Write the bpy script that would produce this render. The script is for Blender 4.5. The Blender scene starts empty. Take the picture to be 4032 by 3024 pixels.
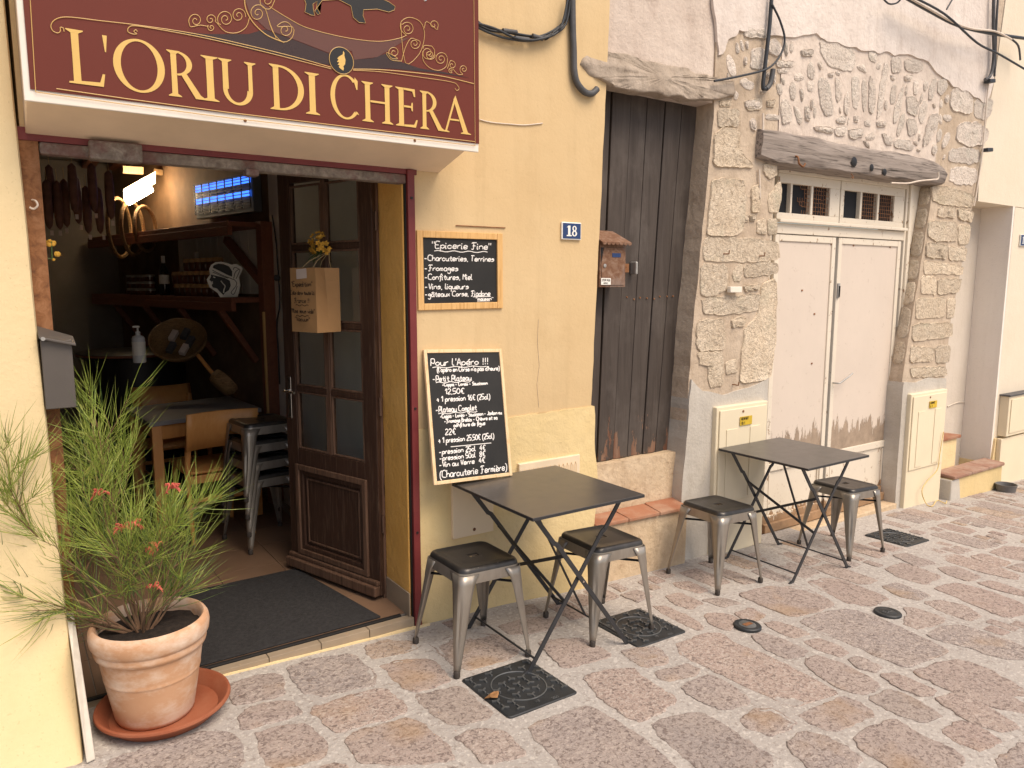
import bpy, bmesh, math, random
from mathutils import Vector, Matrix, noise
random.seed(11)
S = bpy.context.scene
COL = S.collection
V = Vector

# ------------------------------------------------------------------ camera
PW, PH, FPX = 4032.0, 3024.0, 2950.0
YAW, PITCH = math.radians(55.8), math.radians(7.66)
CAM = V((0.0, -3.13, 1.6))
FW = V((math.cos(YAW)*math.cos(PITCH), math.sin(YAW)*math.cos(PITCH), -math.sin(PITCH)))
RT = V((math.sin(YAW), -math.cos(YAW), 0.0))
UP = RT.cross(FW)
cd = bpy.data.cameras.new('camera')
cd.sensor_width = 36.0
cd.lens = FPX/PW*36.0
cd.clip_start = 0.05
cd.clip_end = 500.0
cam = bpy.data.objects.new('camera', cd)
COL.objects.link(cam)
m = Matrix((RT, UP, -FW)).transposed().to_4x4()
m.translation = CAM
cam.matrix_world = m
S.camera = cam

# ------------------------------------------------------------------ light
SUN_EL, SUN_AZ = math.radians(56), math.radians(-76)      # azimuth measured from +X towards +Y
sd = V((math.cos(SUN_EL)*math.cos(SUN_AZ), math.cos(SUN_EL)*math.sin(SUN_AZ), math.sin(SUN_EL)))
world = bpy.data.worlds.new('World')
S.world = world
world.use_nodes = True
wn = world.node_tree
wn.nodes.clear()
sky = wn.nodes.new('ShaderNodeTexSky')
sky.sky_type = 'NISHITA'
sky.sun_disc = False
sky.sun_elevation = SUN_EL
sky.sun_rotation = math.pi/2 - SUN_AZ
sky.air_density = 1.0
sky.dust_density = 3.0
sky.ozone_density = 1.0
bg = wn.nodes.new('ShaderNodeBackground')
bg.inputs['Strength'].default_value = 0.118
out = wn.nodes.new('ShaderNodeOutputWorld')
wn.links.new(sky.outputs[0], bg.inputs['Color'])
wn.links.new(bg.outputs[0], out.inputs['Surface'])
sl = bpy.data.lights.new('sun', 'SUN')
sl.energy = 2.15
sl.angle = math.radians(38)
sl.color = (1.0, 0.9, 0.76)
sun = bpy.data.objects.new('sun', sl)
COL.objects.link(sun)
sun.rotation_euler = sd.to_track_quat('Z', 'Y').to_euler()
sun.location = sd*20

vs = S.view_settings
vs.view_transform = 'Standard'
vs.look = 'None'
vs.gamma = 1.0
vs.exposure = 0.53
vs.use_curve_mapping = False
vs.use_white_balance = True
vs.white_balance_temperature = 6900
vs.white_balance_tint = 12
cy = S.cycles
cy.use_denoising = True
cy.max_bounces = 7
cy.diffuse_bounces = 5
cy.glossy_bounces = 3
cy.transmission_bounces = 4
cy.transparent_max_bounces = 6
cy.sample_clamp_indirect = 6.0
cy.caustics_reflective = False
cy.caustics_refractive = False

# ------------------------------------------------------------------ points: a line of sight met with a real plane
SLOPE = 0.037                                   # the street falls gently towards the right
def ray(x, y):
    return FW*FPX + RT*(x-PW/2) - UP*(y-PH/2)
def plane_hit(x, y, n, c):
    d = ray(x, y)
    return CAM + d*((c - n.dot(CAM))/n.dot(d))
def wp(x, y, Y=0.0):                            # on a plane parallel to the facades
    return plane_hit(x, y, V((0, 1, 0)), Y)
def gp(x, y, h=0.0):                            # on the street
    return plane_hit(x, y, V((SLOPE, 0, 1)), h)
def zp(x, y, z):
    return plane_hit(x, y, V((0, 0, 1)), z)
def gz(x):
    return -SLOPE*x
K = PW/2212.0
def dw(x, y, Y=0.0):
    return wp(x*K, y*K, Y)

# ------------------------------------------------------------------ mesh helpers
TM = {}
ROOTS = []
class MB:
    def __init__(s):
        s.v = []; s.f = []
    def add(s, vs_, fs_):
        b = len(s.v)
        s.v += [V(p) for p in vs_]
        s.f += [tuple(b+i for i in f) for f in fs_]
        return s
    def box(s, x0, x1, y0, y1, z0, z1):
        return s.add([(x0,y0,z0),(x1,y0,z0),(x1,y1,z0),(x0,y1,z0),(x0,y0,z1),(x1,y0,z1),(x1,y1,z1),(x0,y1,z1)],
                     [(0,3,2,1),(4,5,6,7),(0,1,5,4),(1,2,6,5),(2,3,7,6),(3,0,4,7)])
    def obox(s, c, ax, ay, az):                 # centre and three half vectors
        c = V(c); ax = V(ax); ay = V(ay); az = V(az)
        p = [c+ax*i+ay*j+az*k for k in (-1,1) for j in (-1,1) for i in (-1,1)]
        return s.add(p, [(0,2,3,1),(4,5,7,6),(0,1,5,4),(1,3,7,5),(3,2,6,7),(2,0,4,6)])
    def bar(s, p0, p1, w, t, side=(0,0,1)):
        p0 = V(p0); p1 = V(p1); d = (p1-p0); L = d.length; d.normalize()
        sd_ = V(side); sd_ = (sd_ - d*sd_.dot(d))
        if sd_.length < 1e-5: sd_ = d.orthogonal()
        sd_.normalize(); n = d.cross(sd_)
        return s.obox((p0+p1)/2, d*L/2, sd_*w/2, n*t/2)
    def tube(s, pts, r, n=6, cap=True, flat=None, closed=False):
        pts = [V(p) for p in pts]
        m_ = len(pts); rr = r if isinstance(r, (list, tuple)) else [r]*m_
        b = len(s.v); prev = None
        for i, p in enumerate(pts):
            if closed: t = pts[(i+1) % m_]-pts[i-1]
            else: t = pts[min(i+1, m_-1)]-pts[max(i-1, 0)]
            if t.length < 1e-9: t = V((0,0,1))
            t.normalize()
            if flat is not None:
                a = V(flat).cross(t)
                if a.length < 1e-6: a = t.orthogonal()
                a.normalize(); c = V(flat)*0.45
            else:
                if prev is None: a = t.orthogonal().normalized()
                else:
                    a = prev - t*prev.dot(t)
                    a = a.normalized() if a.length > 1e-6 else t.orthogonal().normalized()
                prev = a; c = t.cross(a)
            for k in range(n):
                g = 2*math.pi*k/n
                s.v.append(p + a*(math.cos(g)*rr[i]) + c*(math.sin(g)*rr[i]))
        for i in range(m_ if closed else m_-1):
            for k in range(n):
                q = b+i*n; q2 = b+((i+1) % m_)*n
                s.f.append((q+k, q+(k+1) % n, q2+(k+1) % n, q2+k))
        if cap and not closed:
            s.f.append(tuple(b+k for k in range(n))[::-1])
            s.f.append(tuple(b+(m_-1)*n+k for k in range(n)))
        return s
    def lathe(s, prof, c=(0,0,0), n=32, ax=None, cap=(True, True)):
        c = V(c); b = len(s.v)
        if ax is None: ex, ey, ez = V((1,0,0)), V((0,1,0)), V((0,0,1))
        else:
            ez = V(ax).normalized(); ex = ez.orthogonal().normalized(); ey = ez.cross(ex)
        for r, z in prof:
            for k in range(n):
                g = 2*math.pi*k/n
                s.v.append(c + ex*(r*math.cos(g)) + ey*(r*math.sin(g)) + ez*z)
        for i in range(len(prof)-1):
            for k in range(n):
                q = b+i*n
                s.f.append((q+k, q+(k+1) % n, q+n+(k+1) % n, q+n+k))
        if cap[0]: s.f.append(tuple(b+k for k in range(n))[::-1])
        if cap[1]: s.f.append(tuple(b+(len(prof)-1)*n+k for k in range(n)))
        return s
    def prism(s, poly, vec):
        n = len(poly); vec = V(vec); b = len(s.v)
        s.v += [V(p) for p in poly] + [V(p)+vec for p in poly]
        s.f.append(tuple(b+i for i in range(n)))
        s.f.append(tuple(b+n+i for i in range(n))[::-1])
        for i in range(n):
            j = (i+1) % n
            s.f.append((b+i, b+n+i, b+n+j, b+j))
        return s
    def loops(s, L, cap0=False, cap1=False):
        b = len(s.v); n = len(L[0])
        for l in L: s.v += [V(p) for p in l]
        for i in range(len(L)-1):
            for k in range(n):
                q = b+i*n
                s.f.append((q+k, q+(k+1) % n, q+n+(k+1) % n, q+n+k))
        if cap0: s.f.append(tuple(b+k for k in range(n))[::-1])
        if cap1: s.f.append(tuple(b+(len(L)-1)*n+k for k in range(n)))
        return s
    def ball(s, c, r, n=8, m_=5, sq=(1,1,1)):
        c = V(c); prof = []
        L = []
        for i in range(1, m_):
            th = math.pi*i/m_
            L.append([c+V((math.sin(th)*math.cos(2*math.pi*k/n)*r*sq[0], math.sin(th)*math.sin(2*math.pi*k/n)*r*sq[1], -math.cos(th)*r*sq[2])) for k in range(n)])
        return s.loops(L, True, True)
    def build(s, name, mat=None, parent=None, local=False, smooth=None, bevel=0.0, fix=True, seg=2):
        me = bpy.data.meshes.new(name)
        vv = s.v
        o = bpy.data.objects.new(name, me)
        if parent is not None:
            T = TM[parent.name]
            if not local:
                I = T.inverted(); vv = [I @ p for p in vv]
            o.parent = parent
            TM[o.name] = T
        else:
            if not local:
                xs = [p.x for p in vv]; ys = [p.y for p in vv]; zs = [p.z for p in vv]
                c = V(((min(xs)+max(xs))/2, (min(ys)+max(ys))/2, min(zs)))
                vv = [p-c for p in vv]
                o.location = c
                TM[o.name] = Matrix.Translation(c)
            else: TM[o.name] = Matrix.Identity(4)
        me.from_pydata([tuple(p) for p in vv], [], s.f)
        if fix:
            bm = bmesh.new(); bm.from_mesh(me)
            bmesh.ops.recalc_face_normals(bm, faces=bm.faces)
            bm.to_mesh(me); bm.free()
        if smooth is not None:
            me.polygons.foreach_set('use_smooth', [True]*len(me.polygons))
            if smooth < 179: me.set_sharp_from_angle(angle=math.radians(smooth))
        if mat is not None: me.materials.append(mat)
        COL.objects.link(o)
        if bevel:
            bv = o.modifiers.new('bevel', 'BEVEL'); bv.width = bevel; bv.segments = seg; bv.limit_method = 'ANGLE'
            bv.harden_normals = False
        return o
def tag(o, label, cat, group=None):
    o['label'] = label; o['category'] = cat
    if group: o['group'] = group
    return o
def struct(o):
    o['kind'] = 'structure'; return o
def thing(name, label, cat, loc=(0,0,0), rotz=0.0, group=None):
    o = bpy.data.objects.new(name, None)
    o.empty_display_size = 0.1
    COL.objects.link(o)
    o.location = loc; o.rotation_euler = (0, 0, rotz)
    TM[o.name] = Matrix.Translation(V(loc)) @ Matrix.Rotation(rotz, 4, 'Z')
    return tag(o, label, cat, group)
def kids(o):
    return [c for c in bpy.data.objects if c.parent == o]
def copy_tree(o, loc=None, rotz=None, label=None, parent=None):
    c = o.copy(); COL.objects.link(c)
    if parent is not None: c.parent = parent
    if loc is not None: c.location = loc
    if rotz is not None: c.rotation_euler = (0, 0, rotz)
    if label: c['label'] = label
    for ch in kids(o):
        copy_tree(ch, parent=c)
    TM[c.name] = TM[o.name]
    return c
def spline(pts, per=6, closed=False):
    P = [V(p) if len(p) == 3 else V((p[0], p[1], 0)) for p in pts]
    n = len(P); res = []
    rng = range(n) if closed else range(n-1)
    for i in rng:
        if closed: p0, p1, p2, p3 = P[i-1], P[i], P[(i+1) % n], P[(i+2) % n]
        else: p0, p1, p2, p3 = P[max(i-1,0)], P[i], P[i+1], P[min(i+2,n-1)]
        for k in range(per):
            t = k/per
            res.append(0.5*((2*p1)+(p2-p0)*t+(2*p0-5*p1+4*p2-p3)*t*t+(3*p1-p0-3*p2+p3)*t**3))
    if not closed: res.append(P[-1])
    return res
def rough_edge(poly, step=0.06, amp=0.008, seed=0.0, nrm=None):
    """outline broken into short irregular steps"""
    res = []; n = len(poly)
    for i in range(n):
        a = V(poly[i]); b = V(poly[(i+1) % n]); d = b-a
        k = max(1, int(d.length/step))
        for j in range(k):
            p = a+d*(j/k)
            q = p*9.0+V((seed, seed*.7, 0))
            off = V((noise.noise(q), 0, noise.noise(q+V((7,3,1)))))*amp
            res.append(p+off)
    return res
def stone_mesh(mb, poly, nrm, h, seed, jit=0.006, n=30, dome=1.0, edge=0.012, cutf=0.17):
    """a rounded, uneven stone on an outline of 3-D points; nrm points out of the surface"""
    nrm = V(nrm).normalized()
    pts = [V(p) for p in poly]
    cut = []
    for i in range(len(pts)):
        a, b = pts[i], pts[(i+1) % len(pts)]
        cut += [a.lerp(b, cutf), a.lerp(b, 1-cutf)]
    tot = sum((cut[i]-cut[i-1]).length for i in range(len(cut)))
    out_ = []; acc = 0.0; stp = tot/n
    for i in range(len(cut)):
        a, b = cut[i], cut[(i+1) % len(cut)]; L_ = (b-a).length; t_ = acc
        while t_ < L_:
            out_.append(a.lerp(b, t_/max(1e-9, L_))); t_ += stp
        acc = t_-L_
    c = sum(out_, V((0,0,0)))/len(out_)
    t1 = nrm.orthogonal().normalized(); t2 = nrm.cross(t1)
    sz = sum((p-c).length for p in out_)/len(out_)
    jit = min(jit, sz*0.09)
    o2 = []
    for p in out_:
        q = p*26+V((seed*3.1, seed*1.7, seed))
        o2.append(p + t1*((noise.noise(q)+0.6*noise.noise(q*3.3))*jit) + t2*((noise.noise(q+V((5,9,2)))+0.6*noise.noise(q*3.3+V((2,4,8))))*jit))
    e = min(edge, sz*0.22)
    def ring(d, hh, am):
        R = []
        for p in o2:
            to = c-p; L = to.length
            f = min(0.97, d/L) if L > 1e-6 else 0
            pp = p+to*f
            q = pp*14+V((seed*2.3, seed, seed*.4))
            R.append(pp + nrm*(hh + noise.noise(q)*am + noise.noise(q*3.1)*am*0.45))
        return R
    L = [ring(0, -0.012, 0), ring(0, h*0.35, h*0.1), ring(e*0.5, h*0.85, h*0.2), ring(e*1.6, h*dome, h*0.35),
         ring(sz*0.45, h*(1+.12*dome), h*0.45), ring(sz*0.75, h*(1+.15*dome), h*0.45)]
    b = len(mb.v)
    mb.loops(L)
    ctr = len(mb.v); mb.v.append(c+nrm*h*(1.0+.15*dome))
    nn = len(o2); last = b+5*nn
    for k in range(nn): mb.f.append((last+k, last+(k+1) % nn, ctr))
    return mb

# ------------------------------------------------------------------ materials
class NT:
    def __init__(s, name):
        s.m = bpy.data.materials.new(name); s.m.use_nodes = True
        s.t = s.m.node_tree; s.t.nodes.clear()
        s.out = s.n('ShaderNodeOutputMaterial'); s.b = s.n('ShaderNodeBsdfPrincipled')
        s.l(s.b.outputs[0], s.out.inputs[0])
        tc = s.n('ShaderNodeTexCoord'); s.obj = tc.outputs['Object']; s.gen = tc.outputs['Generated']
        s.oi = s.n('ShaderNodeObjectInfo')
        s.geo = s.n('ShaderNodeNewGeometry')
    def n(s, k): return s.t.nodes.new(k)
    def l(s, a, b): s.t.links.new(a, b)
    def put(s, inp, v):
        if hasattr(v, 'is_output') or isinstance(v, bpy.types.NodeSocket): s.l(v, inp)
        elif isinstance(v, (tuple, list)) and len(v) == 3 and inp.type == 'RGBA': inp.default_value = (*v, 1)
        else: inp.default_value = v
    def vec(s, scale=(1,1,1), rnd=False, src=None):
        mp = s.n('ShaderNodeMapping'); s.l(src or s.obj, mp.inputs[0]); mp.inputs['Scale'].default_value = scale
        if rnd:
            mm = s.math('MULTIPLY', s.oi.outputs['Random'], 37.0)
            cx = s.n('ShaderNodeCombineXYZ')
            for i in range(3): s.l(mm, cx.inputs[i])
            s.l(cx.outputs[0], mp.inputs['Location'])
        return mp.outputs[0]
    def noise(s, scale, detail=4, rough=0.55, vec=None, dist=0.0):
        x = s.n('ShaderNodeTexNoise'); s.put(x.inputs['Vector'], vec or s.obj)
        x.inputs['Scale'].default_value = scale; x.inputs['Detail'].default_value = detail
        x.inputs['Roughness'].default_value = rough; x.inputs['Distortion'].default_value = dist
        return x.outputs[0]
    def voro(s, scale, vec=None, feat='F1', out_='Distance', rand=1.0):
        x = s.n('ShaderNodeTexVoronoi'); x.feature = feat
        s.put(x.inputs['Vector'], vec or s.obj); x.inputs['Scale'].default_value = scale
        x.inputs['Randomness'].default_value = rand
        return x.outputs[out_]
    def ramp(s, fac, stops, interp='LINEAR'):
        r = s.n('ShaderNodeValToRGB'); s.l(fac, r.inputs[0]); cr = r.color_ramp; cr.interpolation = interp
        while len(cr.elements) < len(stops): cr.elements.new(0.5)
        for e, (p, c) in zip(cr.elements, stops):
            e.position = p
            e.color = (c, c, c, 1) if isinstance(c, (int, float)) else (*c, 1)
        return r.outputs[0]
    def mix(s, fac, a, b, mode='MIX'):
        x = s.n('ShaderNodeMix'); x.data_type = 'RGBA'; x.blend_type = mode
        s.put(x.inputs[0], fac); s.put(x.inputs[6], a); s.put(x.inputs[7], b)
        return x.outputs[2]
    def math(s, op, a, b=0.0, clamp=False):
        x = s.n('ShaderNodeMath'); x.operation = op; x.use_clamp = clamp
        s.put(x.inputs[0], a); s.put(x.inputs[1], b)
        return x.outputs[0]
    def sep(s, vec):
        x = s.n('ShaderNodeSeparateXYZ'); s.l(vec, x.inputs[0]); return x.outputs
    def bump(s, h, strength=0.3, dist=0.01, prev=None):
        x = s.n('ShaderNodeBump'); s.l(h, x.inputs['Height'])
        x.inputs['Strength'].default_value = strength; x.inputs['Distance'].default_value = dist
        if prev is not None: s.l(prev, x.inputs['Normal'])
        return x.outputs[0]
    def fin(s, col, rough=0.8, metal=0.0, nrm=None, spec=0.4, **kw):
        s.put(s.b.inputs['Base Color'], col); s.put(s.b.inputs['Roughness'], rough); s.put(s.b.inputs['Metallic'], metal)
        s.b.inputs['Specular IOR Level'].default_value = spec
        if nrm is not None: s.l(nrm, s.b.inputs['Normal'])
        for k, v in kw.items(): s.put(s.b.inputs[k.replace('_', ' ')], v)
        return s.m
def shade(c, f): return tuple(min(1, x*f) for x in c)
def simple(name, col, rough=0.6, metal=0.0, var=0.15, scale=8.0, bump=0.15, bs=60.0, spec=0.4, rnd=False, rvar=0.0, stretch=(1,1,1), **kw):
    t = NT(name)
    v = t.vec(stretch, rnd)
    f = t.noise(scale, 5, 0.6, v)
    c = t.mix(t.ramp(f, [(0.3, 0), (0.7, 1)]), shade(col, 1-var), shade(col, 1+var))
    if rvar:
        r = t.math('MULTIPLY_ADD', t.oi.outputs['Random'], 2*rvar); t.t.nodes[-1].inputs[2].default_value = 1-rvar
        cc = t.n('ShaderNodeCombineColor')
        for i in range(3): t.l(r, cc.inputs[i])
        c = t.mix(1.0, c, cc.outputs[0], 'MULTIPLY')
    nb = t.bump(t.noise(bs, 4, 0.6, v), bump, 0.004) if bump else None
    ro = t.math('ADD', t.math('MULTIPLY', f, 0.2), rough-0.1, True)
    return t.fin(c, ro, metal, nb, spec, **kw)
def plaster(name, a, b, stain, scale=1.6, stain_amt=0.45, bump=0.5, fine=55.0, rough=0.9):
    t = NT(name)
    big = t.noise(scale, 6, 0.62)
    c = t.mix(t.ramp(big, [(0.32, 0), (0.68, 1)]), a, b)
    mid = t.noise(scale*5.5, 7, 0.7, t.vec((1, 1, 0.6)))
    c = t.mix(t.math('MULTIPLY', t.ramp(mid, [(0.52, 0), (0.75, 1)]), stain_amt), c, stain)
    st_ = t.noise(1.0, 5, 0.65, t.vec((9, 9, 0.55)), 0.3)
    c = t.mix(t.math('MULTIPLY', t.ramp(st_, [(0.5, 0), (0.72, 1)]), 0.38*stain_amt), c, shade(stain, 0.8))
    ch_ = t.ramp(t.noise(2.6, 7, 0.72, None, 0.5), [(0.60, 0), (0.63, 1)])
    c = t.mix(t.math('MULTIPLY', ch_, 0.16*stain_amt), c, shade(b, 1.12))
    sp = t.noise(90, 2, 0.5)
    c = t.mix(t.math('MULTIPLY', t.ramp(sp, [(0.66, 0), (0.72, 1)]), 0.25), c, shade(stain, 0.6))
    h1 = t.bump(t.noise(9, 5, 0.6), bump*0.7, 0.02)
    h2 = t.bump(t.noise(fine, 6, 0.65), bump, 0.006, h1)
    return t.fin(c, rough, 0, h2, 0.2)
MAT = {}
MAT['yellow'] = plaster('yellow_plaster', (0.605, 0.435, 0.235), (0.66, 0.495, 0.285), (0.54, 0.38, 0.20), 0.8, 0.55, 0.22)
MAT['dado'] = plaster('yellow_dado', (0.68, 0.515, 0.255), (0.72, 0.57, 0.315), (0.58, 0.44, 0.245), 1.5, 0.35, 0.55, 38)
MAT['pier'] = plaster('pier_plaster', (0.70, 0.55, 0.31), (0.74, 0.60, 0.37), (0.62, 0.47, 0.24), 0.7, 0.25, 0.3)
MAT['reveal'] = plaster('reveal_plaster', (0.66, 0.36, 0.09), (0.72, 0.42, 0.13), (0.5, 0.27, 0.08), 2.5, 0.4, 0.7, 40)
MAT['render_flared'] = plaster('flare_lightened_lime_render', (0.66, 0.575, 0.51), (0.76, 0.685, 0.62), (0.54, 0.445, 0.38), 1.6, 0.65, 0.8, 30)  # the pink lime render again, lightened: lens flare put into its colour
MAT['cream'] = plaster('cream_plaster', (0.72, 0.625, 0.485), (0.76, 0.67, 0.535), (0.68, 0.57, 0.42), 1.0, 0.2, 0.3)
MAT['cream_low'] = plaster('cream_dado', (0.74, 0.57, 0.31), (0.79, 0.63, 0.37), (0.6, 0.46, 0.25), 2.0, 0.4, 0.5)
MAT['alcove'] = plaster('alcove_plaster', (0.60, 0.53, 0.445), (0.66, 0.59, 0.51), (0.53, 0.45, 0.36), 1.3, 0.4, 0.3)
MAT['render'] = plaster('pink_lime_render', (0.53, 0.435, 0.365), (0.66, 0.565, 0.485), (0.40, 0.31, 0.255), 1.4, 0.8, 0.9, 30)
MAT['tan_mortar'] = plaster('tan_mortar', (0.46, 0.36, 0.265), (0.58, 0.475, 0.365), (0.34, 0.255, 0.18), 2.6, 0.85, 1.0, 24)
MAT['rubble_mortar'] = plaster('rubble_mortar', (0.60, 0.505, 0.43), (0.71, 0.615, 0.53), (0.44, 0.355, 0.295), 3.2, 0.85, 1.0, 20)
MAT['cement'] = plaster('grey_cement', (0.47, 0.43, 0.37), (0.56, 0.52, 0.46), (0.38, 0.33, 0.27), 2.0, 0.5, 0.5)
MAT['roughbase'] = plaster('rough_base_render', (0.52, 0.38, 0.24), (0.62, 0.49, 0.34), (0.36, 0.24, 0.15), 4.0, 0.8, 1.0, 26)
MAT['head'] = plaster('crumbling_head_render', (0.34, 0.275, 0.215), (0.44, 0.365, 0.295), (0.22, 0.175, 0.135), 5.0, 0.85, 1.0, 24)
MAT['alcove_side'] = plaster('pale_alcove_plaster', (0.80, 0.73, 0.65), (0.84, 0.78, 0.70), (0.70, 0.62, 0.53), 1.3, 0.3, 0.3)
def stone_mat(name, a, b, dark, rnd=0.12, pit=1.0, lichen=None, grey=0.28):
    t = NT(name); v = t.vec((1,1,1), True)
    c = t.mix(t.ramp(t.noise(7, 5, 0.6, v), [(0.3, 0), (0.7, 1)]), a, b)
    r = t.math('MULTIPLY_ADD', t.oi.outputs['Random'], 2*rnd); t.t.nodes[-1].inputs[2].default_value = 1-rnd
    cc = t.n('ShaderNodeCombineColor')
    for i in range(3): t.l(r, cc.inputs[i])
    c = t.mix(1.0, c, cc.outputs[0], 'MULTIPLY')
    c = t.mix(t.math('MULTIPLY', t.math('FRACT', t.math('MULTIPLY', t.oi.outputs['Random'], 7.31)), grey), c, (0.47, 0.42, 0.36))
    pv = t.noise(48, 5, 0.7, v, 0.6)
    c = t.mix(t.math('MULTIPLY', t.ramp(pv, [(0.5, 0), (0.66, 1)]), 0.7), c, dark)
    if lichen: c = t.mix(t.math('MULTIPLY', t.ramp(t.noise(5, 4, 0.6, v), [(0.56, 0), (0.7, 1)]), 0.55), c, lichen)
    h = t.bump(t.noise(16, 4, 0.6, v), 0.6, 0.02)
    pin = t.math('SUBTRACT', 1.0, pv)
    h = t.bump(pin, pit, 0.02, h)
    return t.fin(c, 0.92, 0, h, 0.2)
MAT['lime'] = stone_mat('limestone', (0.66, 0.53, 0.385), (0.76, 0.64, 0.49), (0.36, 0.265, 0.18), 0.13, 1.0, (0.52, 0.47, 0.35))
MAT['rubble'] = stone_mat('rubble_stone', (0.67, 0.58, 0.495), (0.78, 0.69, 0.60), (0.44, 0.36, 0.295), 0.13, 0.9, (0.56, 0.53, 0.45))
def paving_mat():
    t = NT('granite_paving'); v = t.vec((1,1,1), True)
    rnd = t.ramp(t.oi.outputs['Random'], [(0.0, (0.33, 0.25, 0.22)), (0.25, (0.36, 0.285, 0.245)), (0.45, (0.30, 0.255, 0.235)), (0.68, (0.36, 0.275, 0.235)), (0.86, (0.28, 0.245, 0.23)), (1.0, (0.39, 0.29, 0.21))])
    patch = t.ramp(t.noise(6, 4, 0.6, v), [(0.35, 0), (0.7, 1)])
    c = t.mix(patch, rnd, t.mix(0.35, rnd, (0.44, 0.36, 0.30)))
    fl = t.noise(48, 4, 0.6, t.vec((1, 1.6, 1), True), 1.4)
    sv_ = t.math('ADD', t.math('MULTIPLY', t.math('FRACT', t.math('MULTIPLY', t.oi.outputs['Random'], 5.77)), 0.6), 0.32)
    c = t.mix(t.math('MULTIPLY', t.ramp(fl, [(0.50, 0), (0.57, 1)]), sv_), c, (0.47, 0.40, 0.35))
    dk = t.noise(58, 4, 0.65, v, 1.0)
    c = t.mix(t.math('MULTIPLY', t.ramp(dk, [(0.51, 0), (0.60, 1)]), 0.75), c, (0.135, 0.10, 0.088))
    och = t.ramp(t.noise(3.2, 3, 0.5, v), [(0.6, 0), (0.74, 1)])
    c = t.mix(t.math('MULTIPLY', och, 0.4), c, (0.36, 0.22, 0.10))
    h = t.bump(t.noise(24, 4, 0.65, v), 0.7, 0.012)
    h = t.bump(t.noise(70, 4, 0.65, v, 1.0), 0.7, 0.006, h)
    return t.fin(c, 0.82, 0, h, 0.3)
MAT['paving'] = paving_mat()
def mortar_mat():
    t = NT('street_mortar')
    c = t.mix(t.ramp(t.noise(1.3, 5, 0.6), [(0.3, 0), (0.7, 1)]), (0.37, 0.335, 0.305), (0.445, 0.41, 0.375))
    g = t.noise(44, 4, 0.7)
    c = t.mix(t.math('MULTIPLY', t.ramp(g, [(0.53, 0), (0.64, 1)]), 0.7), c, (0.25, 0.215, 0.19))
    w = t.noise(60, 3, 0.6, t.vec((1,1,1)))
    c = t.mix(t.math('MULTIPLY', t.ramp(w, [(0.55, 0), (0.63, 1)]), 0.6), c, (0.60, 0.56, 0.51))
    h = t.bump(t.noise(14, 5, 0.65), 0.5, 0.015)
    h = t.bump(t.noise(85, 4, 0.7), 0.8, 0.005, h)
    return t.fin(c, 0.93, 0, h, 0.2)
MAT['mortar'] = mortar_mat()
def wood(name, a, b, dark=None, scale=3.0, axis='z', rough=0.6, bump=0.25, dens=18, rnd=True):
    t = NT(name)
    st = {'z': (1, 1, 0.06), 'x': (0.06, 1, 1), 'y': (1, 0.06, 1)}[axis]
    v = t.vec(st, rnd)
    g = t.noise(dens*2, 6, 0.65, v, 0.8)
    c = t.mix(t.ramp(g, [(0.3, 0), (0.7, 1)]), a, b)
    if dark: c = t.mix(t.math('MULTIPLY', t.ramp(t.noise(dens*5, 3, 0.6, v, 0.5), [(0.52, 0), (0.66, 1)]), 0.8), c, dark)
    return t.fin(c, rough, 0, t.bump(g, bump, 0.008), 0.35)
MAT['pine'] = wood('pine_frame', (0.62, 0.36, 0.13), (0.72, 0.45, 0.19), (0.5, 0.26, 0.08), axis='z')
MAT['pine_light'] = wood('light_pine_frame', (0.74, 0.52, 0.29), (0.80, 0.60, 0.37), (0.66, 0.42, 0.2), axis='z')
MAT['beech'] = wood('beech', (0.58, 0.255, 0.075), (0.66, 0.32, 0.105), None, rough=0.4, bump=0.05)
MAT['door_brown'] = wood('brown_door_paint', (0.045, 0.022, 0.014), (0.06, 0.03, 0.02), (0.10, 0.06, 0.04), rough=0.5)
MAT['door_edge'] = wood('worn_brown_moulding', (0.09, 0.045, 0.028), (0.17, 0.10, 0.065), (0.05, 0.03, 0.02), rough=0.6)
MAT['shelf_wood'] = wood('red_brown_shelf', (0.20, 0.07, 0.04), (0.27, 0.10, 0.055), None, axis='y')
MAT['beam'] = wood('weathered_beam', (0.20, 0.165, 0.14), (0.38, 0.325, 0.285), (0.06, 0.048, 0.04), axis='x', rough=0.9, bump=1.0, dens=11)
def plank_mat():
    t = NT('worn_dark_planks'); v = t.vec((1, 1, 0.07), True)
    g = t.noise(26, 6, 0.65, v, 0.6)
    c = t.mix(t.ramp(g, [(0.3, 0), (0.7, 1)]), (0.045, 0.034, 0.028), (0.078, 0.062, 0.052))
    p = t.noise(5, 5, 0.65, t.vec((1, 1, 0.5)))
    c = t.mix(t.math('MULTIPLY', t.ramp(p, [(0.5, 0), (0.72, 1)]), 0.6), c, (0.13, 0.11, 0.095))
    z = t.sep(t.obj)[2]
    w = t.math('ADD', t.math('MULTIPLY', t.math('SUBTRACT', 1.04, z), 1.0), t.math('MULTIPLY', t.math('SUBTRACT', t.noise(14, 5, 0.7, t.vec((1, 1, 0.3))), 0.5), 1.9))
    mk = t.ramp(w, [(0.30, 0), (0.36, 1)])
    c = t.mix(t.math('MULTIPLY', mk, 0.85), c, t.mix(t.ramp(t.noise(20, 4, 0.6, v), [(0.4, 0), (0.6, 1)]), (0.16, 0.065, 0.035), (0.24, 0.14, 0.09)))
    return t.fin(c, 0.68, 0, t.bump(t.math('SUBTRACT', g, t.math('MULTIPLY', mk, 0.6)), 0.45, 0.006), 0.35)
MAT['planks'] = plank_mat()
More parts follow.
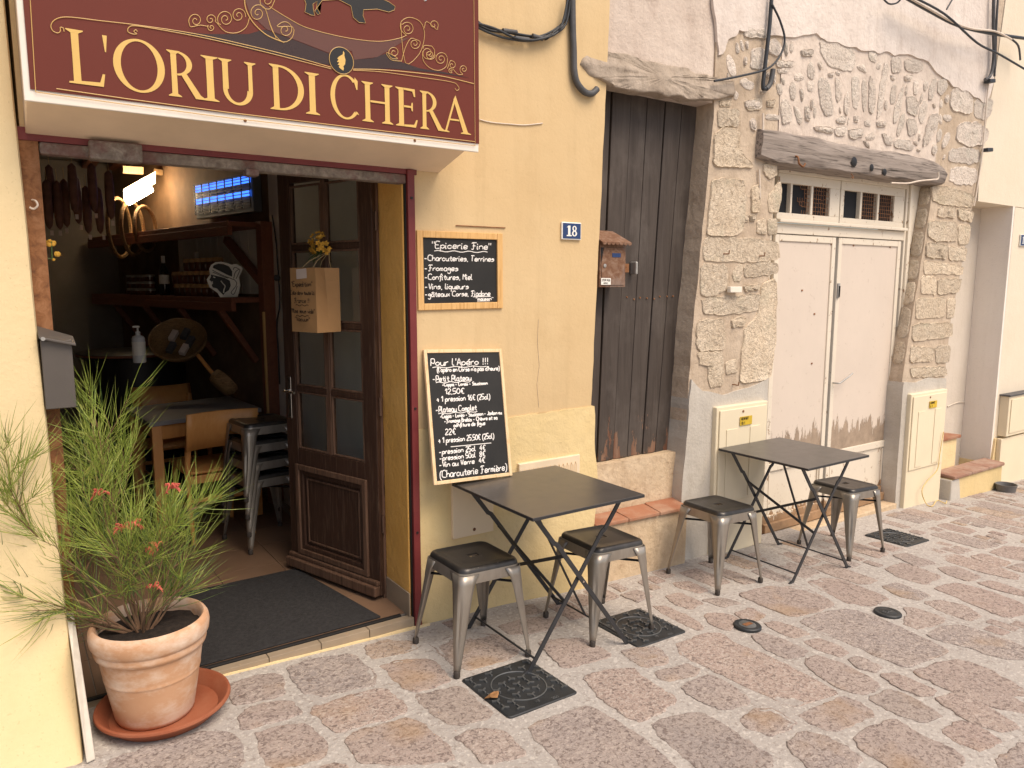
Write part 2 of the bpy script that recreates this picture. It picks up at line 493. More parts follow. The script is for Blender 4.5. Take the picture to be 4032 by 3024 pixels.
def whitepaint(name, col, worn, z0, band, amt, axis=(1, 1, 0.16), chips=0.0):
    """old cream paint; the flaking at the foot of the door has its own ragged edge at height z0"""
    t = NT(name)
    c = t.mix(t.ramp(t.noise(2.2, 6, 0.65), [(0.3, 0), (0.7, 1)]), col, shade(col, 0.93))
    c = t.mix(t.math('MULTIPLY', t.ramp(t.noise(26, 5, 0.7), [(0.62, 0), (0.7, 1)]), 0.35), c, shade(worn, 1.4))
    z = t.sep(t.obj)[2]
    jag = t.noise(17, 5, 0.75, t.vec(axis), 0.3)
    w = t.math('ADD', t.math('MULTIPLY', t.math('SUBTRACT', z0, z), 1.0/band), t.math('MULTIPLY', t.math('SUBTRACT', jag, 0.5), amt))
    mk = t.ramp(w, [(0.48, 0), (0.53, 1)])
    if chips:
        ch = t.ramp(t.noise(22, 5, 0.7, t.vec((1, 1, 0.6))), [(0.66-chips, 0), (0.68-chips, 1)])
        mk = t.math('MAXIMUM', mk, ch)
    wc = t.mix(t.ramp(t.noise(9, 5, 0.7), [(0.35, 0), (0.65, 1)]), worn, shade(worn, 1.5))
    c = t.mix(mk, c, wc)
    h = t.bump(t.math('SUBTRACT', 1.0, mk), 0.5, 0.004)
    h = t.bump(t.noise(18, 4, 0.6, t.vec((1, 1, 0.3))), 0.15, 0.006, h)
    return t.fin(c, 0.62, 0, h, 0.35)
MAT['door_panel'] = whitepaint('pinkish_cream_panel', (0.67, 0.575, 0.485), (0.27, 0.205, 0.15), 0.80, 0.26, 2.4)
MAT['door_white'] = whitepaint('flaking_cream_paint', (0.74, 0.66, 0.54), (0.26, 0.16, 0.09), 0.24, 0.22, 2.0, (1, 1, 0.5), 0.03)
MAT['rust'] = None
def rust_mat(name, a, b, c3, flake=(0.4, 0.3, 0.25), famt=0.0, rough=0.85):
    t = NT(name)
    f = t.noise(26, 7, 0.7, None, 0.6)
    c = t.ramp(f, [(0.28, a), (0.5, b), (0.72, c3)])
    if famt: c = t.mix(t.math('MULTIPLY', t.ramp(t.noise(5, 6, 0.7), [(0.5, 0), (0.6, 1)]), famt), c, flake)
    return t.fin(c, rough, 0.0, t.bump(f, 0.4, 0.003), 0.3)
MAT['rust'] = rust_mat('rusty_steel', (0.10, 0.042, 0.022), (0.24, 0.105, 0.045), (0.34, 0.17, 0.085))
MAT['rust_box'] = rust_mat('rusty_letterbox', (0.115, 0.052, 0.030), (0.20, 0.105, 0.062), (0.31, 0.215, 0.16), (0.22, 0.18, 0.16), 0.5)
MAT['maroon_steel'] = rust_mat('maroon_steel', (0.135, 0.018, 0.02), (0.16, 0.022, 0.024), (0.19, 0.035, 0.034), (0.40, 0.36, 0.33), 0.0, 0.5)
def maroon_chip():
    t = NT('chipped_maroon_steel')
    c = t.mix(t.ramp(t.noise(5, 5, 0.6), [(0.3, 0), (0.7, 1)]), (0.13, 0.016, 0.018), (0.185, 0.032, 0.03))
    mk = t.ramp(t.noise(9, 5, 0.7, t.vec((1, 1, 0.7)), 0.4), [(0.665, 0), (0.68, 1)])
    c = t.mix(mk, c, (0.38, 0.32, 0.29))
    return t.fin(c, 0.5, 0, t.bump(mk, 0.4, 0.002), 0.4)
MAT['maroon_steel'] = maroon_chip()
MAT['shutter_rail'] = rust_mat('dirty_shutter_rail', (0.10, 0.075, 0.06), (0.20, 0.165, 0.135), (0.33, 0.29, 0.24), (0.13, 0.03, 0.03), 0.5)
MAT['sign_white'] = simple('white_sign_casing', (0.78, 0.72, 0.63), 0.4, 0, 0.06, 5, 0.04)
MAT['sign_under'] = simple('beige_sign_underside', (0.76, 0.60, 0.44), 0.45, 0, 0.08, 4, 0.05)
MAT['sign_maroon'] = simple('maroon_sign_print', (0.135, 0.026, 0.016), 0.55, 0, 0.04, 2.0, 0.0, spec=0.25)
MAT['sign_dark'] = simple('dark_sign_print', (0.040, 0.020, 0.016), 0.3, 0, 0.04, 3, 0.0)
MAT['sign_brown'] = simple('brown_sign_print', (0.115, 0.042, 0.030), 0.42, 0, 0.05, 3, 0.0)
MAT['gold'] = simple('gold_print', (0.68, 0.44, 0.13), 0.4, 0, 0.03, 6, 0.0)
MAT['gold_line'] = simple('thin_gold_print', (0.56, 0.34, 0.11), 0.4, 0, 0.03, 6, 0.0)
MAT['black'] = simple('black_print', (0.012, 0.011, 0.011), 0.5, 0, 0.1, 6, 0.0)
MAT['slate'] = simple('chalkboard_slate', (0.016, 0.015, 0.014), 0.62, 0, 0.35, 6, 0.05, 40)
MAT['chalk'] = simple('white_chalk_pen', (0.82, 0.79, 0.75), 0.8, 0, 0.04, 30, 0.0)
MAT['ink'] = simple('black_ink', (0.02, 0.014, 0.012), 0.7, 0, 0.05, 8, 0.0)
MAT['table_metal'] = simple('charcoal_powder_coat', (0.065, 0.058, 0.053), 0.34, 0.0, 0.12, 14, 0.04, 200, 0.9)
MAT['table_leg'] = simple('charcoal_leg_paint', (0.030, 0.031, 0.034), 0.4, 0.0, 0.1, 20, 0.06, 90, 0.45)
def gun(name, a, b, rough, metal):
    t = NT(name); v = t.vec((1, 1, 0.25), True)
    f = t.noise(18, 5, 0.65, v)
    c = t.mix(t.ramp(f, [(0.3, 0), (0.7, 1)]), a, b)
    sc = t.ramp(t.noise(60, 3, 0.6, v), [(0.68, 0), (0.72, 1)])
    c = t.mix(t.math('MULTIPLY', sc, 0.35), c, (0.4, 0.37, 0.33))
    return t.fin(c, t.math('ADD', t.math('MULTIPLY', f, 0.22), rough-0.1), metal, t.bump(t.noise(45, 3, 0.5, v), 0.05, 0.003), 0.5)
MAT['gun_leg'] = gun('gunmetal_leg', (0.27, 0.24, 0.205), (0.36, 0.325, 0.28), 0.36, 0.62)
MAT['gun_seat'] = gun('gunmetal_seat', (0.045, 0.042, 0.040), (0.07, 0.065, 0.06), 0.34, 0.6)
MAT['black_in'] = simple('black_inside_sheet', (0.014, 0.014, 0.016), 0.5, 0.3, 0.1, 10, 0.0)
MAT['rubber'] = simple('rubber_foot', (0.055, 0.045, 0.038), 0.75, 0, 0.3, 30, 0.1)
MAT['chrome'] = simple('chrome', (0.62, 0.60, 0.57), 0.18, 1.0, 0.04, 10, 0.0)
MAT['cast'] = simple('black_cast_iron', (0.030, 0.033, 0.036), 0.48, 0.25, 0.35, 9, 0.25, 120, 0.5)
MAT['cast_hi'] = simple('polished_cast_iron_rib', (0.15, 0.155, 0.155), 0.34, 0.4, 0.35, 14, 0.1, 100, 0.5)
def terracotta(name, a, b, lime, amt, rough=0.85):
    t = NT(name)
    c = t.mix(t.ramp(t.noise(3.5, 5, 0.6), [(0.3, 0), (0.7, 1)]), a, b)
    c = t.mix(t.math('MULTIPLY', t.ramp(t.noise(5.5, 6, 0.68, t.vec((1, 1, 1.8))), [(0.45, 0), (0.7, 1)]), amt), c, lime)
    return t.fin(c, rough, 0, t.bump(t.noise(60, 4, 0.6), 0.12, 0.003), 0.25)
MAT['pot'] = terracotta('limed_terracotta', (0.52, 0.285, 0.155), (0.62, 0.375, 0.23), (0.74, 0.60, 0.48), 0.95)
MAT['saucer'] = terracotta('red_terracotta_plastic', (0.26, 0.075, 0.036), (0.31, 0.098, 0.048), (0.36, 0.15, 0.085), 0.5, 0.7)
MAT['tile_red'] = terracotta('terracotta_tile', (0.29, 0.12, 0.068), (0.36, 0.165, 0.095), (0.44, 0.31, 0.22), 0.6)
MAT['tile_edge'] = terracotta('worn_terracotta_nosing', (0.28, 0.15, 0.105), (0.34, 0.20, 0.145), (0.46, 0.37, 0.29), 0.6)
MAT['soil'] = simple('dark_soil', (0.022, 0.015, 0.011), 0.95, 0, 0.6, 40, 1.0, 60)
def leaf_mat(name, a, b, hi):
    t = NT(name)
    c = t.mix(t.ramp(t.noise(7, 3, 0.5), [(0.3, 0), (0.7, 1)]), a, b)
    c = t.mix(t.ramp(t.noise(30, 2, 0.5), [(0.5, 0), (0.7, 1)]), c, hi)
    return t.fin(c, 0.5, 0, None, 0.4)
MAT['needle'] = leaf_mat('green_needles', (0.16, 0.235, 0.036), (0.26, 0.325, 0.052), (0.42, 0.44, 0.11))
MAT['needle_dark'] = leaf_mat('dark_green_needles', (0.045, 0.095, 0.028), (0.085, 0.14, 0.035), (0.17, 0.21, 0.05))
MAT['twig'] = simple('brown_twig', (0.20, 0.115, 0.065), 0.85, 0, 0.25, 20, 0.3)
MAT['petal'] = simple('pink_red_petal', (0.58, 0.12, 0.085), 0.55, 0, 0.25, 25, 0.0)
MAT['petal_y'] = simple('ochre_dried_petal', (0.55, 0.30, 0.04), 0.8, 0, 0.25, 30, 0.0)
MAT['kraft'] = simple('kraft_paper', (0.42, 0.235, 0.10), 0.8, 0, 0.07, 6, 0.15, 30)
MAT['string'] = simple('raffia', (0.5, 0.36, 0.18), 0.8, 0, 0.1, 20, 0.0)
MAT['paper'] = simple('white_paper_label', (0.62, 0.52, 0.46), 0.8, 0, 0.05, 10, 0.0)
MAT['mat'] = simple('charcoal_doormat', (0.032, 0.031, 0.032), 0.95, 0, 0.3, 60, 0.9, 260, 0.2)
MAT['floor'] = simple('brown_floor_tile', (0.19, 0.115, 0.072), 0.5, 0, 0.15, 3, 0.08, 30)
MAT['sill_tile'] = simple('taupe_sill_tile', (0.30, 0.235, 0.165), 0.6, 0, 0.12, 6, 0.1, 60)
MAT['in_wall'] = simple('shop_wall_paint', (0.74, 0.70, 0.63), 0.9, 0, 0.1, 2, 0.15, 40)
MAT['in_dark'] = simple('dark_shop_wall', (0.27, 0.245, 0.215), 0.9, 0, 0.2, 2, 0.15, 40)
MAT['ply'] = simple('brown_board_lining', (0.17, 0.105, 0.06), 0.8, 0, 0.3, 5, 0.15, 40)
MAT['plate_blue'] = simple('blue_enamel', (0.022, 0.05, 0.145), 0.3, 0, 0.1, 10, 0.0)
MAT['plate_white'] = simple('white_enamel', (0.82, 0.80, 0.74), 0.3, 0, 0.04, 10, 0.0)
MAT['cable'] = simple('black_cable', (0.030, 0.034, 0.040), 0.5, 0, 0.2, 30, 0.1)
MAT['conduit'] = simple('grey_conduit', (0.075, 0.075, 0.078), 0.55, 0, 0.3, 12, 0.1)
MAT['cable_white'] = simple('white_cable', (0.68, 0.58, 0.48), 0.6, 0, 0.1, 20, 0.0)
MAT['cable_yellow'] = simple('straw_yellow_wire', (0.70, 0.52, 0.22), 0.6, 0, 0.1, 20, 0.0)
MAT['cab'] = simple('cream_plastic_cabinet', (0.76, 0.66, 0.475), 0.5, 0, 0.04, 3, 0.05, 30)
MAT['vent'] = simple('beige_vent', (0.74, 0.60, 0.42), 0.55, 0, 0.1, 6, 0.1, 40)
MAT['cover'] = simple('cream_cover', (0.78, 0.62, 0.42), 0.5, 0, 0.04, 4, 0.03, 40)
MAT['tag_yellow'] = simple('yellow_label', (0.62, 0.42, 0.035), 0.5, 0, 0.1, 20, 0.0)
MAT['grey_box'] = simple('grey_steel_letterbox', (0.095, 0.082, 0.072), 0.5, 0.1, 0.08, 5, 0.05)
MAT['white_slab'] = simple('old_white_board', (0.66, 0.61, 0.52), 0.6, 0, 0.15, 9, 0.2, 40)
MAT['brown_leaf'] = simple('dry_leaf', (0.30, 0.15, 0.06), 0.8, 0, 0.3, 30, 0.0)
MAT['wicker'] = wood('wicker', (0.20, 0.11, 0.045), (0.32, 0.19, 0.08), (0.08, 0.04, 0.015), axis='x', dens=40, bump=1.0)
MAT['grey_top'] = simple('grey_table_top', (0.23, 0.225, 0.22), 0.45, 0, 0.06, 6, 0.03)
MAT['jar_honey'] = simple('dark_jam_jar', (0.11, 0.035, 0.018), 0.15, 0, 0.2, 10, 0.0, spec=0.6, rvar=0.3)
MAT['jar_lid'] = simple('cloth_jar_lid', (0.50, 0.30, 0.14), 0.8, 0, 0.15, 30, 0.1)
MAT['tin'] = simple('grey_tin', (0.40, 0.39, 0.37), 0.35, 0.4, 0.1, 10, 0.0)
MAT['bottle'] = simple('dark_wine_bottle', (0.012, 0.012, 0.010), 0.1, 0, 0.1, 10, 0.0, spec=0.6)
MAT['white_plastic'] = simple('white_plastic', (0.72, 0.71, 0.69), 0.4, 0, 0.04, 10, 0.0)
MAT['gel'] = simple('pale_gel_bottle', (0.62, 0.64, 0.66), 0.25, 0, 0.04, 10, 0.0)
MAT['sausage'] = simple('cured_sausage', (0.20, 0.09, 0.055), 0.7, 0, 0.3, 14, 0.4, 40)
MAT['zapper'] = simple('grey_zapper_case', (0.10, 0.11, 0.12), 0.5, 0, 0.1, 10, 0.0)
MAT['bowl'] = simple('grey_plastic_bowl', (0.16, 0.155, 0.15), 0.6, 0, 0.15, 10, 0.1)
MAT['bell'] = simple('white_bell_cover', (0.78, 0.72, 0.62), 0.4, 0, 0.04, 10, 0.0)
MAT['dark_hole'] = simple('unlit_room', (0.012, 0.013, 0.016), 0.9, 0, 0.1, 3, 0.0)
def glass_mat(name, col, rough=0.03, alpha=0.22):
    t = NT(name)
    tr = t.n('ShaderNodeBsdfTransparent'); tr.inputs[0].default_value = (0.93, 0.95, 0.94, 1)
    gl = t.n('ShaderNodeBsdfGlossy'); gl.inputs['Roughness'].default_value = rough; gl.inputs[0].default_value = (*col, 1)
    fr = t.n('ShaderNodeLayerWeight'); fc_ = t.math('MULTIPLY', t.math('POWER', fr.outputs['Facing'], 3.5), 0.6)
    mx = t.n('ShaderNodeMixShader')
    t.l(t.math('ADD', fc_, alpha), mx.inputs[0]); t.l(tr.outputs[0], mx.inputs[1]); t.l(gl.outputs[0], mx.inputs[2])
    t.l(mx.outputs[0], t.out.inputs[0])
    return t.m
MAT['glass'] = glass_mat('door_glass', (0.9, 0.9, 0.88), 0.02, 0.03)
def emit(name, col, st):
    t = NT(name)
    return t.fin(col, 0.5, 0, None, 0.3, Emission_Color=col, Emission_Strength=st)
MAT['tube'] = emit('lit_tube', (1.0, 0.82, 0.56), 24.0)
MAT['diffuser'] = emit('lit_diffuser', (1.0, 0.72, 0.38), 6.0)
MAT['uv'] = emit('lit_uv_tube', (0.03, 0.17, 1.0), 2.0)

# ================================================================== STREET
def ground_sheet():
    mb = MB()
    xs = [-40, -8, -2] + [(-1.5+0.1*i) for i in range(106)] + [10, 14, 25, 60]
    ys = [-40, -12, -6, -4] + [(-3.0+0.1*i) for i in range(32)]
    nx, ny = len(xs), len(ys)
    for y in ys:
        for x in xs:
            z = gz(x) + (noise.noise(V((x*2.2, y*2.2, 0)))*0.006 + noise.noise(V((x*6, y*6, 3)))*0.003 if -1.6 < x < 9.2 and -3.1 < y < -0.15 else 0)
            mb.v.append(V((x, y, z)))
    for j in range(ny-1):
        for i in range(nx-1):
            a = j*nx+i
            mb.f.append((a, a+1, a+nx+1, a+nx))
    o = mb.build('street', MAT['mortar'], None, smooth=180)
    return struct(o)
street = ground_sheet()
# outlines of the paving stones, seen in four views of the street
PAVE = {
 (300, 2500, 1.8433): """1115,360 1300,305 1470,285 1500,340 1495,430 1330,470 1160,500 1120,430
1535,240 1700,180 1990,140 2060,190 2175,300 2165,370 1950,405 1800,450 1650,415 1580,310
1185,610 1240,540 1430,490 1560,490 1635,570 1500,610 1215,685
1720,530 1955,461 2147,400 2254,400 2374,509 2391,553 2243,617 2070,654 1900,700 1806,636 1740,581
1300,720 1450,680 1640,645 1720,700 1815,810 1800,880 1600,940 1440,966 1380,930 1340,800
230,920 500,830 900,720 1100,710 1180,780 1230,930 1100,1010 600,1080 230,1090
1955,770 2030,705 2396,612 2505,651 2634,758 2726,844 2721,905 2505,942 2070,931 2000,820
1790,955 1870,940 1950,955 1990,1020 1760,1040""",
 (1400, 2400, 1.7015): """75,245 200,210 370,215 415,265 300,300 120,335 80,290
170,385 300,345 490,335 560,380 630,480 560,510 400,555 330,530 260,470 220,420
410,585 560,545 690,515 760,570 910,690 890,720 680,775 560,730 470,660
490,230 700,170 960,170 1100,260 1040,330 760,405 650,370 560,290
960,110 1150,60 1330,50 1380,110 1200,160 1030,165
1230,215 1500,195 1640,260 1710,310 1600,345 1400,395 1330,330
1540,450 1680,410 1860,395 1900,440 2080,560 2150,600 2080,660 1920,745 1800,710 1660,600 1560,510
1160,790 1350,710 1560,650 1700,730 1900,850 2120,1030 2130,1090 1420,1090 1320,960 1220,870
680,860 760,810 930,805 1010,830 1120,950 1100,990 850,1030 800,960 740,900
1780,280 1900,260 2020,255 2090,330 1920,385 1840,330""",
 (2500, 2300, 1.4439): """0,400 120,360 180,420 170,455 60,475 0,440
120,500 290,455 370,490 330,520 200,550 140,540
270,590 330,555 430,520 520,560 640,650 630,690 490,710 330,640
240,345 330,318 375,292 440,278 510,290 560,335 720,395 920,490 1150,612 1060,650 900,705 750,640 560,545 400,465 265,405
395,180 440,165 540,175 580,200 560,225 540,262 500,255 430,225
110,130 170,125 320,190 390,245 350,265 240,210 150,165
570,165 660,135 740,180 690,205 610,195
665,300 720,280 850,320 980,380 950,410 860,425 740,365
740,225 800,212 950,260 985,285 900,305 800,265
965,330 1050,312 1150,350 1210,390 1160,412 1030,370
970,440 1040,405 1200,465 1380,560 1385,590 1270,625 1150,585 1020,500
1215,430 1280,415 1400,470 1360,500 1270,475
1400,520 1480,505 1700,600 1690,630 1610,632 1480,575
945,215 1080,160 1230,145 1400,200 1620,300 1780,375 1720,410 1540,475 1400,420 1200,330 1050,275
1330,655 1450,600 1560,640 1745,745 1640,785 1500,745 1400,690
930,750 1060,690 1190,645 1290,685 1360,745 1240,800 1130,840 1020,800
605,780 680,715 780,712 910,790 880,825 770,860 650,820
110,810 200,755 370,735 480,790 640,900 770,980 760,1045 400,1075 290,990 160,880
870,910 960,845 1060,860 1200,930 1290,1000 1200,1065 1000,1065 920,975
1255,885 1340,810 1480,770 1620,860 1800,940 1870,990 1840,1045 1480,1065 1400,1010 1270,930
1590,510 1700,460 1830,430 1980,470 2212,600 2230,740 2000,690 1800,610
1700,650 1830,625 2000,700 2180,810 2100,850 1900,780
1745,835 1850,780 1950,810 2080,890 1960,950 1830,895
1530,135 1600,140 1765,195 1740,220 1610,258 1520,225 1560,180
1645,105 1740,92 1880,125 1970,185 1890,208 1740,155
1660,290 1760,240 1850,235 2000,280 2200,350 2230,430 2060,415 1850,345 1720,320
590,60 760,15 960,20 1140,115 1050,150 900,190 740,125
380,90 480,80 600,105 500,130
2050,1000 2212,900 2320,960 2300,1100 2100,1100""",
 (2600, 1850, 1.5447): """890,690 1000,660 1100,670 1390,780 1280,830 1130,810 970,730
1350,715 1440,685 1640,765 1560,795 1450,770
1660,720 1800,690 2000,740 2212,820 2230,880 2100,900 1900,820
1370,600 1480,565 1720,650 1600,700 1440,650
1720,530 1790,515 2000,570 2180,640 2170,670 1950,620 1750,560
1690,600 1800,590 1950,650 1870,680 1740,635
1930,690 2020,675 2212,740 2230,775 2050,730
1890,530 1960,510 2130,565 2080,590 1960,560
2000,500 2110,465 2240,480 2240,560 2080,530
1680,340 1740,325 1920,370 1870,390 1760,365
1640,395 1750,380 2070,455 1960,485 1760,430
1410,520 1500,510 1680,570 1560,590
80,690 180,680 290,735 230,750 120,720
30,770 120,750 260,810 180,850 80,810"""}
def polys(D):
    for (ox, oy, sc), txt in D.items():
        for line in txt.strip().split('\n'):
            yield [(ox+float(a)/sc, oy+float(b)/sc) for a, b in (w.split(',') for w in line.split())]
NG = V((SLOPE, 0, 1)).normalized()
taken = []          # centre and reach of everything already lying in the street
def seg_dist(p, a, b):
    d = b-a; t = max(0, min(1, (p-a).dot(d)/max(1e-9, d.dot(d)))); return (p-(a+d*t)).length
def inside(p, poly):
    c = False; n = len(poly)
    for i in range(n):
        a, b = poly[i], poly[i-1]
        if (a.y > p.y) != (b.y > p.y) and p.x < (b.x-a.x)*(p.y-a.y)/(b.y-a.y)+a.x: c = not c
    return c
LAID = []
nst = 0
for poly in polys(PAVE):
    P = [gp(x, y, 0.0) for x, y in poly]
    c_ = sum(P, V((0, 0, 0)))/len(P); P = [p+(p-c_).normalized()*0.010 for p in P]
    LAID.append([V((p.x, p.y)) for p in P])
    mb = stone_mesh(MB(), P, NG, random.uniform(0.004, 0.006), nst*1.37, 0.012, 60, 0.5, 0.010, 0.12)
    mb.build('paving_stone', MAT['paving'], street, smooth=60); nst += 1
MANHOLES = [((1.662, -0.735), 0.35, 0.03), ((2.50, -0.57), 0.33, 0.02), ((5.135, -0.43), 0.31, 0.0)]
for (cx_, cy_), sz_, rz_ in MANHOLES:
    h_ = sz_/2+0.03
    LAID.append([V((cx_-h_, cy_-h_)), V((cx_+h_, cy_-h_)), V((cx_+h_, cy_+h_)), V((cx_-h_, cy_+h_))])
for c_ in (gp(2943, 2468), gp(3495, 2417)):
    LAID.append([V((c_.x+0.09*math.cos(a), c_.y+0.09*math.sin(a))) for a in [i*math.pi/4 for i in range(8)]])
LAID.append([V((1.35, -0.35)), V((1.35, 0.2)), V((-0.5, 0.2)), V((-0.5, -0.62)), V((0.5, -0.5))])
def free(poly, gap):
    pts = []
    n = len(poly)
    for i in range(n):
        a, b = poly[i], poly[(i+1) % n]
        pts += [a, (a+b)/2]
    c = sum(poly, V((0, 0)))/n
    pts.append(c)
    pts += [(p+c)/2 for p in poly]
    for L in LAID:
        if min((q-c).length for q in L) > 1.2 and not inside(c, L): continue
        for p in pts:
            if inside(p, L): return False
            for i in range(len(L)):
                if seg_dist(p, L[i], L[i-1]) < gap: return False
        for q in L:
            if inside(q, poly): return False
    return True
rg = random.Random(5)
def lay(x0, x1, y0, y1, w0, w1, l0, l1):
    global nst
    x = x0
    while x < x1:
        w = rg.uniform(w0, w1); y = y0+rg.uniform(0, 0.1)
        while y < y1:
            l = rg.uniform(l0, l1)
            if nst >= 295: return
            c = V((x+w/2, y+l/2)); a = rg.uniform(-.06, .06)
            q = [V((sx*(w/2-0.008)*(1+rg.uniform(-.12, .06)), sy*(l/2-0.008)*(1+rg.uniform(-.12, .06)))) for sx, sy in ((-1,-1),(0,-1.04),(1,-1),(1.03,0),(1,1),(0,1.04),(-1,1),(-1.03,0))]
            q = [c+V((p.x*math.cos(a)-p.y*math.sin(a), p.x*math.sin(a)+p.y*math.cos(a))) for p in q]
            if free(q, 0.010) and max(p.y for p in q) < -0.03:
                P = [V((p.x, p.y, gz(p.x))) for p in q]
                stone_mesh(MB(), P, NG, rg.uniform(0.003, 0.006), nst*1.37, 0.010, 44, 0.5, 0.012, 0.12).build('paving_stone', MAT['paving'], street, smooth=60)
                LAID.append(q); nst += 1
            y += l
        x += w
lay(1.5, 9.2, -1.7, -0.04, 0.17, 0.25, 0.24, 0.46)
lay(1.4, 7.5, -1.6, -0.04, 0.12, 0.16, 0.14, 0.24)
lay(1.42, 8.5, -1.62, -0.04, 0.15, 0.2, 0.2, 0.3)
lay(1.45, 8.5, -1.65, -0.04, 0.08, 0.12, 0.10, 0.16)
lay(0.1, 1.6, -1.4, -0.1, 0.16, 0.22, 0.2, 0.36)

# ================================================================== THE SHOP'S HOUSE
shop = thing('yellow_house', 'yellow plastered house with the open shop doorway, taller lighter band at its foot', 'house', (1.0, 0, 0))
def wall(name, xz, y0, y1, mat, parent, rough=None, seed=0, bevel=0.0):
    P = [V((x, y0, z)) for x, z in xz]
    if rough: P = rough_edge(P, rough[0], rough[1], seed)
    return MB().prism(P, (0, y1-y0, 0)).build(name, mat, parent, bevel=bevel)
TOP = 4.4
wall('wall', [(1.583, 0.915), (2.655, 0.925), (2.74, 2.9), (2.735, TOP), (1.583, TOP)], 0.0, 0.40, MAT['yellow'], shop, (0.05, 0.006), 3)
wall('upper_wall', [(0.10, 2.13), (1.582, 2.13), (1.582, TOP), (0.10, TOP)], 0.002, 0.40, MAT['yellow'], shop)
# bulging lower band, painted lighter; swells towards the corner
def dado():
    mb = MB(); nx, nz = 26, 22
    for s_ in (0, 1):
        for j in range(nz+1):
            for i in range(nx+1):
                u = i/nx; w = j/nz
                x = 1.584+u*(1.09+0.03*noise.noise(V((w*4, 1, 0))) * (1 if i == nx else 0))
                z = -0.16+w*(0.915+0.012*u+0.16+(0.006*noise.noise(V((u*14, 0, 2))) if j == nz else 0))
                y = -0.006-0.08*max(0, u-0.45)*(1-w)**0.8 - 0.012*noise.noise(V((x*3, z*3, 0)))*(1-w*w)
                mb.v.append(V((x, y if s_ == 0 else 0.38, z)))
    a = (nx+1)*(nz+1)
    for j in range(nz):
        for i in range(nx):
            k = j*(nx+1)+i
            mb.f.append((k, k+1, k+nx+2, k+nx+1))
            mb.f.append((a+k, a+k+nx+1, a+k+nx+2, a+k+1))
    for j in range(nz):
        for i in (0, nx):
            k = j*(nx+1)+i
            mb.f.append((k, k+nx+1, a+k+nx+1, a+k))
    for i in range(nx):
        for j in (0, nz):
            k = j*(nx+1)+i
            mb.f.append((k, a+k, a+k+1, k+1))
    return mb.build('painted_lower_band', MAT['dado'], shop, smooth=50)
dado()
# left pier, battered towards the street
def pier():
    mb = MB(); nz = 24
    zs = [-0.1+(TOP+0.1)*j/nz for j in range(nz+1)]
    ring = []
    for z in zs:
        t = max(0, 1-(z+0.1)/2.6); t2 = max(0, 1-(z+0.1)/0.95)
        yf = -0.06-0.06*t-0.30*t2**1.2
        xr = 0.086+0.034*t + 0.004*noise.noise(V((z*3, 0, 0)))
        ring.append([V((-3.2, yf, z)), V((-0.6, yf+0.004*noise.noise(V((z*2, 5, 0))), z)), V((xr-0.02, yf, z)), V((xr-0.005, yf+0.006, z)), V((xr, yf+0.022, z)), V((xr, 0.38, z)), V((-3.2, 0.38, z))])
    mb.loops(ring, True, True)
    return mb.build('pier', MAT['pier'], shop, smooth=40)
pier()
# ochre reveal on the right of the doorway, its tiled foot, the step
MB().prism([(1.535, 0.012, -0.02), (1.535, 0.30, -0.02), (1.582, 0.30, -0.02), (1.582, 0.012, -0.02)], (0, 0, 2.15)).build('ochre_reveal', MAT['reveal'], shop, bevel=0.006)
MB().box(1.527, 1.534, 0.0, 0.262, -0.02, 0.115).build('skirting_tile', MAT['sill_tile'], shop, bevel=0.002)
# steel shutter frame
MB().box(1.548, 1.583, -0.022, 0.011, gz(1.56), 2.105).build('steel_jamb', MAT['maroon_steel'], shop, bevel=0.002)
for z in (0.42, 1.02, 1.98):
    MB().lathe([(0.006, 0), (0.006, 0.003)], (1.566, -0.0255, z), 10, (0, 1, 0)).build('bolt_hole', MAT['black'], shop)
MB().box(1.541, 1.547, -0.004, 0.012, gz(1.55), 2.08).build('rubber_seal', MAT['black'], shop)
MB().box(0.092, 0.150, -0.008, 0.03, -0.0, 2.112).build('rusty_jamb', MAT['rust'], shop, bevel=0.003)
MB().box(0.088, 1.60, -0.012, 0.05, 2.084, 2.128).build('steel_header', MAT['maroon_steel'], shop, bevel=0.002)
MB().box(0.152, 1.545, -0.015, 0.045, 2.042, 2.083).build('shutter_bar', MAT['shutter_rail'], shop, bevel=0.008)
MB().box(0.30, 0.47, -0.05, 0.02, 2.035, 2.10).build('shutter_lock', MAT['shutter_rail'], shop, bevel=0.006)
MB().box(0.84, 0.89, -0.035, 0.02, 2.022, 2.048).build('shutter_catch', MAT['shutter_rail'], shop, bevel=0.004)
tp = [(0.118, -0.012, 1.90)]+[(0.118+0.0*i, -0.014-0.022*math.sin(i*0.5), 1.90-0.011*i) for i in range(1, 7)]
hook = MB().tube(spline([(0.118, -0.008, 1.885), (0.128, -0.03, 1.880), (0.132, -0.035, 1.865), (0.12, -0.03, 1.853), (0.108, -0.028, 1.858)], 5), 0.0035, 6).build('coat_hook', MAT['cable_white'], shop, smooth=60)
# threshold
sx0, sx1 = 0.15, 1.547
for i in range(6):
    a = 0.15+(sx1-0.15)*i/6; b = 0.15+(sx1-0.15)*(i+1)/6-0.003
    MB().prism([(a, -0.016, gz(a)-0.02), (b, -0.016, gz(b)-0.02), (b, -0.016, -0.004), (a, -0.016, -0.004)], (0, 0.045, 0)).build('sill_tile', MAT['sill_tile'], shop, bevel=0.002)
MB().box(0.15, 1.50, 0.031, 0.052, -0.03, 0.004).build('rubber_strip', MAT['black'], shop, bevel=0.003)
mor = MB().prism(rough_edge([V((0.6, -0.030, gz(.6)-0.01)), V((1.62, -0.030, gz(1.6)-0.01)), V((1.62, -0.030, gz(1.6)+0.010)), V((0.6, -0.030, gz(.6)+0.004))], 0.03, 0.004), (0, 0.013, 0)).build('mortar_fillet', MAT['cream_low'], shop)
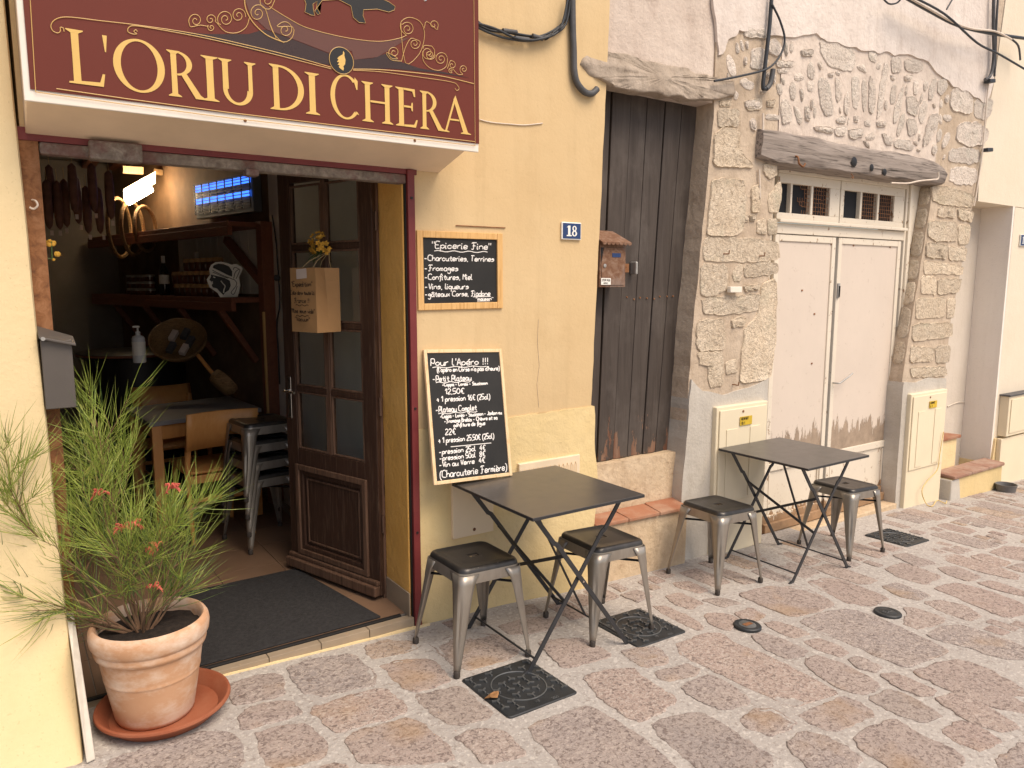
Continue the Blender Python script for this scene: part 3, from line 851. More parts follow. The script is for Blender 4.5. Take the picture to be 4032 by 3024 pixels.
# ---- the shop room
room = thing('shop_room', 'dim shop room seen through the open doorway', 'room', (0.4, 2.5, 0))
nt = 0
fl = MB().box(-2.0, 2.2, 0.053, 5.6, -0.12, -0.006).build('floor_bed', MAT['in_dark'], room)
for i in range(10):
    for j in range(9):
        x0, y0 = -1.5+i*0.34, 0.056+j*0.34
        if x0 > 1.55: continue
        MB().box(x0, min(x0+0.336, 1.61), y0, y0+0.336, -0.0058, 0.0).build('floor_tile', MAT['floor'], room)
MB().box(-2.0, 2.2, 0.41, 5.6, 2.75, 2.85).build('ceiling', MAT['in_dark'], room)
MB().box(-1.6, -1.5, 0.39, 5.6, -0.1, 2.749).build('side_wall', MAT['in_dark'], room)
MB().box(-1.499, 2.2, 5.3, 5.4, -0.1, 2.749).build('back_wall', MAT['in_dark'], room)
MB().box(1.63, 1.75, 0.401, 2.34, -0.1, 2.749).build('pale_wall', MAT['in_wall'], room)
WD = V((-0.208, 0.978, 0)).normalized(); WN = V((-WD.y, WD.x, 0))    # WN points into the room (to the left)
W0 = V((1.63, 2.34, 0))
MB().obox(W0+WD*1.55-WN*0.05+V((0, 0, 1.32)), WD*1.55, WN*0.05, V((0, 0, 1.43))).build('lined_wall', MAT['ply'], room)
for k in range(12):
    MB().obox(W0+WD*(0.12+k*0.125)+WN*0.006+V((0, 0, 1.78)), WD*0.06, WN*0.005, V((0, 0, 0.26))).build('wall_board', MAT['in_wall'], room)
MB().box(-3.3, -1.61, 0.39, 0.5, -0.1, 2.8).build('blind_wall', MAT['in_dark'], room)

# ---- the glazed door leaf, hinged on the right and swung inwards
HX, HY = 1.512, 0.262
DL = V((1.285-HX, 0.965-HY, 0)); DLEN = DL.length; DU = DL.normalized()
DN = V((-DU.y, DU.x, 0))                  # normal; pick the side facing the street-left
if DN.x > 0: DN = -DN
door = MB()
def dbox(mb, u0, u1, z0, z1, n0, n1):
    c = V((HX, HY, 0))+DU*((u0+u1)/2)+DN*((n0+n1)/2)+V((0, 0, (z0+z1)/2))
    mb.obox(c, DU*((u1-u0)/2), DN*((n1-n0)/2), V((0, 0, (z1-z0)/2)))
    return mb
DT = 2.22
dbox(door, 0.0, 0.095, 0.02, DT, -0.02, 0.02); dbox(door, DLEN-0.095, DLEN, 0.02, DT, -0.02, 0.02)
dbox(door, 0.0955, DLEN-0.0955, 0.02, 0.12, -0.0195, 0.0195); dbox(door, 0.0955, DLEN-0.0955, 0.60, 0.70, -0.0195, 0.0195); dbox(door, 0.0955, DLEN-0.0955, 2.12, DT, -0.0195, 0.0195)
door = door.build('glazed_door', MAT['door_brown'], shop, bevel=0.003)
door['label'] = 'dark brown glazed door leaf swung open into the shop'
dbox(MB(), 0.096, DLEN-0.096, 0.121, 0.599, -0.008, 0.008).build('door_panel', MAT['door_brown'], door)
def frame_ring(u0, u1, z0, z1, w, n0, n1, name, mat, par):
    mb = MB()
    dbox(mb, u0, u0+w, z0, z1, n0, n1); dbox(mb, u1-w, u1, z0, z1, n0, n1)
    dbox(mb, u0+w+.0002, u1-w-.0002, z0, z0+w, n0, n1-.0007); dbox(mb, u0+w+.0002, u1-w-.0002, z1-w, z1, n0, n1-.0007)
    return mb.build(name, mat, par, bevel=0.003)
frame_ring(0.078, DLEN-0.078, 0.105, 0.615, 0.030, 0.0205, 0.036, 'panel_moulding', MAT['door_edge'], door)
frame_ring(0.109, DLEN-0.109, 0.136, 0.584, 0.024, 0.009, 0.026, 'panel_moulding', MAT['door_brown'], door)
frame_ring(0.150, DLEN-0.150, 0.177, 0.543, 0.012, 0.009, 0.016, 'panel_moulding', MAT['door_edge'], door)
dbox(dbox(MB(), -0.0, DLEN, 0.022, 0.075, 0.0205, 0.06), 0.0, DLEN, 0.0755, 0.10, 0.0205, 0.042).build('weather_bar', MAT['door_edge'], door, bevel=0.006)
mid = DLEN/2
dbox(MB(), mid-0.016, mid+0.016, 0.7005, 2.1195, -0.018, 0.018).build('glazing_bar', MAT['door_edge'], door, bevel=0.004)
RZ = [0.70, 1.035, 1.385, 1.785, 2.12]
for r in range(4):
    if r: 
        for a, b in ((0.096, mid-0.017), (mid+0.017, DLEN-0.096)):
            dbox(MB(), a, b, RZ[r]-0.015, RZ[r]+0.015, -0.0175, 0.0175).build('glazing_bar', MAT['door_brown'], door, bevel=0.004)
    for a, b in ((0.098, mid-0.018), (mid+0.018, DLEN-0.098)):
        dbox(MB(), a, b, RZ[r]+(0.0155 if r else 0.001), RZ[r+1]-0.0155, -0.002, 0.002).build('pane', MAT['glass'], door)
        frame_ring(a, b, RZ[r]+(0.0158 if r else 0.0012), RZ[r+1]-0.0158, 0.011, 0.0024, 0.0165, 'pane_bead', MAT['door_edge'], door)
hp = V((HX, HY, 0))+DU*(DLEN-0.045)
MB().obox(hp+DN*0.0235+V((0, 0, 0.98)), DU*0.013, DN*0.0025, V((0, 0, 0.115))).build('handle_plate', MAT['chrome'], door, bevel=0.002)
MB().tube([hp+DN*0.026+V((0, 0, 1.02)), hp+DN*0.062+V((0, 0, 1.02)), hp+DN*0.066+DU*(-0.02)+V((0, 0, 1.02)), hp+DN*0.066+DU*(-0.10)+V((0, 0, 1.018))], 0.007, 8).build('door_handle', MAT['chrome'], door, smooth=60)
# fixed door frame behind the reveal
MB().box(1.530, 1.62, 0.302, 0.352, 0.0, 2.3).build('door_frame', MAT['door_brown'], shop, bevel=0.004)
MB().box(1.514, 1.534, 0.264, 0.300, 0.0, 2.3).build('door_frame', MAT['door_edge'], shop, bevel=0.004)
for z in (0.35, 0.95, 1.85):
    MB().tube([(1.516, 0.255, z), (1.516, 0.255, z+0.09)], 0.007, 8).build('hinge', MAT['door_edge'], shop, smooth=60)

# ================================================================== THE STONE HOUSE
sh = thing('stone_house', 'weathered pinkish house of exposed rubble stone between the yellow and the cream one', 'house', (4.6, 0, gz(4.6)))
R = MAT['render']
EX = lambda z: 0
wall('rendered_wall', [(2.742, 2.66), (3.585, 2.66), (3.585, TOP), (2.742, TOP)], 0.03, 0.42, R, sh)
PL = [(3.405, -0.2), (3.41, 0.25), (3.463, 1.3), (3.58, 2.50), (3.586, 2.66), (3.586, TOP), (4.20, TOP), (4.19, 2.4), (4.17, 1.9), (4.16, 1.0), (4.19, 0.96), (4.19, -0.25)]
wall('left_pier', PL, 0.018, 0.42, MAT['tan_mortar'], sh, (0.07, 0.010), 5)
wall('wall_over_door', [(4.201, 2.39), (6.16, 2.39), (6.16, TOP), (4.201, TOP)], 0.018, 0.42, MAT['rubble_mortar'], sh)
# old lime render left on the upper wall, with a ragged lower edge
RP = [dw(x, y, 0.006) for x, y in ((1540, -60), (1545, 60), (1552, 120), (1600, 60), (1660, 70), (1700, 78), (1760, 72), (1790, 95), (1850, 100), (1900, 115), (1960, 118), (2005, 135), (2040, 170), (2080, 195), (2130, 220), (2146, 180), (2156, -60))]
MB().prism(rough_edge(RP, 0.03, 0.032, 12), (0, 0.02, 0)).build('render_coat', MAT['render_flared'], sh)
PR = [(5.90, -0.32), (5.90, 0.85), (5.98, 1.35), (6.06, 1.78), (6.161, 2.39), (6.161, TOP), (7.13, TOP), (7.01, 3.31), (6.89, 2.68), (6.82, 2.29), (6.78, 2.09), (6.69, 1.65), (6.60, 1.31), (6.57, 0.82), (6.56, 0.37), (6.57, -0.33)]
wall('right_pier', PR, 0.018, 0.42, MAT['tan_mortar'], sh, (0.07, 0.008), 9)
# cement plinths under both piers
wall('cement_plinth', [(3.392, -0.2), (3.40, 0.28), (3.452, 1.02), (3.56, 0.94), (3.75, 0.90), (4.0, 0.92), (4.196, 0.97), (4.196, -0.25)], 0.004, 0.35, MAT['cement'], sh, (0.05, 0.010), 2)
wall('cement_plinth', [(5.893, -0.32), (5.893, 0.82), (6.10, 0.80), (6.3, 0.83), (6.576, 0.80), (6.572, 0.37), (6.580, -0.33)], 0.004, 0.40, MAT['cement'], sh, (0.05, 0.008), 4)
# stones
STONES = {
 (2700, 350, 1.3267): """165,110 270,105 275,195 170,200
150,235 200,205 275,215 280,330 330,380 340,410 145,405
135,475 300,480 310,590 290,760 110,765 125,600
105,775 330,780 480,800 485,890 330,905 95,900
80,915 215,920 215,1050 150,1080 75,1080
240,960 275,915 300,920 285,1005 250,1005
305,925 400,905 480,910 480,960 400,980 305,985
300,1030 380,1020 380,1050 305,1060
85,1095 385,1070 375,1160 170,1180 95,1175
390,1030 470,1000 460,1350 435,1510 280,1530 290,1380 310,1240 370,1190
60,1210 190,1200 205,1290 195,1360 55,1370
60,1375 195,1375 190,1550 120,1560 110,1430 70,1440
235,1210 280,1185 315,1200 300,1240 240,1245
205,1430 260,1410 265,1480 210,1495
400,395 470,380 475,450 430,475 405,440
430,560 495,480 500,570 480,650 430,640
370,690 410,675 420,760 370,755
425,680 475,680 475,760 428,765
295,655 325,655 325,695 300,695
330,660 362,655 360,690 332,690
340,510 385,500 385,600 375,650 340,640
305,60 390,50 390,110 320,115
420,60 465,55 460,95 420,95
175,62 235,58 232,92 175,92""",
 (2900, 100, 1.9541): """110,180 215,175 240,290 200,340 105,335
55,20 150,0 225,20 230,110 60,90
300,270 440,275 435,315 310,325
310,335 400,325 395,365 320,370
490,185 585,185 585,240 500,240
300,455 340,450 355,520 320,540
640,110 760,90 900,200 910,290 870,355 720,320 650,220
700,365 740,360 745,395 705,400
625,405 700,410 745,640 730,690 680,700 640,620
755,400 800,420 810,560 765,600
880,400 940,400 945,560 925,650 890,620
960,420 1000,430 1000,600 970,680
1020,390 1060,440 1065,600 1040,690 1010,640
1130,300 1170,290 1140,500 1110,690 1075,720 1085,560
1185,250 1260,240 1260,365 1190,365
1285,450 1270,600 1240,720 1200,760 1210,640 1250,520
1180,380 1220,400 1210,425 1185,415
1285,385 1350,380 1340,425 1290,430
1290,260 1400,265 1440,330 1370,370 1290,340
1545,420 1610,410 1620,480 1570,545 1540,510
1650,490 1750,480 1810,560 1800,690 1640,650
1830,570 1970,560 1960,680 1900,730 1825,700
1590,690 1640,685 1660,720 1620,745 1590,720
1480,690 1550,680 1540,780 1480,900 1425,935 1440,850
1700,760 1830,740 1930,800 1920,900 1800,940 1690,890
1640,950 1770,935 1870,970 1855,1070 1630,1050
1650,1085 1850,1100 1835,1230 1640,1220
745,790 820,770 850,790 830,850 760,855
860,800 960,790 970,850 900,880 860,860
990,850 1040,815 1070,850 1050,880 1000,885
590,780 680,770 740,800 735,835 600,810
1070,735 1140,735 1145,780 1080,785
1110,820 1190,860 1200,920 1140,920
1215,880 1330,880 1360,940 1330,965 1210,940
440,380 500,370 520,410 480,430 445,420
540,430 600,440 580,520 545,500
520,630 550,620 560,740 525,730
430,620 480,640 510,720 480,780
900,690 935,700 930,750 900,740
980,730 1030,730 1030,780 985,775
1300,560 1350,540 1400,600 1380,700 1310,680
1300,720 1370,720 1390,820 1320,860
920,310 980,300 1000,370 940,345
1010,190 1080,200 1070,290 1020,270
60,575 190,580 185,645 65,640
230,680 330,690 325,730 220,725""",
 (3350, 600, 1.5088): """490,200 590,205 715,250 730,285 715,325 560,315 485,290
520,320 615,330 615,390 510,385
632,335 722,348 712,420 637,395
460,410 620,412 628,525 500,530 455,495
638,430 712,435 692,548 634,545
445,538 568,548 563,630 445,625
577,560 685,570 675,645 582,640
435,645 560,658 665,675 660,725 435,722
418,735 503,740 502,845 414,838
515,750 655,750 636,830 512,845
390,865 560,865 555,975 385,990
572,870 622,870 607,980 567,985
370,1018 597,1010 595,1095 365,1125
355,1153 487,1158 478,1237 350,1247
502,1148 587,1145 582,1247 503,1255
350,1278 556,1270 566,1325 365,1340"""}
k = 0; WALLED = []
for (ox, oy, sc), txt in STONES.items():
    for line in txt.strip().split('\n'):
        P = [wp(ox+float(a)/sc, oy+float(b)/sc, 0.018) for a, b in (w.split(',') for w in line.split())]
        c_ = sum(P, V((0, 0, 0)))/len(P); P = [c_+(p-c_)*1.05 for p in P]; WALLED.append([V((p.x, p.z)) for p in P])
        h = random.uniform(0.007, 0.016) if oy != 100 else random.uniform(0.005, 0.014)
        mb = stone_mesh(MB(), P, (0, -1, 0), h, k*2.1+50, 0.016 if oy == 100 else 0.011, 44, 0.6, 0.009, 0.17 if oy == 100 else 0.10)
        mb.build('stone', MAT['rubble'] if oy == 100 else MAT['lime'], sh, smooth=65); k += 1
# smaller rubble packed between them above the beam
BEAMP = [wp(2900+x/1.9541, 100+y/1.9541, 0.018) for x, y in ((190, 770), (1540, 1020), (1640, 1090), (1640, 1240), (190, 1240))]
WALLED.append([V((p.x, p.z)) for p in BEAMP])
UP_R = [dw(x, y, 0.018) for x, y in ((1560, 130), (1600, 70), (1700, 85), (1790, 100), (1900, 122), (2000, 142), (2060, 190), (2120, 230), (2085, 420), (1995, 400), (1650, 275), (1645, 340), (1560, 210))]
UP_R = [V((p.x, p.z)) for p in UP_R]
def wfree(poly, gap):
    c = sum(poly, V((0, 0)))/len(poly)
    pts = list(poly)+[(p+c)/2 for p in poly]+[c]
    for L in WALLED:
        if min((q-c).length for q in L) > 0.9 and not inside(c, L): continue
        for p in pts:
            if inside(p, L): return False
            for i in range(len(L)):
                if seg_dist(p, L[i], L[i-1]) < gap: return False
        for q in L:
            if inside(q, poly): return False
    return all(inside(p, UP_R) for p in poly)
rw = random.Random(17); ns = 0
for tries in range(2600):
    if ns >= 120: break
    c = V((rw.uniform(3.6, 7.0), rw.uniform(2.2, 3.4)))
    big = tries < 1200
    a_ = rw.uniform(0.06, 0.11) if big else rw.uniform(0.025, 0.055); b_ = a_*rw.uniform(0.35, 0.8)
    lean = math.pi/2-(c.x-5.1)*0.22+rw.gauss(0, 0.15) if rw.random() < 0.7 else rw.uniform(0, 3.14)
    q = []
    for i in range(8):
        t_ = i*math.pi/4+rw.uniform(-.2, .2); r1 = rw.uniform(.8, 1.12)
        x_, y_ = a_*math.cos(t_)*r1, b_*math.sin(t_)*r1
        q.append(c+V((x_*math.cos(lean)-y_*math.sin(lean), x_*math.sin(lean)+y_*math.cos(lean))))
    if wfree(q, 0.010):
        P = [V((p.x, 0.018, p.y)) for p in q]
        stone_mesh(MB(), P, (0, -1, 0), rw.uniform(0.004, 0.013), tries*1.3, 0.012, 26, 0.7, 0.008).build('stone', MAT['rubble'], sh, smooth=65)
        WALLED.append(q); ns += 1
# stones of the splayed reveal right of the white doors (they face the opening)
zz = [-0.25, 0.10, 0.42, 0.72, 0.95, 1.15, 1.42, 1.62, 1.80, 2.02, 2.20, 2.37]
def prx(z):
    pts = [(-0.32, 5.90), (0.85, 5.90), (1.35, 5.98), (1.78, 6.06), (2.39, 6.161)]
    for (a, xa), (b, xb) in zip(pts, pts[1:]):
        if z <= b: return xa+(xb-xa)*(z-a)/(b-a)
    return 6.161
for a, b in list(zip(zz, zz[1:]))[4:]:
    P = [V((prx(a)-0.0, 0.03, a+0.01)), V((prx(b)-0.0, 0.03, b-0.012)), V((prx(b)-0.0, 0.115, b-0.012)), V((prx(a)-0.0, 0.115, a+0.01))]
    stone_mesh(MB(), P, (-1, 0, 0.15), 0.010, k*1.9+9, 0.008, 22, 0.9, 0.01).build('stone', MAT['lime'], sh, smooth=65); k += 1
# rough stone head over the dark door
P = [dw(x, y, -0.012) for x, y in ((1255, 135), (1275, 108), (1312, 105), (1420, 128), (1500, 150), (1560, 165), (1594, 175), (1592, 207), (1545, 213), (1507, 214), (1440, 205), (1380, 196), (1325, 189), (1300, 178), (1270, 160))]
P = rough_edge(P, 0.022, 0.022, 8)
mb = MB()
c0 = sum(P, V((0, 0, 0)))/len(P)
def fr(p, a_): return a_*(noise.noise(p*7)+0.6*noise.noise(p*19+V((3, 1, 0)))+0.4*noise.noise(p*45))
RG = []
for f, o_ in ((0, 0.08), (0, 0.010), (0.03, 0.0), (0.12, 0.0), (0.24, 0.0), (0.36, 0.0), (0.5, 0.0), (0.62, 0.0), (0.75, 0.0), (0.88, 0.0)):
    RG.append([(lambda q: q+V((0, o_+fr(q, 0.017 if o_ < 0.09 else 0)+0.035*max(0, (q.z-c0.z)/0.10), 0)))(p+(c0-p)*f) for p in P])
mb.loops(RG, True, True)
mb.build('door_head', MAT['head'], sh, smooth=70)
# dark plank door
dd_ = thing('tmp', 'x', 'x')
bpy.data.objects.remove(dd_)
dk = MB().box(2.66, 3.62, 0.185, 0.21, 0.53, 2.70).build('plank_door', MAT['black'], sh)
dk['label'] = 'tall dark plank door with worn reddish foot'
edges_t = [2.66, 2.90, 3.045, 3.178, 3.325, 3.465, 3.60]
edges_b = [2.62, 2.83, 2.955, 3.075, 3.20, 3.31, 3.42]
for i in range(6):
    g = 0.0035
    yo = 0.15 + (0.004 if i % 2 else 0.0) - (0.012 if i == 1 else 0)
    a, b, c2, d2 = edges_b[i]+g, edges_b[i+1]-g, edges_t[i+1]-g, edges_t[i]+g
    zb0 = 0.556+random.uniform(-.004, .004)
    P = [V((a, yo, zb0)), V((b, yo, zb0)), V((c2, yo, 2.69)), V((d2, yo, 2.69))]
    MB().prism(P, (0, 0.034, 0)).build('plank', MAT['planks'], dk, bevel=0.004)
for (x, z, w, h) in ((2.965, 1.685, 0.03, 0.075), (3.02, 1.687, 0.032, 0.05)):
    MB().box(x-w/2, x+w/2, 0.128, 0.139, z-h/2, z+h/2).build('lock_plate', MAT['rust'], dk, bevel=0.002)
MB().lathe([(0.012, 0), (0.014, 0.008), (0.010, 0.018)], (2.97, 0.127, 1.69), 12, (0, -1, 0)).build('door_knob', MAT['rust'], dk, smooth=60)
mb = MB().box(3.060, 3.078, 0.095, 0.148, 1.65, 1.725); mb.build('pull_handle', MAT['tin'], dk, bevel=0.007)
for i in range(9):
    x = 2.98+i*0.055+random.uniform(-.01, .01)
    MB().lathe([(0.006, 0), (0.004, 0.004)], (x, 0.149, 1.515+random.uniform(-.01, .01)), 8, (0, -1, 0)).build('nail_head', MAT['rust'], dk)
# below the door: rough render, terracotta ledge, base
wall('rough_render_under_door', [(2.60, 0.20), (3.40, 0.20), (3.44, 0.555), (2.60, 0.555)], 0.085, 0.42, MAT['roughbase'], sh, (0.06, 0.006), 6)
wall('rough_base', [(2.60, -0.2), (3.398, -0.2), (3.41, 0.232), (2.60, 0.246)], -0.035, 0.40, MAT['roughbase'], sh, (0.06, 0.006), 7)
for i in range(3):
    a = 2.66+i*0.25; 
    MB().prism([(a, -0.055, 0.262-0.02*i/3), (a+0.245, -0.055, 0.256-0.02*i/3), (a+0.245, 0.084, 0.270), (a, 0.084, 0.274)], (0, 0, -0.022)).build('ledge_tile', MAT['tile_red'], sh, bevel=0.005)
# jamb infill plaster on the right of the dark door
# white doors
wd = MB()
YD = 0.13
wd.box(4.14, 4.36, YD+0.02, YD+0.07, -0.25, 2.40)
wd.box(5.965, 6.22, YD-0.012, YD+0.07, -0.26, 2.40)
wd.box(4.361, 5.964, YD-0.010, YD+0.06, 2.335, 2.40)
wd.box(4.361, 5.964, YD-0.010, YD+0.06, 1.935, 2.005)
wd = wd.build('door_frame', MAT['door_white'], sh, bevel=0.004)
wd['label'] = 'cream painted frame of the double doors with a transom light'
MB().box(5.99, 6.03, YD-0.03, YD-0.0125, -0.26, 2.39).build('frame_bead', MAT['door_white'], wd, bevel=0.004)
MB().box(4.361, 5.964, YD-0.040, YD-0.0105, 2.008, 2.030).build('drip_rail', MAT['door_white'], wd, bevel=0.004)
for nm, x0, x1, panes in (('s', 4.37, 5.085, ((4.38, 4.51), (4.53, 4.74), (4.765, 4.965))), ('s', 5.095, 5.955, ((5.14, 5.345), (5.37, 5.575), (5.60, 5.81)))):
    sb = MB()
    z0, z1 = 2.031, 2.334
    pz0, pz1 = 2.075, 2.272
    sb.box(x0, x1, YD-0.002, YD+0.04, z0, pz0); sb.box(x0, x1, YD-0.002, YD+0.04, pz1, z1)
    xs = [x0]+[v_ for p in panes for v_ in p]+[x1]
    for i in range(0, len(xs), 2):
        sb.box(xs[i], xs[i+1], YD-0.0015, YD+0.0395, pz0+.0003, pz1-.0003)
    sb = sb.build('transom_sash', MAT['door_white'], wd, bevel=0.003)
    for pi_, (a, b) in enumerate(panes):
        MB().box(a-.003, b+.003, YD+0.03, YD+0.034, pz0-.003, pz1+.003).build('pane', MAT['dark_hole'], sb)
        if (x0 < 5 and pi_ == 0) or (x0 > 5 and pi_ == 0): continue
        g = MB(); st = 0.026; broken = x0 < 5
        nx = int((b-a)/st); nz = int((pz1-pz0)/st)
        for i in range(nx+1):
            for j in range(nz+1):
                if broken and pi_ == 1 and (i/nx < 0.55+0.25*math.sin(j*1.7)): continue
                x = a+(b-a)*i/nx; z = pz0+(pz1-pz0)*j/nz
                jx = random.uniform(-.006, .006) if broken else 0; jz = random.uniform(-.006, .006) if broken else 0
                if i < nx: g.bar((x+jx, YD+0.012, z+jz), (x+(b-a)/nx, YD+0.012, z), 0.0032, 0.002)
                if j < nz: g.bar((x+jx, YD+0.0145, z+jz), (x, YD+0.0145, z+(pz1-pz0)/nz), 0.0032, 0.002, (1, 0, 0))
        g.build('wire_mesh', MAT['rust'], sb)
leafs = ((4.365, 5.065), (5.10, 5.945))
for li, (a, b) in enumerate(leafs):
    lf = MB()
    w = 0.045
    lf.box(a, a+w, YD-0.004, YD+0.035, -0.17, 1.93); lf.box(b-w, b, YD-0.004, YD+0.035, -0.17, 1.93)
    lf.box(a+w+.0004, b-w-.0004, YD-0.0035, YD+0.034, 1.885, 1.93)
    lf.box(a+w+.0004, b-w-.0004, YD-0.0035, YD+0.034, 0.275, 0.33); lf.box(a+w+.0004, b-w-.0004, YD-0.0035, YD+0.034, -0.17, -0.05)
    lf = lf.build('door_leaf', MAT['door_white'], sh, bevel=0.004)
    lf['label'] = ('left' if li == 0 else 'right')+' cream door leaf with a flaking panel'
    MB().box(a+w-.002, b-w+.002, YD+0.006, YD+0.03, 0.331, 1.884).build('upper_panel', MAT['door_panel'], lf)
    MB().box(a+w-.002, b-w+.002, YD+0.012, YD+0.03, -0.049, 0.274).build('lower_panel', MAT['door_white'], lf)
    MB().box(a+w+.01, a+w+.022, YD+0.0, YD+0.0118, -0.04, 0.265).build('panel_bead', MAT['door_white'], lf, bevel=0.003)
    MB().box(b-w-.022, b-w-.01, YD+0.0, YD+0.0118, -0.04, 0.265).build('panel_bead', MAT['door_white'], lf, bevel=0.003)
    MB().box(a-.002, b+.002, YD-0.03, YD-0.0042, -0.165, -0.10).build('kick_rail', MAT['door_white'], lf, bevel=0.005)
    if li == 1:
        MB().tube([(5.125, YD-0.004, 0.86), (5.125, YD-0.045, 0.86), (5.14, YD-0.05, 0.86), (5.25, YD-0.05, 0.90), (5.30, YD-0.05, 0.925)], 0.006, 8).build('lever_handle', MAT['tin'], lf, smooth=60)
        MB().box(5.105, 5.130, YD-0.016, YD-0.0045, 1.49, 1.60).build('lock_case', MAT['tin'], lf, bevel=0.003)
        MB().box(5.113, 5.123, YD-0.022, YD-0.0165, 1.50, 1.58).build('lock_slot', MAT['black'], lf)
for x, z in ((4.86, 1.38), (4.86, 1.02), (5.02, 1.88), (5.30, 1.88), (5.8, 1.88), (4.7, 1.55)):
    MB().box(x-0.008, x+0.008, YD+0.002, YD+0.0055, z-0.006, z+0.006).build('paint_chip', MAT['rust'], sh)
MB().box(4.19, 5.92, 0.0, 0.13, -0.30, -0.172).build('door_sill', MAT['roughbase'], sh, bevel=0.01)
# timber beam over the white doors
BP = [(205, 795), (400, 825), (650, 862), (750, 893), (1050, 948), (1340, 992), (1540, 1042), (1600, 1085), (1618, 1150), (1600, 1222), (1500, 1214), (1300, 1192), (900, 1142), (600, 1102), (330, 1072), (190, 1010)]
P = [wp(2900+x/1.9541, 100+y/1.9541, -0.030) for x, y in BP]
P = rough_edge(P, 0.07, 0.008, 4)
c0 = sum(P, V((0, 0, 0)))/len(P)
mb = MB()
def toward(p, d):
    return V((0, 0, 0)) if abs(c0.z-p.z) < 1e-6 else V((0, 0, math.copysign(min(d, abs(c0.z-p.z)*0.8), c0.z-p.z)))
mb.loops([[p+V((0, 0.2, 0)) for p in P], [p+V((0, 0.018+0.012*noise.noise(p*5), 0)) for p in P], [p+toward(p, 0.014)+V((0, 0.006*noise.noise(p*8), 0)) for p in P],
          [p+toward(p, 0.05)+V((0, -0.006+0.012*noise.noise(V((p.x*3, p.z*20, 1))), 0)) for p in P]], True, True)
bm_o = mb.build('timber_beam', MAT['beam'], sh, smooth=40)
bm_o['label'] = 'weathered grey timber beam over the cream double doors'
for x, y, r in ((905, 1050, 0.035), (1040, 1095, 0.026), (1140, 1130, 0.026)):
    c = wp(2900+x/1.9541, 100+y/1.9541, -0.041)
    MB().lathe([(r, 0), (r*0.7, 0.004)], c, 14, (0.0, -1, 0)).build('knot_hole', MAT['black'], bm_o, smooth=60)
hk = wp(2900+470/1.9541, 100+1075/1.9541, -0.055)
MB().tube(spline([hk+V((0, 0.03, 0.06)), hk+V((0, 0, 0.05)), hk+V((0.0, -0.01, 0.01)), hk+V((0.03, -0.02, -0.01)), hk+V((0.05, -0.02, 0.012))], 4), 0.006, 6).build('iron_hook', MAT['rust'], bm_o, smooth=60)
hk = wp(2900+880/1.9541, 100+1165/1.9541, -0.035)
MB().tube(spline([hk+V((0, 0, 0.02)), hk+V((0.012, -0.01, 0.0)), hk+V((0, -0.014, -0.012)), hk+V((-0.01, -0.01, -0.004))], 4), 0.003, 6).build('iron_hook', MAT['rust'], bm_o, smooth=60)
for x, y in ((2855, 1000), (2995, 1008), (2893, 1515)):
    c = wp(x, y, 0.0)
    MB().tube([c+V((0, 0.02, 0)), c+V((0, -0.03, 0)), c+V((0.0, -0.032, 0.022))], 0.004, 6).build('iron_peg', MAT['rust'], sh, smooth=60)
tag(MB().prism([dw(x, y, 0.004) for x, y in ((1570, 619), (1595, 619), (1595, 632), (1570, 632))], (0, -0.03, 0)).build('door_bell', MAT['bell'], None, bevel=0.004), 'small white rectangular bell cover on the stone pier', 'door bell')

# ================================================================== THE CREAM HOUSE
ch = thing('cream_house', 'smooth cream house at the right edge with a recessed doorway and steps', 'house', (8.0, 0, gz(8)))
wall('upper_wall', [(6.93, 2.29), (12.0, 2.25), (12.0, TOP), (7.18, TOP), (7.05, 3.31), (6.90, 2.68)], 0.03, 0.42, MAT['cream'], ch)
wall('wall', [(7.60, 0.16), (12.0, 0.10), (12.0, 2.249), (7.63, 2.279)], 0.03, 0.40, MAT['cream'], ch)
wall('lower_wall', [(7.50, -0.5), (12.0, -0.6), (12.0, 0.099), (7.60, 0.159)], 0.012, 0.40, MAT['cream_low'], ch, (0.08, 0.008), 3)
wall('alcove_back', [(6.50, -0.4), (7.70, -0.4), (7.72, 2.40), (6.75, 2.40)], 0.30, 0.42, MAT['alcove'], ch)
MB().prism([(7.56, 0.0305, -0.4), (7.56, 0.299, -0.4), (7.595, 0.299, -0.4), (7.595, 0.0305, -0.4)], (0.03, 0, 2.69)).build('alcove_side', MAT['alcove_side'], ch)
crk = spline([wp(3350+x/1.5088, 600+y/1.5088, 0.295) for x, y in ((865, 312), (862, 430), (845, 560), (830, 700), (805, 860), (795, 960), (775, 1130), (750, 1260), (735, 1390), (733, 1478), (640, 1485), (575, 1510))], 4)
MB().tube(crk, 0.006, 5).build('crack', MAT['alcove'], ch)
# two steps
def step(pts, h, name):
    mb = MB().prism([V((x, y, h)) for x, y in pts], (0, 0, -0.028))
    return mb
step([(6.60, 0.05), (7.02, 0.05), (6.98, 0.298), (6.60, 0.298)], 0.26, 't').build('step_tread', MAT['tile_red'], ch, bevel=0.006)
MB().prism([V((6.60, 0.07, 0.231)), V((6.98, 0.07, 0.231)), V((6.95, 0.298, 0.231)), V((6.60, 0.298, 0.231))], (0, 0, -0.6)).build('upper_step', MAT['cream_low'], ch)
for i in range(3):
    a = 6.60+i*0.31; b = a+0.305
    MB().prism([V((a, -0.115, -0.03)), V((b, -0.115, -0.03)), V((b, 0.068, -0.02)), V((a, 0.068, -0.02))], (0, 0, -0.03)).build('step_tread', MAT['tile_edge'], ch, bevel=0.008)
wall('lower_step', [(6.60, -0.4), (7.52, -0.4), (7.52, -0.062), (6.60, -0.062)], -0.095, 0.06, MAT['dado'], ch, (0.06, 0.006), 5)
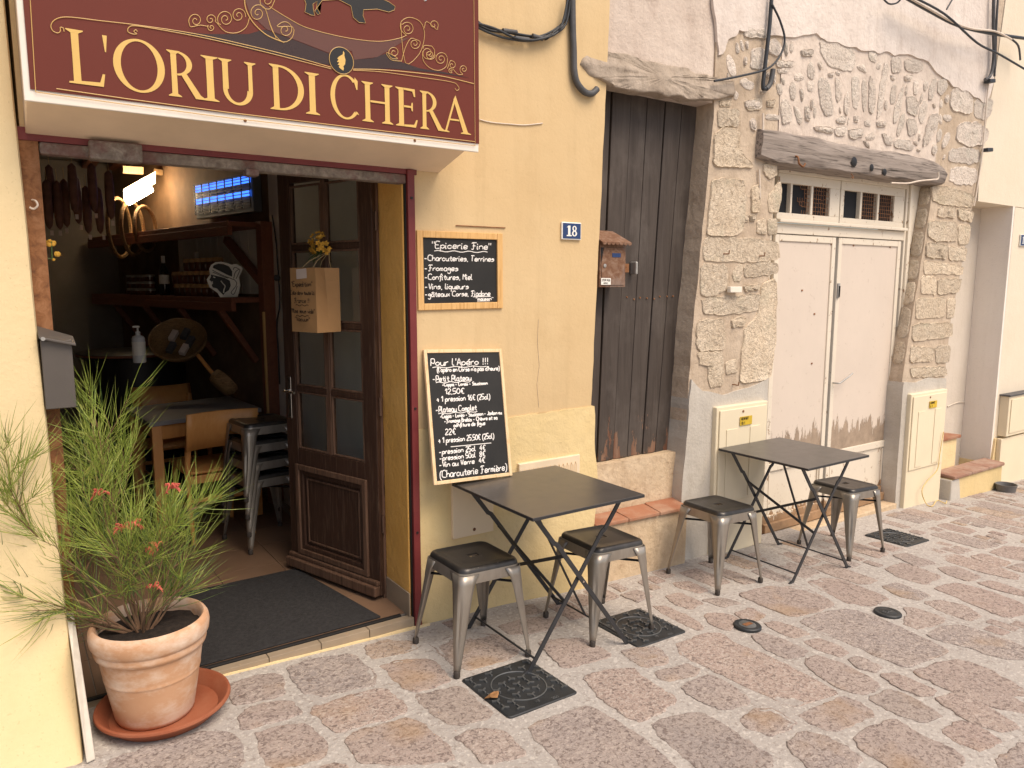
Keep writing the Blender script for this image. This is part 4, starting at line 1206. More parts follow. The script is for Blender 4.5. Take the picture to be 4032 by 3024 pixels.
MB().prism([V((6.585, -0.10, -0.4)), V((6.80, -0.10, -0.4)), V((6.72, -0.10, -0.065)), V((6.585, -0.10, -0.065))], (0, 0.18, 0)).build('step_cheek', MAT['cement'], ch, bevel=0.01)

# ================================================================== LETTERING
GL = {
'a':"45 36 16 04 13 33 45|46 43 53",'b':"09 03|05 26 45 43 23 03",'c':"45 26 05 04 13 33 44",'d':"45 26 05 04 13 33 45|49 43 53",
'e':"04 45 36 16 04 13 33 44",'f':"48 39 27 22 11|06 46",'g':"45 26 05 14 34 45|46 41 20 01",'h':"09 03|05 26 45 43",'i':"06 03 13|08 07",
'j':"26 21 00|28 27",'k':"09 03|46 04 43",'l':"09 04 13 23",'m':"03 06|05 16 25 23|25 36 45 43",'n':"03 06|05 26 45 43",'o':"26 05 04 23 44 45 26",
'p':"06 00|05 26 45 44 23 04",'q':"45 26 05 04 23 44|46 40",'r':"06 03|05 26 36",'s':"45 26 05 25 44 23 03",'t':"28 24 33 43|06 46",
'u':"06 04 13 33 45|46 43 53",'v':"06 23 46",'w':"06 13 25 33 46",'x':"06 43|46 03",'y':"06 24|46 20 00",'z':"06 46 03 43",
'A':"03 29 43|15 35",'B':"03 09 38 36 06|06 46 44 33 03",'C':"58 39 08 04 33 53",'E':"49 09 03 43|06 36",'F':"08 19 59|29 23 03|16 46",'G':"58 39 08 04 33 54 56 36",
'J':"49 44 23 04",'L':"09 03 43",'M':"03 09 26 49 43",'N':"03 09 43 49",'O':"29 07 04 23 44 47 29",'P':"03 09|09 39 47 35 06",'R':"03 09|09 39 47 36 06|26 43",'S':"48 29 07 26 45 33 03",
'T':"09 59|29 23",'U':"09 04 23 44 49",'V':"09 23 49",'I':"19 13",
'0':"29 07 04 23 44 47 29",'1':"07 29 23",'2':"08 29 47 03 43",'4':"39 05 45|37 33",'5':"49 09 06 36 44 23 03",'6':"39 05 13 33 44 26 05",'8':"26 07 29 47 26 04 13 33 44 26",
'€':"58 39 17 15 33 53|06 36|05 35",',':"13 02",'.':"13 12","'":"19 17",'"':"09 07|29 27",'!':"19 15|14 13",'(':"29 07 03 21",')':"09 27 23 01",'-':"05 35",'+':"05 45|27 33",
'é':"04 45 36 16 04 13 33 44|27 48",'è':"04 45 36 16 04 13 33 44|08 27",'ê':"04 45 36 16 04 13 33 44|07 28 47",'â':"45 36 16 04 13 33 45|46 43 53|07 28 47",'É':"49 09 03 43|06 36"}
GW = {'i':2.2,'l':2.8,'j':3,'m':5.6,'w':5.6,'I':3,',':2.2,'.':2.2,"'":2.5,'!':2.6,'(':3,')':3,'1':3.5,'r':4.2,'f':4.6,'t':4.8,' ':3.4,'M':5.6,'C':6.2,'F':6.2,'T':6,'€':6.2,'"':3.6}
def text_width(txt): return sum(GW.get(c, 5.2) for c in txt)
def write(mb, txt, o, ux, uz, nrm, h, width=None, r=0.0022, slant=0.12, sharp=False, wob=0.0):
    """handwriting: baseline start o, unit directions ux, uz; h = capital height; width fits the line"""
    s = h/6.0
    kx = s if width is None else width/max(1e-6, text_width(txt))
    x = 0.0; nrm = V(nrm)
    for ch_ in txt:
        g = GL.get(ch_)
        if g:
            jy = random.uniform(-wob, wob)
            for st in g.split('|'):
                pts = [(float(p[0]), float(p[1])-3) for p in st.split()]
                q = [V(o) + V(ux)*((x+px+slant*py)*kx) + V(uz)*((py+jy)*s) for px, py in pts]
                q = q if sharp or len(q) < 3 else spline(q, 3)
                mb.tube(q, r, 4, True, nrm)
        x += GW.get(ch_, 5.2)
    return x*kx
def wavy(mb, a, b, nrm, up, r, amp, n=7):
    a = V(a); b = V(b)
    mb.tube([a+(b-a)*(i/(n*3))+V(up)*amp*math.sin(i/(n*3)*n*math.pi) for i in range(n*3+1)], r, 4, True, nrm)

# ---- shop sign (a shallow light box)
SY = -0.27
def sp(x, y): return wp(x, y, SY)
sg = thing('shop_sign', 'large maroon and gold shop sign board over the doorway, beneath its beige underside', 'sign', (0.93, -0.14, 2.13))
sx_l, sx_r = sp(95, 384).x, sp(1885, 597).x
zb = (sp(95, 384).z+sp(1885, 597).z)/2
STOP = 3.25
casing = MB()
XL, XR = sx_l+0.005, sx_r-0.05
casing.add([(XL, SY+0.012, zb+0.004), (XR, SY+0.012, zb+0.004), (XR, 0.0, zb-0.066), (XL, 0.0, zb-0.066), (XL, SY+0.012, STOP), (XR, SY+0.012, STOP), (XR, 0.0, STOP), (XL, 0.0, STOP)],
           [(0,3,2,1),(4,5,6,7),(0,1,5,4),(1,2,6,5),(2,3,7,6),(3,0,4,7)])
casing.build('casing', MAT['sign_under'], sg, bevel=0.004)
MB().box(sx_l, sx_r, SY, SY+0.011, zb-0.006, STOP).build('white_face', MAT['sign_white'], sg, bevel=0.003)
wt = 0.030
pan = MB().box(sx_l+0.018, sx_r-0.0, SY-0.004, SY-0.0005, zb+wt, STOP-0.03).build('maroon_panel', MAT['sign_maroon'], sg)
def spn(pts, d=0.0): return [V((p.x, SY-0.005-d, p.z)) for p in (sp(x, y) for x, y in pts)]
A1 = lambda L: [(x/1.106, y/1.106) for x, y in L]                 # first view of the sign
A2 = lambda L: [(900+x/2.1067, 100+y/2.1067) for x, y in L]       # closer view
nface = (0, -1, 0)
def flatshape(pts, mat, name, d, close=True):
    P = spn(pts, d); MB().prism(P, (0, 0.0004, 0)).build(name, mat, pan)
def goldline(pts, r, name='gold_line', per=6, d=0.0016):
    r *= 0.85
    P = spn(pts, d); MB().tube(spline(P, per), r, 4, True, nface).build(name, MAT['gold_line'], pan)
# dark shapes behind the scrolls
flatshape(A1([(700, 130), (900, 150), (1080, 150), (1150, 130), (1290, 180), (1430, 235), (1440, 285), (1300, 262), (1100, 220), (900, 170)]), MAT['sign_dark'], 'dark_swash', 0.0)
flatshape(A1([(1535, 262), (1620, 255), (1690, 230), (1740, 270), (1830, 300), (1930, 315), (2040, 340), (1900, 318), (1700, 300), (1540, 300)]), MAT['sign_dark'], 'dark_swash', 0.0)
flatshape(A1([(1085, 60), (1160, 130), (1290, 178), (1430, 232), (1470, 205), (1530, 225), (1540, 262), (1640, 250), (1700, 215), (1780, 165), (1650, 185), (1500, 170), (1300, 110), (1160, 30), (1100, -20), (1060, -20)]), MAT['sign_brown'], 'brown_swash', 0.0003)
# long double rules
goldline(A1([(278, 140), (275, 125), (262, 122), (262, 138), (250, 146), (228, 135), (222, 110), (245, 85), (300, 77), (430, 92), (600, 112), (850, 150), (1100, 205), (1300, 255), (1440, 295)]), 0.0016)
goldline(A1([(597, 140), (590, 132), (582, 140), (594, 150), (575, 150), (556, 140), (560, 122), (590, 115), (700, 132), (900, 170), (1150, 228), (1440, 302)]), 0.0016)
goldline(A1([(1535, 303), (1650, 305), (1800, 318), (1930, 335), (2060, 366)]), 0.002)
goldline(A1([(1535, 308), (1650, 314), (1800, 334), (1960, 358), (1990, 375), (1995, 390), (1985, 395), (1978, 385)]), 0.0014)
goldline(A1([(1170, 30), (1250, 80), (1340, 125), (1500, 165), (1640, 182), (1730, 170), (1768, 155)]), 0.0014)
goldline(A1([(130, -20), (140, 150), (155, 402)]), 0.0014, per=2)
goldline(A1([(155, 402), (1000, 515), (2066, 635)]), 0.0018, per=2)
goldline(A1([(245, 388), (1000, 492), (2066, 618)]), 0.0018, per=2)
goldline(A1([(2060, -20), (2063, 300), (2066, 637)]), 0.0012, per=2)
def scroll(cx, cy, r0, a0, turns, sgn, tail=(), A=A1, w=0.0014):
    pts = []
    n = int(14*turns)
    for i in range(n+1):
        t = i/n; rr = r0*(1-0.86*t); a = a0+sgn*turns*2*math.pi*t
        pts.append((cx+rr*math.cos(a), cy+rr*math.sin(a)*1.06))
    goldline(A(list(tail)+pts), w, 'gold_scroll', 3)
scroll(850, 92, 32, 2.2, 1.6, 1, [(905, 118), (870, 112)])
scroll(915, 88, 24, 0.4, 1.4, -1, [(960, 110)])
scroll(918, 122, 16, -2.5, 1.4, -1)
scroll(980, 85, 36, 2.6, 1.8, 1, [(1085, 75), (1070, 120), (1030, 145), (980, 140), (945, 105)])
scroll(1036, 70, 32, 0.2, 1.7, -1)
scroll(1120, 60, 38, -0.2, 1.8, -1, [(1200, 168), (1175, 110)])
scroll(1160, 5, 36, 1.2, 1.5, 1, [(1195, 0), (1185, 25)])
scroll(1240, 132, 36, -2.8, 1.7, 1, [(1160, 60), (1185, 140), (1230, 185), (1270, 165), (1272, 120)])
goldline(A1([(1062, -20), (1068, 40), (1100, 100), (1160, 155), (1235, 187)]), 0.0022)
scroll(1772, 128, 30, -2.9, 1.8, 1, [(1765, 155), (1742, 130), (1745, 95), (1780, 78), (1825, 95), (1845, 140), (1838, 200), (1812, 250), (1762, 275)])
scroll(1803, 192, 24, -0.4, 1.6, 1, [(1745, 270), (1762, 210), (1785, 170), (1810, 175)])
scroll(1713, 230, 28, 1.0, 1.8, 1, [(1745, 268), (1700, 262), (1680, 230)])
scroll(1860, 232, 32, -1.0, 1.7, 1, [(1838, 215), (1845, 200), (1870, 202)])
scroll(1870, 240, 22, 0.0, 1.6, 1)
goldline(A1([(1838, 225), (1840, 265), (1870, 298), (1910, 308), (1940, 290), (1945, 255)]), 0.0014)
scroll(1917, 258, 28, -0.2, 1.8, -1)
scroll(1965, 285, 18, -2.0, 1.3, 1, [(1945, 300)])
scroll(1960, 308, 11, 1.0, 1.4, 1)
scroll(2016, 303, 18, 2.2, 1.5, 1, [(1968, 300), (1990, 325), (2012, 325)])
scroll(1885, 110, 22, 1.0, 1.3, -1, [(1845, 125), (1855, 95)])
# black pig with a thin gold outline; only its belly, legs and snout are in view
PIG = [(1300, -60), (1322, -5), (1330, 20), (1325, 55), (1352, 68), (1368, 70), (1362, 45), (1360, 20), (1378, 8), (1376, 35), (1392, 62), (1380, 66), (1368, 50), (1400, 5), (1470, 0), (1525, 28), (1535, 78), (1560, 100), (1590, 103), (1578, 70), (1580, 45), (1640, 42), (1690, 55), (1714, 46), (1718, 30), (1690, 10), (1662, -2), (1640, -60)]
flatshape(A1(PIG), MAT['black'], 'black_pig', 0.0012)
MB().tube(spn(A1(PIG), 0.0020), 0.0009, 4, True, nface).build('pig_outline', MAT['gold_line'], pan)
cc_ = sp(*A1([(1484, 266)])[0])
MB().lathe([(0.001, 0), (0.048, 0.0), (0.048, 0.0008)], (cc_.x, SY-0.0072, cc_.z), 40, (0, -1, 0)).build('round_badge', MAT['black'], pan)
MB().tube([(cc_.x+0.0485*math.cos(a), SY-0.0078, cc_.z+0.0485*math.sin(a)) for a in [i*math.pi/24 for i in range(48)]], 0.0014, 4, True, nface, True).build('badge_ring', MAT['gold_line'], pan)
isl = [(945, 215), (955, 235), (953, 255), (963, 290), (960, 325), (945, 345), (950, 360), (945, 380), (920, 362), (908, 348), (915, 335), (898, 330), (912, 312), (892, 305), (905, 290), (895, 278), (910, 262), (940, 245)]
P = [V((p.x, SY-0.0085, p.z)) for p in (sp(*q) for q in A2(isl))]
MB().prism(P, (0, 0.0003, 0)).build('island_emblem', MAT['gold'], pan)

# roman capitals, drawn in a unit box (height 1), each piece a hair further out than the last
class Glyph:
    def __init__(s): s.p = []
    def poly(s, pts): s.p.append(pts); return s
    def stem(s, x, w=0.135, z0=0.0, z1=1.0, sl=True, sr=True, top=True, bot=True, sf=0.085, t=0.035):
        s.poly([(x-w/2, z0+.001), (x+w/2, z0+.001), (x+w/2*0.94, (z0+z1)/2), (x+w/2, z1-.001), (x-w/2, z1-.001), (x-w/2*0.94, (z0+z1)/2)])
        for on, z, d in ((bot, z0, 1), (top, z1, -1)):
            if on:
                a = x-w/2-(sf if sl else 0); b = x+w/2+(sf if sr else 0)
                s.poly([(a, z), (b, z), (b, z+d*t*0.5), (x+w/2, z+d*t*1.9), (x-w/2, z+d*t*1.9), (a, z+d*t*0.5)])
        return s
    def ring(s, cx, cz, rx, rz, th, tv, a0=0, a1=360, tilt=0.0, n=44):
        pts = []
        N = max(6, int(n*abs(a1-a0)/360))
        O = [(cx+rx*math.cos(math.radians(a0+(a1-a0)*i/N)), cz+rz*math.sin(math.radians(a0+(a1-a0)*i/N))) for i in range(N+1)]
        I = [(cx+tilt+(rx-th)*math.cos(math.radians(a0+(a1-a0)*i/N)), cz+(rz-tv)*math.sin(math.radians(a0+(a1-a0)*i/N))) for i in range(N+1)]
        for i in range(N): s.p.append(('q', [O[i], O[i+1], I[i+1], I[i]]))
        return s
def cap_letter(ch_):
    g = Glyph()
    if ch_ == 'L':
        g.stem(0.20, bot=False); g.poly([(0.05, 0), (0.66, 0), (0.70, 0.24), (0.655, 0.24), (0.60, 0.075), (0.27, 0.06), (0.05, 0.03)]); return g, 0.72
    if ch_ == "'": g.poly([(0.02, 1.0), (0.14, 1.0), (0.095, 0.68), (0.065, 0.68)]); return g, 0.16
    if ch_ == 'O': g.ring(0.5, 0.5, 0.5, 0.515, 0.145, 0.045); return g, 1.0
    if ch_ == 'C':
        g.ring(0.5, 0.5, 0.5, 0.515, 0.145, 0.045, 48, 318); g.poly([(0.80, 0.98), (0.90, 0.90), (0.885, 0.70), (0.85, 0.70), (0.78, 0.86)]); g.poly([(0.84, 0.14), (0.92, 0.12), (0.87, 0.18), (0.80, 0.20)]); return g, 0.92
    if ch_ == 'D': g.stem(0.20, sr=False); g.ring(0.27, 0.5, 0.60, 0.5, 0.145, 0.045, -90, 90); return g, 0.89
    if ch_ == 'I': g.stem(0.155); return g, 0.31
    if ch_ == 'R':
        g.stem(0.20, sr=True); g.ring(0.27, 0.735, 0.36, 0.265, 0.13, 0.04, -90, 90)
        g.poly([(0.36, 0.49), (0.49, 0.52), (0.80, 0.09), (0.90, 0.03), (0.90, 0.0), (0.68, 0.0)]); return g, 0.88
    if ch_ == 'U':
        g.stem(0.19, z0=0.33, bot=False); g.stem(0.77, w=0.10, z0=0.33, bot=False); g.ring(0.4725, 0.34, 0.35, 0.355, 0.12, 0.06, 180, 360, -0.015); return g, 0.93
    if ch_ == 'H':
        g.stem(0.19); g.stem(0.72); g.poly([(0.26, 0.50), (0.655, 0.50), (0.655, 0.55), (0.26, 0.55)]); return g, 0.91
    if ch_ == 'E':
        g.stem(0.19, sr=False); g.poly([(0.26, 0.0), (0.58, 0.0), (0.63, 0.20), (0.59, 0.20), (0.53, 0.07), (0.26, 0.05)])
        g.poly([(0.26, 1.0), (0.56, 1.0), (0.57, 0.80), (0.535, 0.80), (0.49, 0.935), (0.26, 0.95)]); g.poly([(0.26, 0.50), (0.45, 0.50), (0.47, 0.42), (0.50, 0.42), (0.50, 0.64), (0.47, 0.64), (0.45, 0.55), (0.26, 0.55)]); return g, 0.64
    if ch_ == 'A':
        g.poly([(0.03, 0.0), (0.26, 0.0), (0.26, 0.02), (0.185, 0.045), (0.46, 0.86), (0.42, 0.93), (0.125, 0.05), (0.03, 0.02)])
        g.poly([(0.40, 0.90), (0.47, 1.02), (0.88, 0.05), (0.98, 0.02), (0.98, 0.0), (0.64, 0.0), (0.64, 0.02), (0.72, 0.05)])
        g.poly([(0.27, 0.33), (0.60, 0.33), (0.58, 0.375), (0.28, 0.375)]); return g, 1.0
# letter, left and right edge of the letter and its baseline in the first view of the sign, relative height
WORD = [('L', 290, 465, 372, 1.10), ("'", 455, 482, 372, 1.08), ('O', 500, 722, 398, 1.10), ('R', 726, 888, 432, 1.0), ('I', 882, 955, 446, 1.0), ('U', 950, 1122, 456, 1.0),
        ('D', 1168, 1328, 480, 1.06), ('I', 1330, 1392, 502, 1.0), ('C', 1440, 1562, 520, 1.08), ('H', 1570, 1715, 542, 1.0), ('E', 1716, 1818, 558, 1.0), ('R', 1822, 1930, 572, 1.0), ('A', 1920, 2050, 586, 1.0)]
zbase = sp(*A1([(310, 362)])[0]).z; zbase2 = sp(*A1([(2040, 588)])[0]).z
for ch_, xl, xr, yb, rel in WORD:
    a = sp(xl/1.106, yb/1.106); b = sp(xr/1.106, yb/1.106)
    g, gw = cap_letter(ch_)
    t = (a.x-sx_l)/(sx_r-sx_l)
    z0 = zbase+(zbase2-zbase)*t; H_ = 0.150*rel
    zoff = 0.0
    mb = MB()
    kx = (b.x-a.x)/gw
    d = 0.0016
    for pc in g.p:
        if isinstance(pc, tuple): pts = pc[1]; dd2 = 0.0016
        else: pts = pc; d += 0.00025; dd2 = d
        mb.prism([V((a.x+x*kx, SY-0.004-dd2, z0+z*H_)) for x, z in pts], (0, 0.0003, 0))
    mb.build('letter', MAT['gold'], pan)
for x in (0.78, 1.46):
    MB().lathe([(0.006, 0), (0.004, 0.003)], (x, SY-0.0008, zb+0.012), 10, (0, -1, 0)).build('screw', MAT['rust'], sg)
c_ = sp(*A1([(1850, 0)])[0])
MB().lathe([(0.008, 0), (0.005, 0.004)], (c_.x, SY-0.004, c_.z), 10, (0, -1, 0)).build('screw', MAT['chrome'], sg)

# ---- chalkboards
def board(name, label, TL, TR, BR, BL, fw, fmat, th=0.022):
    """a framed board whose front face runs through four corners"""
    TL, TR, BR, BL = V(TL), V(TR), V(BR), V(BL)
    c = (TL+TR+BR+BL)/4
    ux = ((TR-TL)+(BR-BL)).normalized(); uz = ((TL-BL)+(TR-BR)); uz = (uz-ux*uz.dot(ux)).normalized()
    n = ux.cross(uz)
    if n.y > 0: n = -n
    w = ((TR-TL).length+(BR-BL).length)/4; h = ((TL-BL).length+(TR-BR).length)/4
    base = c-uz*h
    o = thing(name, label, 'chalkboard', base)
    for nm, cx, cz, hw, hh in (('frame_side', -w+fw/2, 0, fw/2, h), ('frame_side', w-fw/2, 0, fw/2, h), ('frame_rail', 0, h-fw/2, w-fw-.0003, fw/2), ('frame_rail', 0, -h+fw/2, w-fw-.0003, fw/2)):
        MB().obox(c+ux*cx+uz*cz-n*(th/2 + (0.0006 if nm == 'frame_rail' else 0)), ux*hw, uz*hh, n*th/2).build(nm, fmat, o, bevel=0.0025)
    MB().obox(c-n*(th*0.62), ux*(w-fw*0.9), uz*(h-fw*0.9), n*0.004).build('slate', MAT['slate'], o)
    face = c-n*(th*0.62-0.0046)
    return o, face, ux, uz, n, w-fw, h-fw
b1 = [wp(1640, 906, -0.012), wp(1981, 920, -0.012), wp(1980, 1213, -0.012), wp(1650, 1223, -0.012)]
o1, f1, ux, uz, nn, w1, h1 = board('chalkboard', 'small chalkboard in an orange wooden frame hung on the yellow wall', *b1, 0.031, MAT['pine'])
def lines(o, face, ux, uz, n, w, h, rows, r):
    mb = MB()
    for txt, u0, v0, u1, hh in rows:             # start and end across (0..1), baseline up (0..1), capital height (fraction)
        a = face+ux*(-w+2*w*u0)+uz*(-h+2*h*v0)
        if txt == '~': wavy(mb, a, a+ux*(2*w*(u1-u0)), n, uz, r*0.8, 0.003, hh); continue
        if txt == '_': mb.tube([a, a+ux*(2*w*(u1-u0))], r*0.8, 4, True, n); continue
        write(mb, txt, a, ux, uz, n, 2*h*hh, 2*w*(u1-u0), r, wob=0.12)
    mb.build('handwriting', MAT['chalk'], o, fix=False)
lines(o1, f1, ux, uz, nn, w1, h1, [('"Épicerie Fine"', 0.12, 0.845, 0.93, 0.10), ('~', 0.15, 0.80, 0.87, 7), ('-Charcuteries, Terrines', 0.02, 0.655, 0.97, 0.085), ('-Fromages', 0.02, 0.50, 0.47, 0.085),
    ('-Confitures, Miel', 0.02, 0.365, 0.66, 0.085), ('-Vins, liqueurs', 0.02, 0.22, 0.61, 0.085), ('-gâteaux Corse, Fiadone', 0.02, 0.105, 0.91, 0.08), ('_', 0.66, 0.09, 0.91, 0), ('"maison"', 0.70, 0.035, 0.95, 0.045), ('_', 0.72, 0.02, 0.90, 0)], 0.0023)
hw_ = MB().tube([wp(1795, 888, -0.004), wp(1990, 897, -0.004)], 0.0025, 6)
tag(hw_.build('hanging_rod', MAT['rust'], None, smooth=60), 'thin rusty rod fixed to the wall behind the hung chalkboard', 'rod')
# the tall one leans on the near table
b2 = [wp(1656, 1378, -0.020), wp(1965, 1372, -0.020), wp(2030, 1872, -0.15), wp(1722, 1908, -0.15)]
o2_, f2, ux, uz, nn, w2, h2 = board('chalkboard', 'tall price list chalkboard in a pale frame leaning on the near table', *b2, 0.017, MAT['pine_light'], 0.016)
lines(o2_, f2, ux, uz, nn, w2, h2, [('Pour l\'Apéro !!!', 0.04, 0.90, 0.84, 0.055), ('~', 0.06, 0.885, 0.80, 6), ("(l'apéro en Corse n'a pas d'heure)", 0.12, 0.85, 0.99, 0.035), ('-Petit Plateau', 0.05, 0.775, 0.58, 0.045), ('~', 0.09, 0.765, 0.56, 6),
    ('-Coppa - Lonzo - Saucisson', 0.17, 0.735, 0.80, 0.026), ('12,50€', 0.20, 0.672, 0.47, 0.042), ('+ 1 pression 16€ (25cl)', 0.08, 0.615, 0.82, 0.042), ('-Plateau Complet', 0.06, 0.532, 0.62, 0.045), ('~', 0.09, 0.520, 0.62, 6),
    ('-Coppa - Lonzo - Saucisson - Jambon ou', 0.11, 0.485, 0.97, 0.03), ('-Fromage Brebis - Chèvre et sa', 0.16, 0.445, 0.90, 0.03), ('confiture de figue', 0.28, 0.408, 0.72, 0.03), ('22€', 0.16, 0.352, 0.31, 0.045), ('+ 1 pression 25,50€ (25cl)', 0.06, 0.292, 0.83, 0.042), ('_', 0.22, 0.255, 0.78, 0),
    ('-pression 25cl  4€', 0.06, 0.205, 0.70, 0.04), ('-pression 50cl  8€', 0.06, 0.155, 0.69, 0.04), ('-Vin au Verre  4€', 0.05, 0.105, 0.68, 0.04), ('(Charcuterie Fermière)', 0.05, 0.022, 0.98, 0.055)], 0.0024)
# ---- number plates
def plate(name, label, tl, br, Y, txt, cat='number plate'):
    a, b = wp(*tl, Y), wp(*br, Y)
    b.x = min(b.x, a.x+0.15)
    o = thing(name, label, cat, ((a.x+b.x)/2, Y, b.z))
    x0, x1, z0, z1 = a.x, b.x, b.z, a.z
    MB().box(x0, x1, Y-0.006, Y+0.006, z0, z1).build('white_border', MAT['plate_white'], o, bevel=0.004)
    MB().box(x0+0.006, x1-0.006, Y-0.0075, Y-0.0065, z0+0.006, z1-0.006).build('blue_field', MAT['plate_blue'], o)
    g = MB(); zc = (z0+z1)/2; hh = (z1-z0)*0.30; y_ = Y-0.0082
    for ch_, xc in txt:
        xx = x0+(x1-x0)*xc
        if ch_ == '1':
            g.prism([V((xx-0.0075, y_, zc-hh)), V((xx+0.0075, y_, zc-hh)), V((xx+0.0075, y_, zc+hh)), V((xx-0.0075, y_, zc+hh))], (0, .0005, 0))
            g.prism([V((xx-0.017, y_-.0002, zc-hh)), V((xx+0.017, y_-.0002, zc-hh)), V((xx+0.017, y_-.0002, zc-hh+0.006)), V((xx-0.017, y_-.0002, zc-hh+0.006))], (0, .0004, 0))
            g.prism([V((xx-0.017, y_-.0002, zc+hh*0.62)), V((xx-0.004, y_-.0002, zc+hh*0.7)), V((xx-0.004, y_-.0002, zc+hh)), V((xx-0.010, y_-.0002, zc+hh*0.85))], (0, .0004, 0))
        if ch_ == '8':
            for cz, rx, rz in ((zc+hh*0.48, 0.014, hh*0.52), (zc-hh*0.46, 0.017, hh*0.54)):
                N = 22
                for i in range(N):
                    t0, t1 = 2*math.pi*i/N, 2*math.pi*(i+1)/N
                    o_ = [(xx+rx*math.cos(t), cz+rz*math.sin(t)) for t in (t0, t1)]; i_ = [(xx+rx*0.42*math.cos(t), cz+rz*0.66*math.sin(t)) for t in (t1, t0)]
                    g.prism([V((p, y_-(0.0002 if rx > .015 else 0), q)) for p, q in o_+i_], (0, .0004, 0))
        if ch_ == '6':
            N = 22; rx, rz, cz = 0.016, hh*0.56, zc-hh*0.44
            for i in range(N):
                t0, t1 = 2*math.pi*i/N, 2*math.pi*(i+1)/N
                o_ = [(xx+rx*math.cos(t), cz+rz*math.sin(t)) for t in (t0, t1)]; i_ = [(xx+rx*0.42*math.cos(t), cz+rz*0.66*math.sin(t)) for t in (t1, t0)]
                g.prism([V((p, y_, q)) for p, q in o_+i_], (0, .0004, 0))
            g.prism([V((xx-rx, y_-.0003, cz)), V((xx-rx*.45, y_-.0003, cz+rz*.3)), V((xx+rx*.5, y_-.0003, zc+hh*.85)), V((xx+rx*.4, y_-.0003, zc+hh)), V((xx-rx*.5, y_-.0003, zc+hh*.6))], (0, .0004, 0))
    g.build('numerals', MAT['plate_white'], o)
plate('number_plate', 'blue enamel house number 18 on the yellow wall', (2210, 873), (2286, 946), -0.007, (('1', 0.36), ('8', 0.63)))
plate('number_plate', 'blue enamel number plate cut by the right picture edge', (4018, 922), (4120, 975), 0.022, (('1', 0.33), ('6', 0.65)))
# ---- letterboxes
lb = thing('letterbox', 'rusty letterbox with a scalloped roof hung before the dark plank door', 'letterbox', (2.80, 0.06, 1.575))
yf, yb_ = 0.012, 0.145
X0, X1, Z0, Z1 = 2.716, 2.905, 1.578, 1.80
MB().box(X0, X1, yf+0.004, yb_, Z0, Z1+0.03).build('box', MAT['rust_box'], lb, bevel=0.003)
MB().prism([(X0+0.020, yf-0.0, Z0+0.012), (X1-0.012, yf, Z0+0.012), (X1-0.012, yf, Z1-0.006), (X0+0.026, yf, Z1-0.006), (X0+0.006, yf, Z1-0.10)], (0, 0.003, 0)).build('flap_door', MAT['rust_box'], lb, bevel=0.001)
MB().prism([(X0+0.006, yf+0.001, Z1-0.085), (X0+0.022, yf+0.001, Z1-0.008), (X0+0.006, yf+0.001, Z1-0.008)], (0, 0.0025, 0)).build('gap', MAT['black'], lb)
roof = MB()
yr = yf-0.03
roof.add([(X0-0.012, yr, Z1+0.022), (X1+0.012, yr, Z1+0.022), (X1+0.012, yb_, Z1+0.095), (X0-0.012, yb_, Z1+0.095), (X0-0.012, yr, Z1+0.018), (X1+0.012, yr, Z1+0.018), (X1+0.012, yb_, Z1+0.090), (X0-0.012, yb_, Z1+0.090)],
         [(0,1,2,3),(4,7,6,5),(0,4,5,1),(1,5,6,2),(2,6,7,3),(3,7,4,0)])
roof = roof.build('roof', MAT['rust_box'], lb)
for i in range(7):
    xa = X0-0.012+i*(X1-X0+0.024)/7; wd_ = (X1-X0+0.024)/7
    MB().prism([V((xa+wd_*(0.5-0.5*math.cos(math.pi*k/6)), yr-0.001, Z1+0.020-0.014*math.sin(math.pi*k/6))) for k in range(7)], (0, 0.002, 0)).build('scallop', MAT['rust_box'], roof)
MB().box(2.80, 2.862, yf-0.0022, yf-0.0006, 1.742, 1.764).build('name_slot', MAT['plate_blue'], lb)
MB().lathe([(0.010, 0), (0.010, 0.003), (0.006, 0.004)], (2.748, yf-0.0005, 1.695), 14, (0, -1, 0)).build('lock', MAT['tin'], lb, smooth=50)
lp = MB().box(2.722, 2.792, yf-0.0022, yf-0.0006, 1.592, 1.628).build('sticker', MAT['plate_white'], lb)
mb = MB(); write(mb, 'STOP PUB', V((2.727, yf-0.003, 1.611)), V((1, 0, 0)), V((0, 0, 1)), V((0, -1, 0)), 0.011, 0.060, 0.0011, 0, True); write(mb, 'MERCI', V((2.738, yf-0.003, 1.597)), V((1, 0, 0)), V((0, 0, 1)), V((0, -1, 0)), 0.007, 0.036, 0.0009, 0, True)
mb.build('sticker_lettering', MAT['ink'], lp)
gb = thing('letterbox', 'plain grey steel letterbox with a sloping lid on the rusty door jamb', 'letterbox', (0.155, -0.06, 1.12))
MB().box(0.104, 0.197, -0.10, -0.010, 1.165, 1.405).build('box', MAT['grey_box'], gb, bevel=0.003)
MB().add([(0.100, -0.118, 1.420), (0.208, -0.118, 1.392), (0.208, -0.008, 1.412), (0.100, -0.008, 1.452), (0.100, -0.118, 1.411), (0.208, -0.118, 1.383), (0.208, -0.008, 1.403), (0.100, -0.008, 1.443)],
         [(0,1,2,3),(4,7,6,5),(0,4,5,1),(1,5,6,2),(2,6,7,3),(3,7,4,0)]).build('lid', MAT['grey_box'], gb, bevel=0.002)
MB().lathe([(0.007, 0), (0.007, 0.003)], (0.112, -0.119, 1.412), 12, (0, -1, 0)).build('rivet', MAT['tin'], gb)
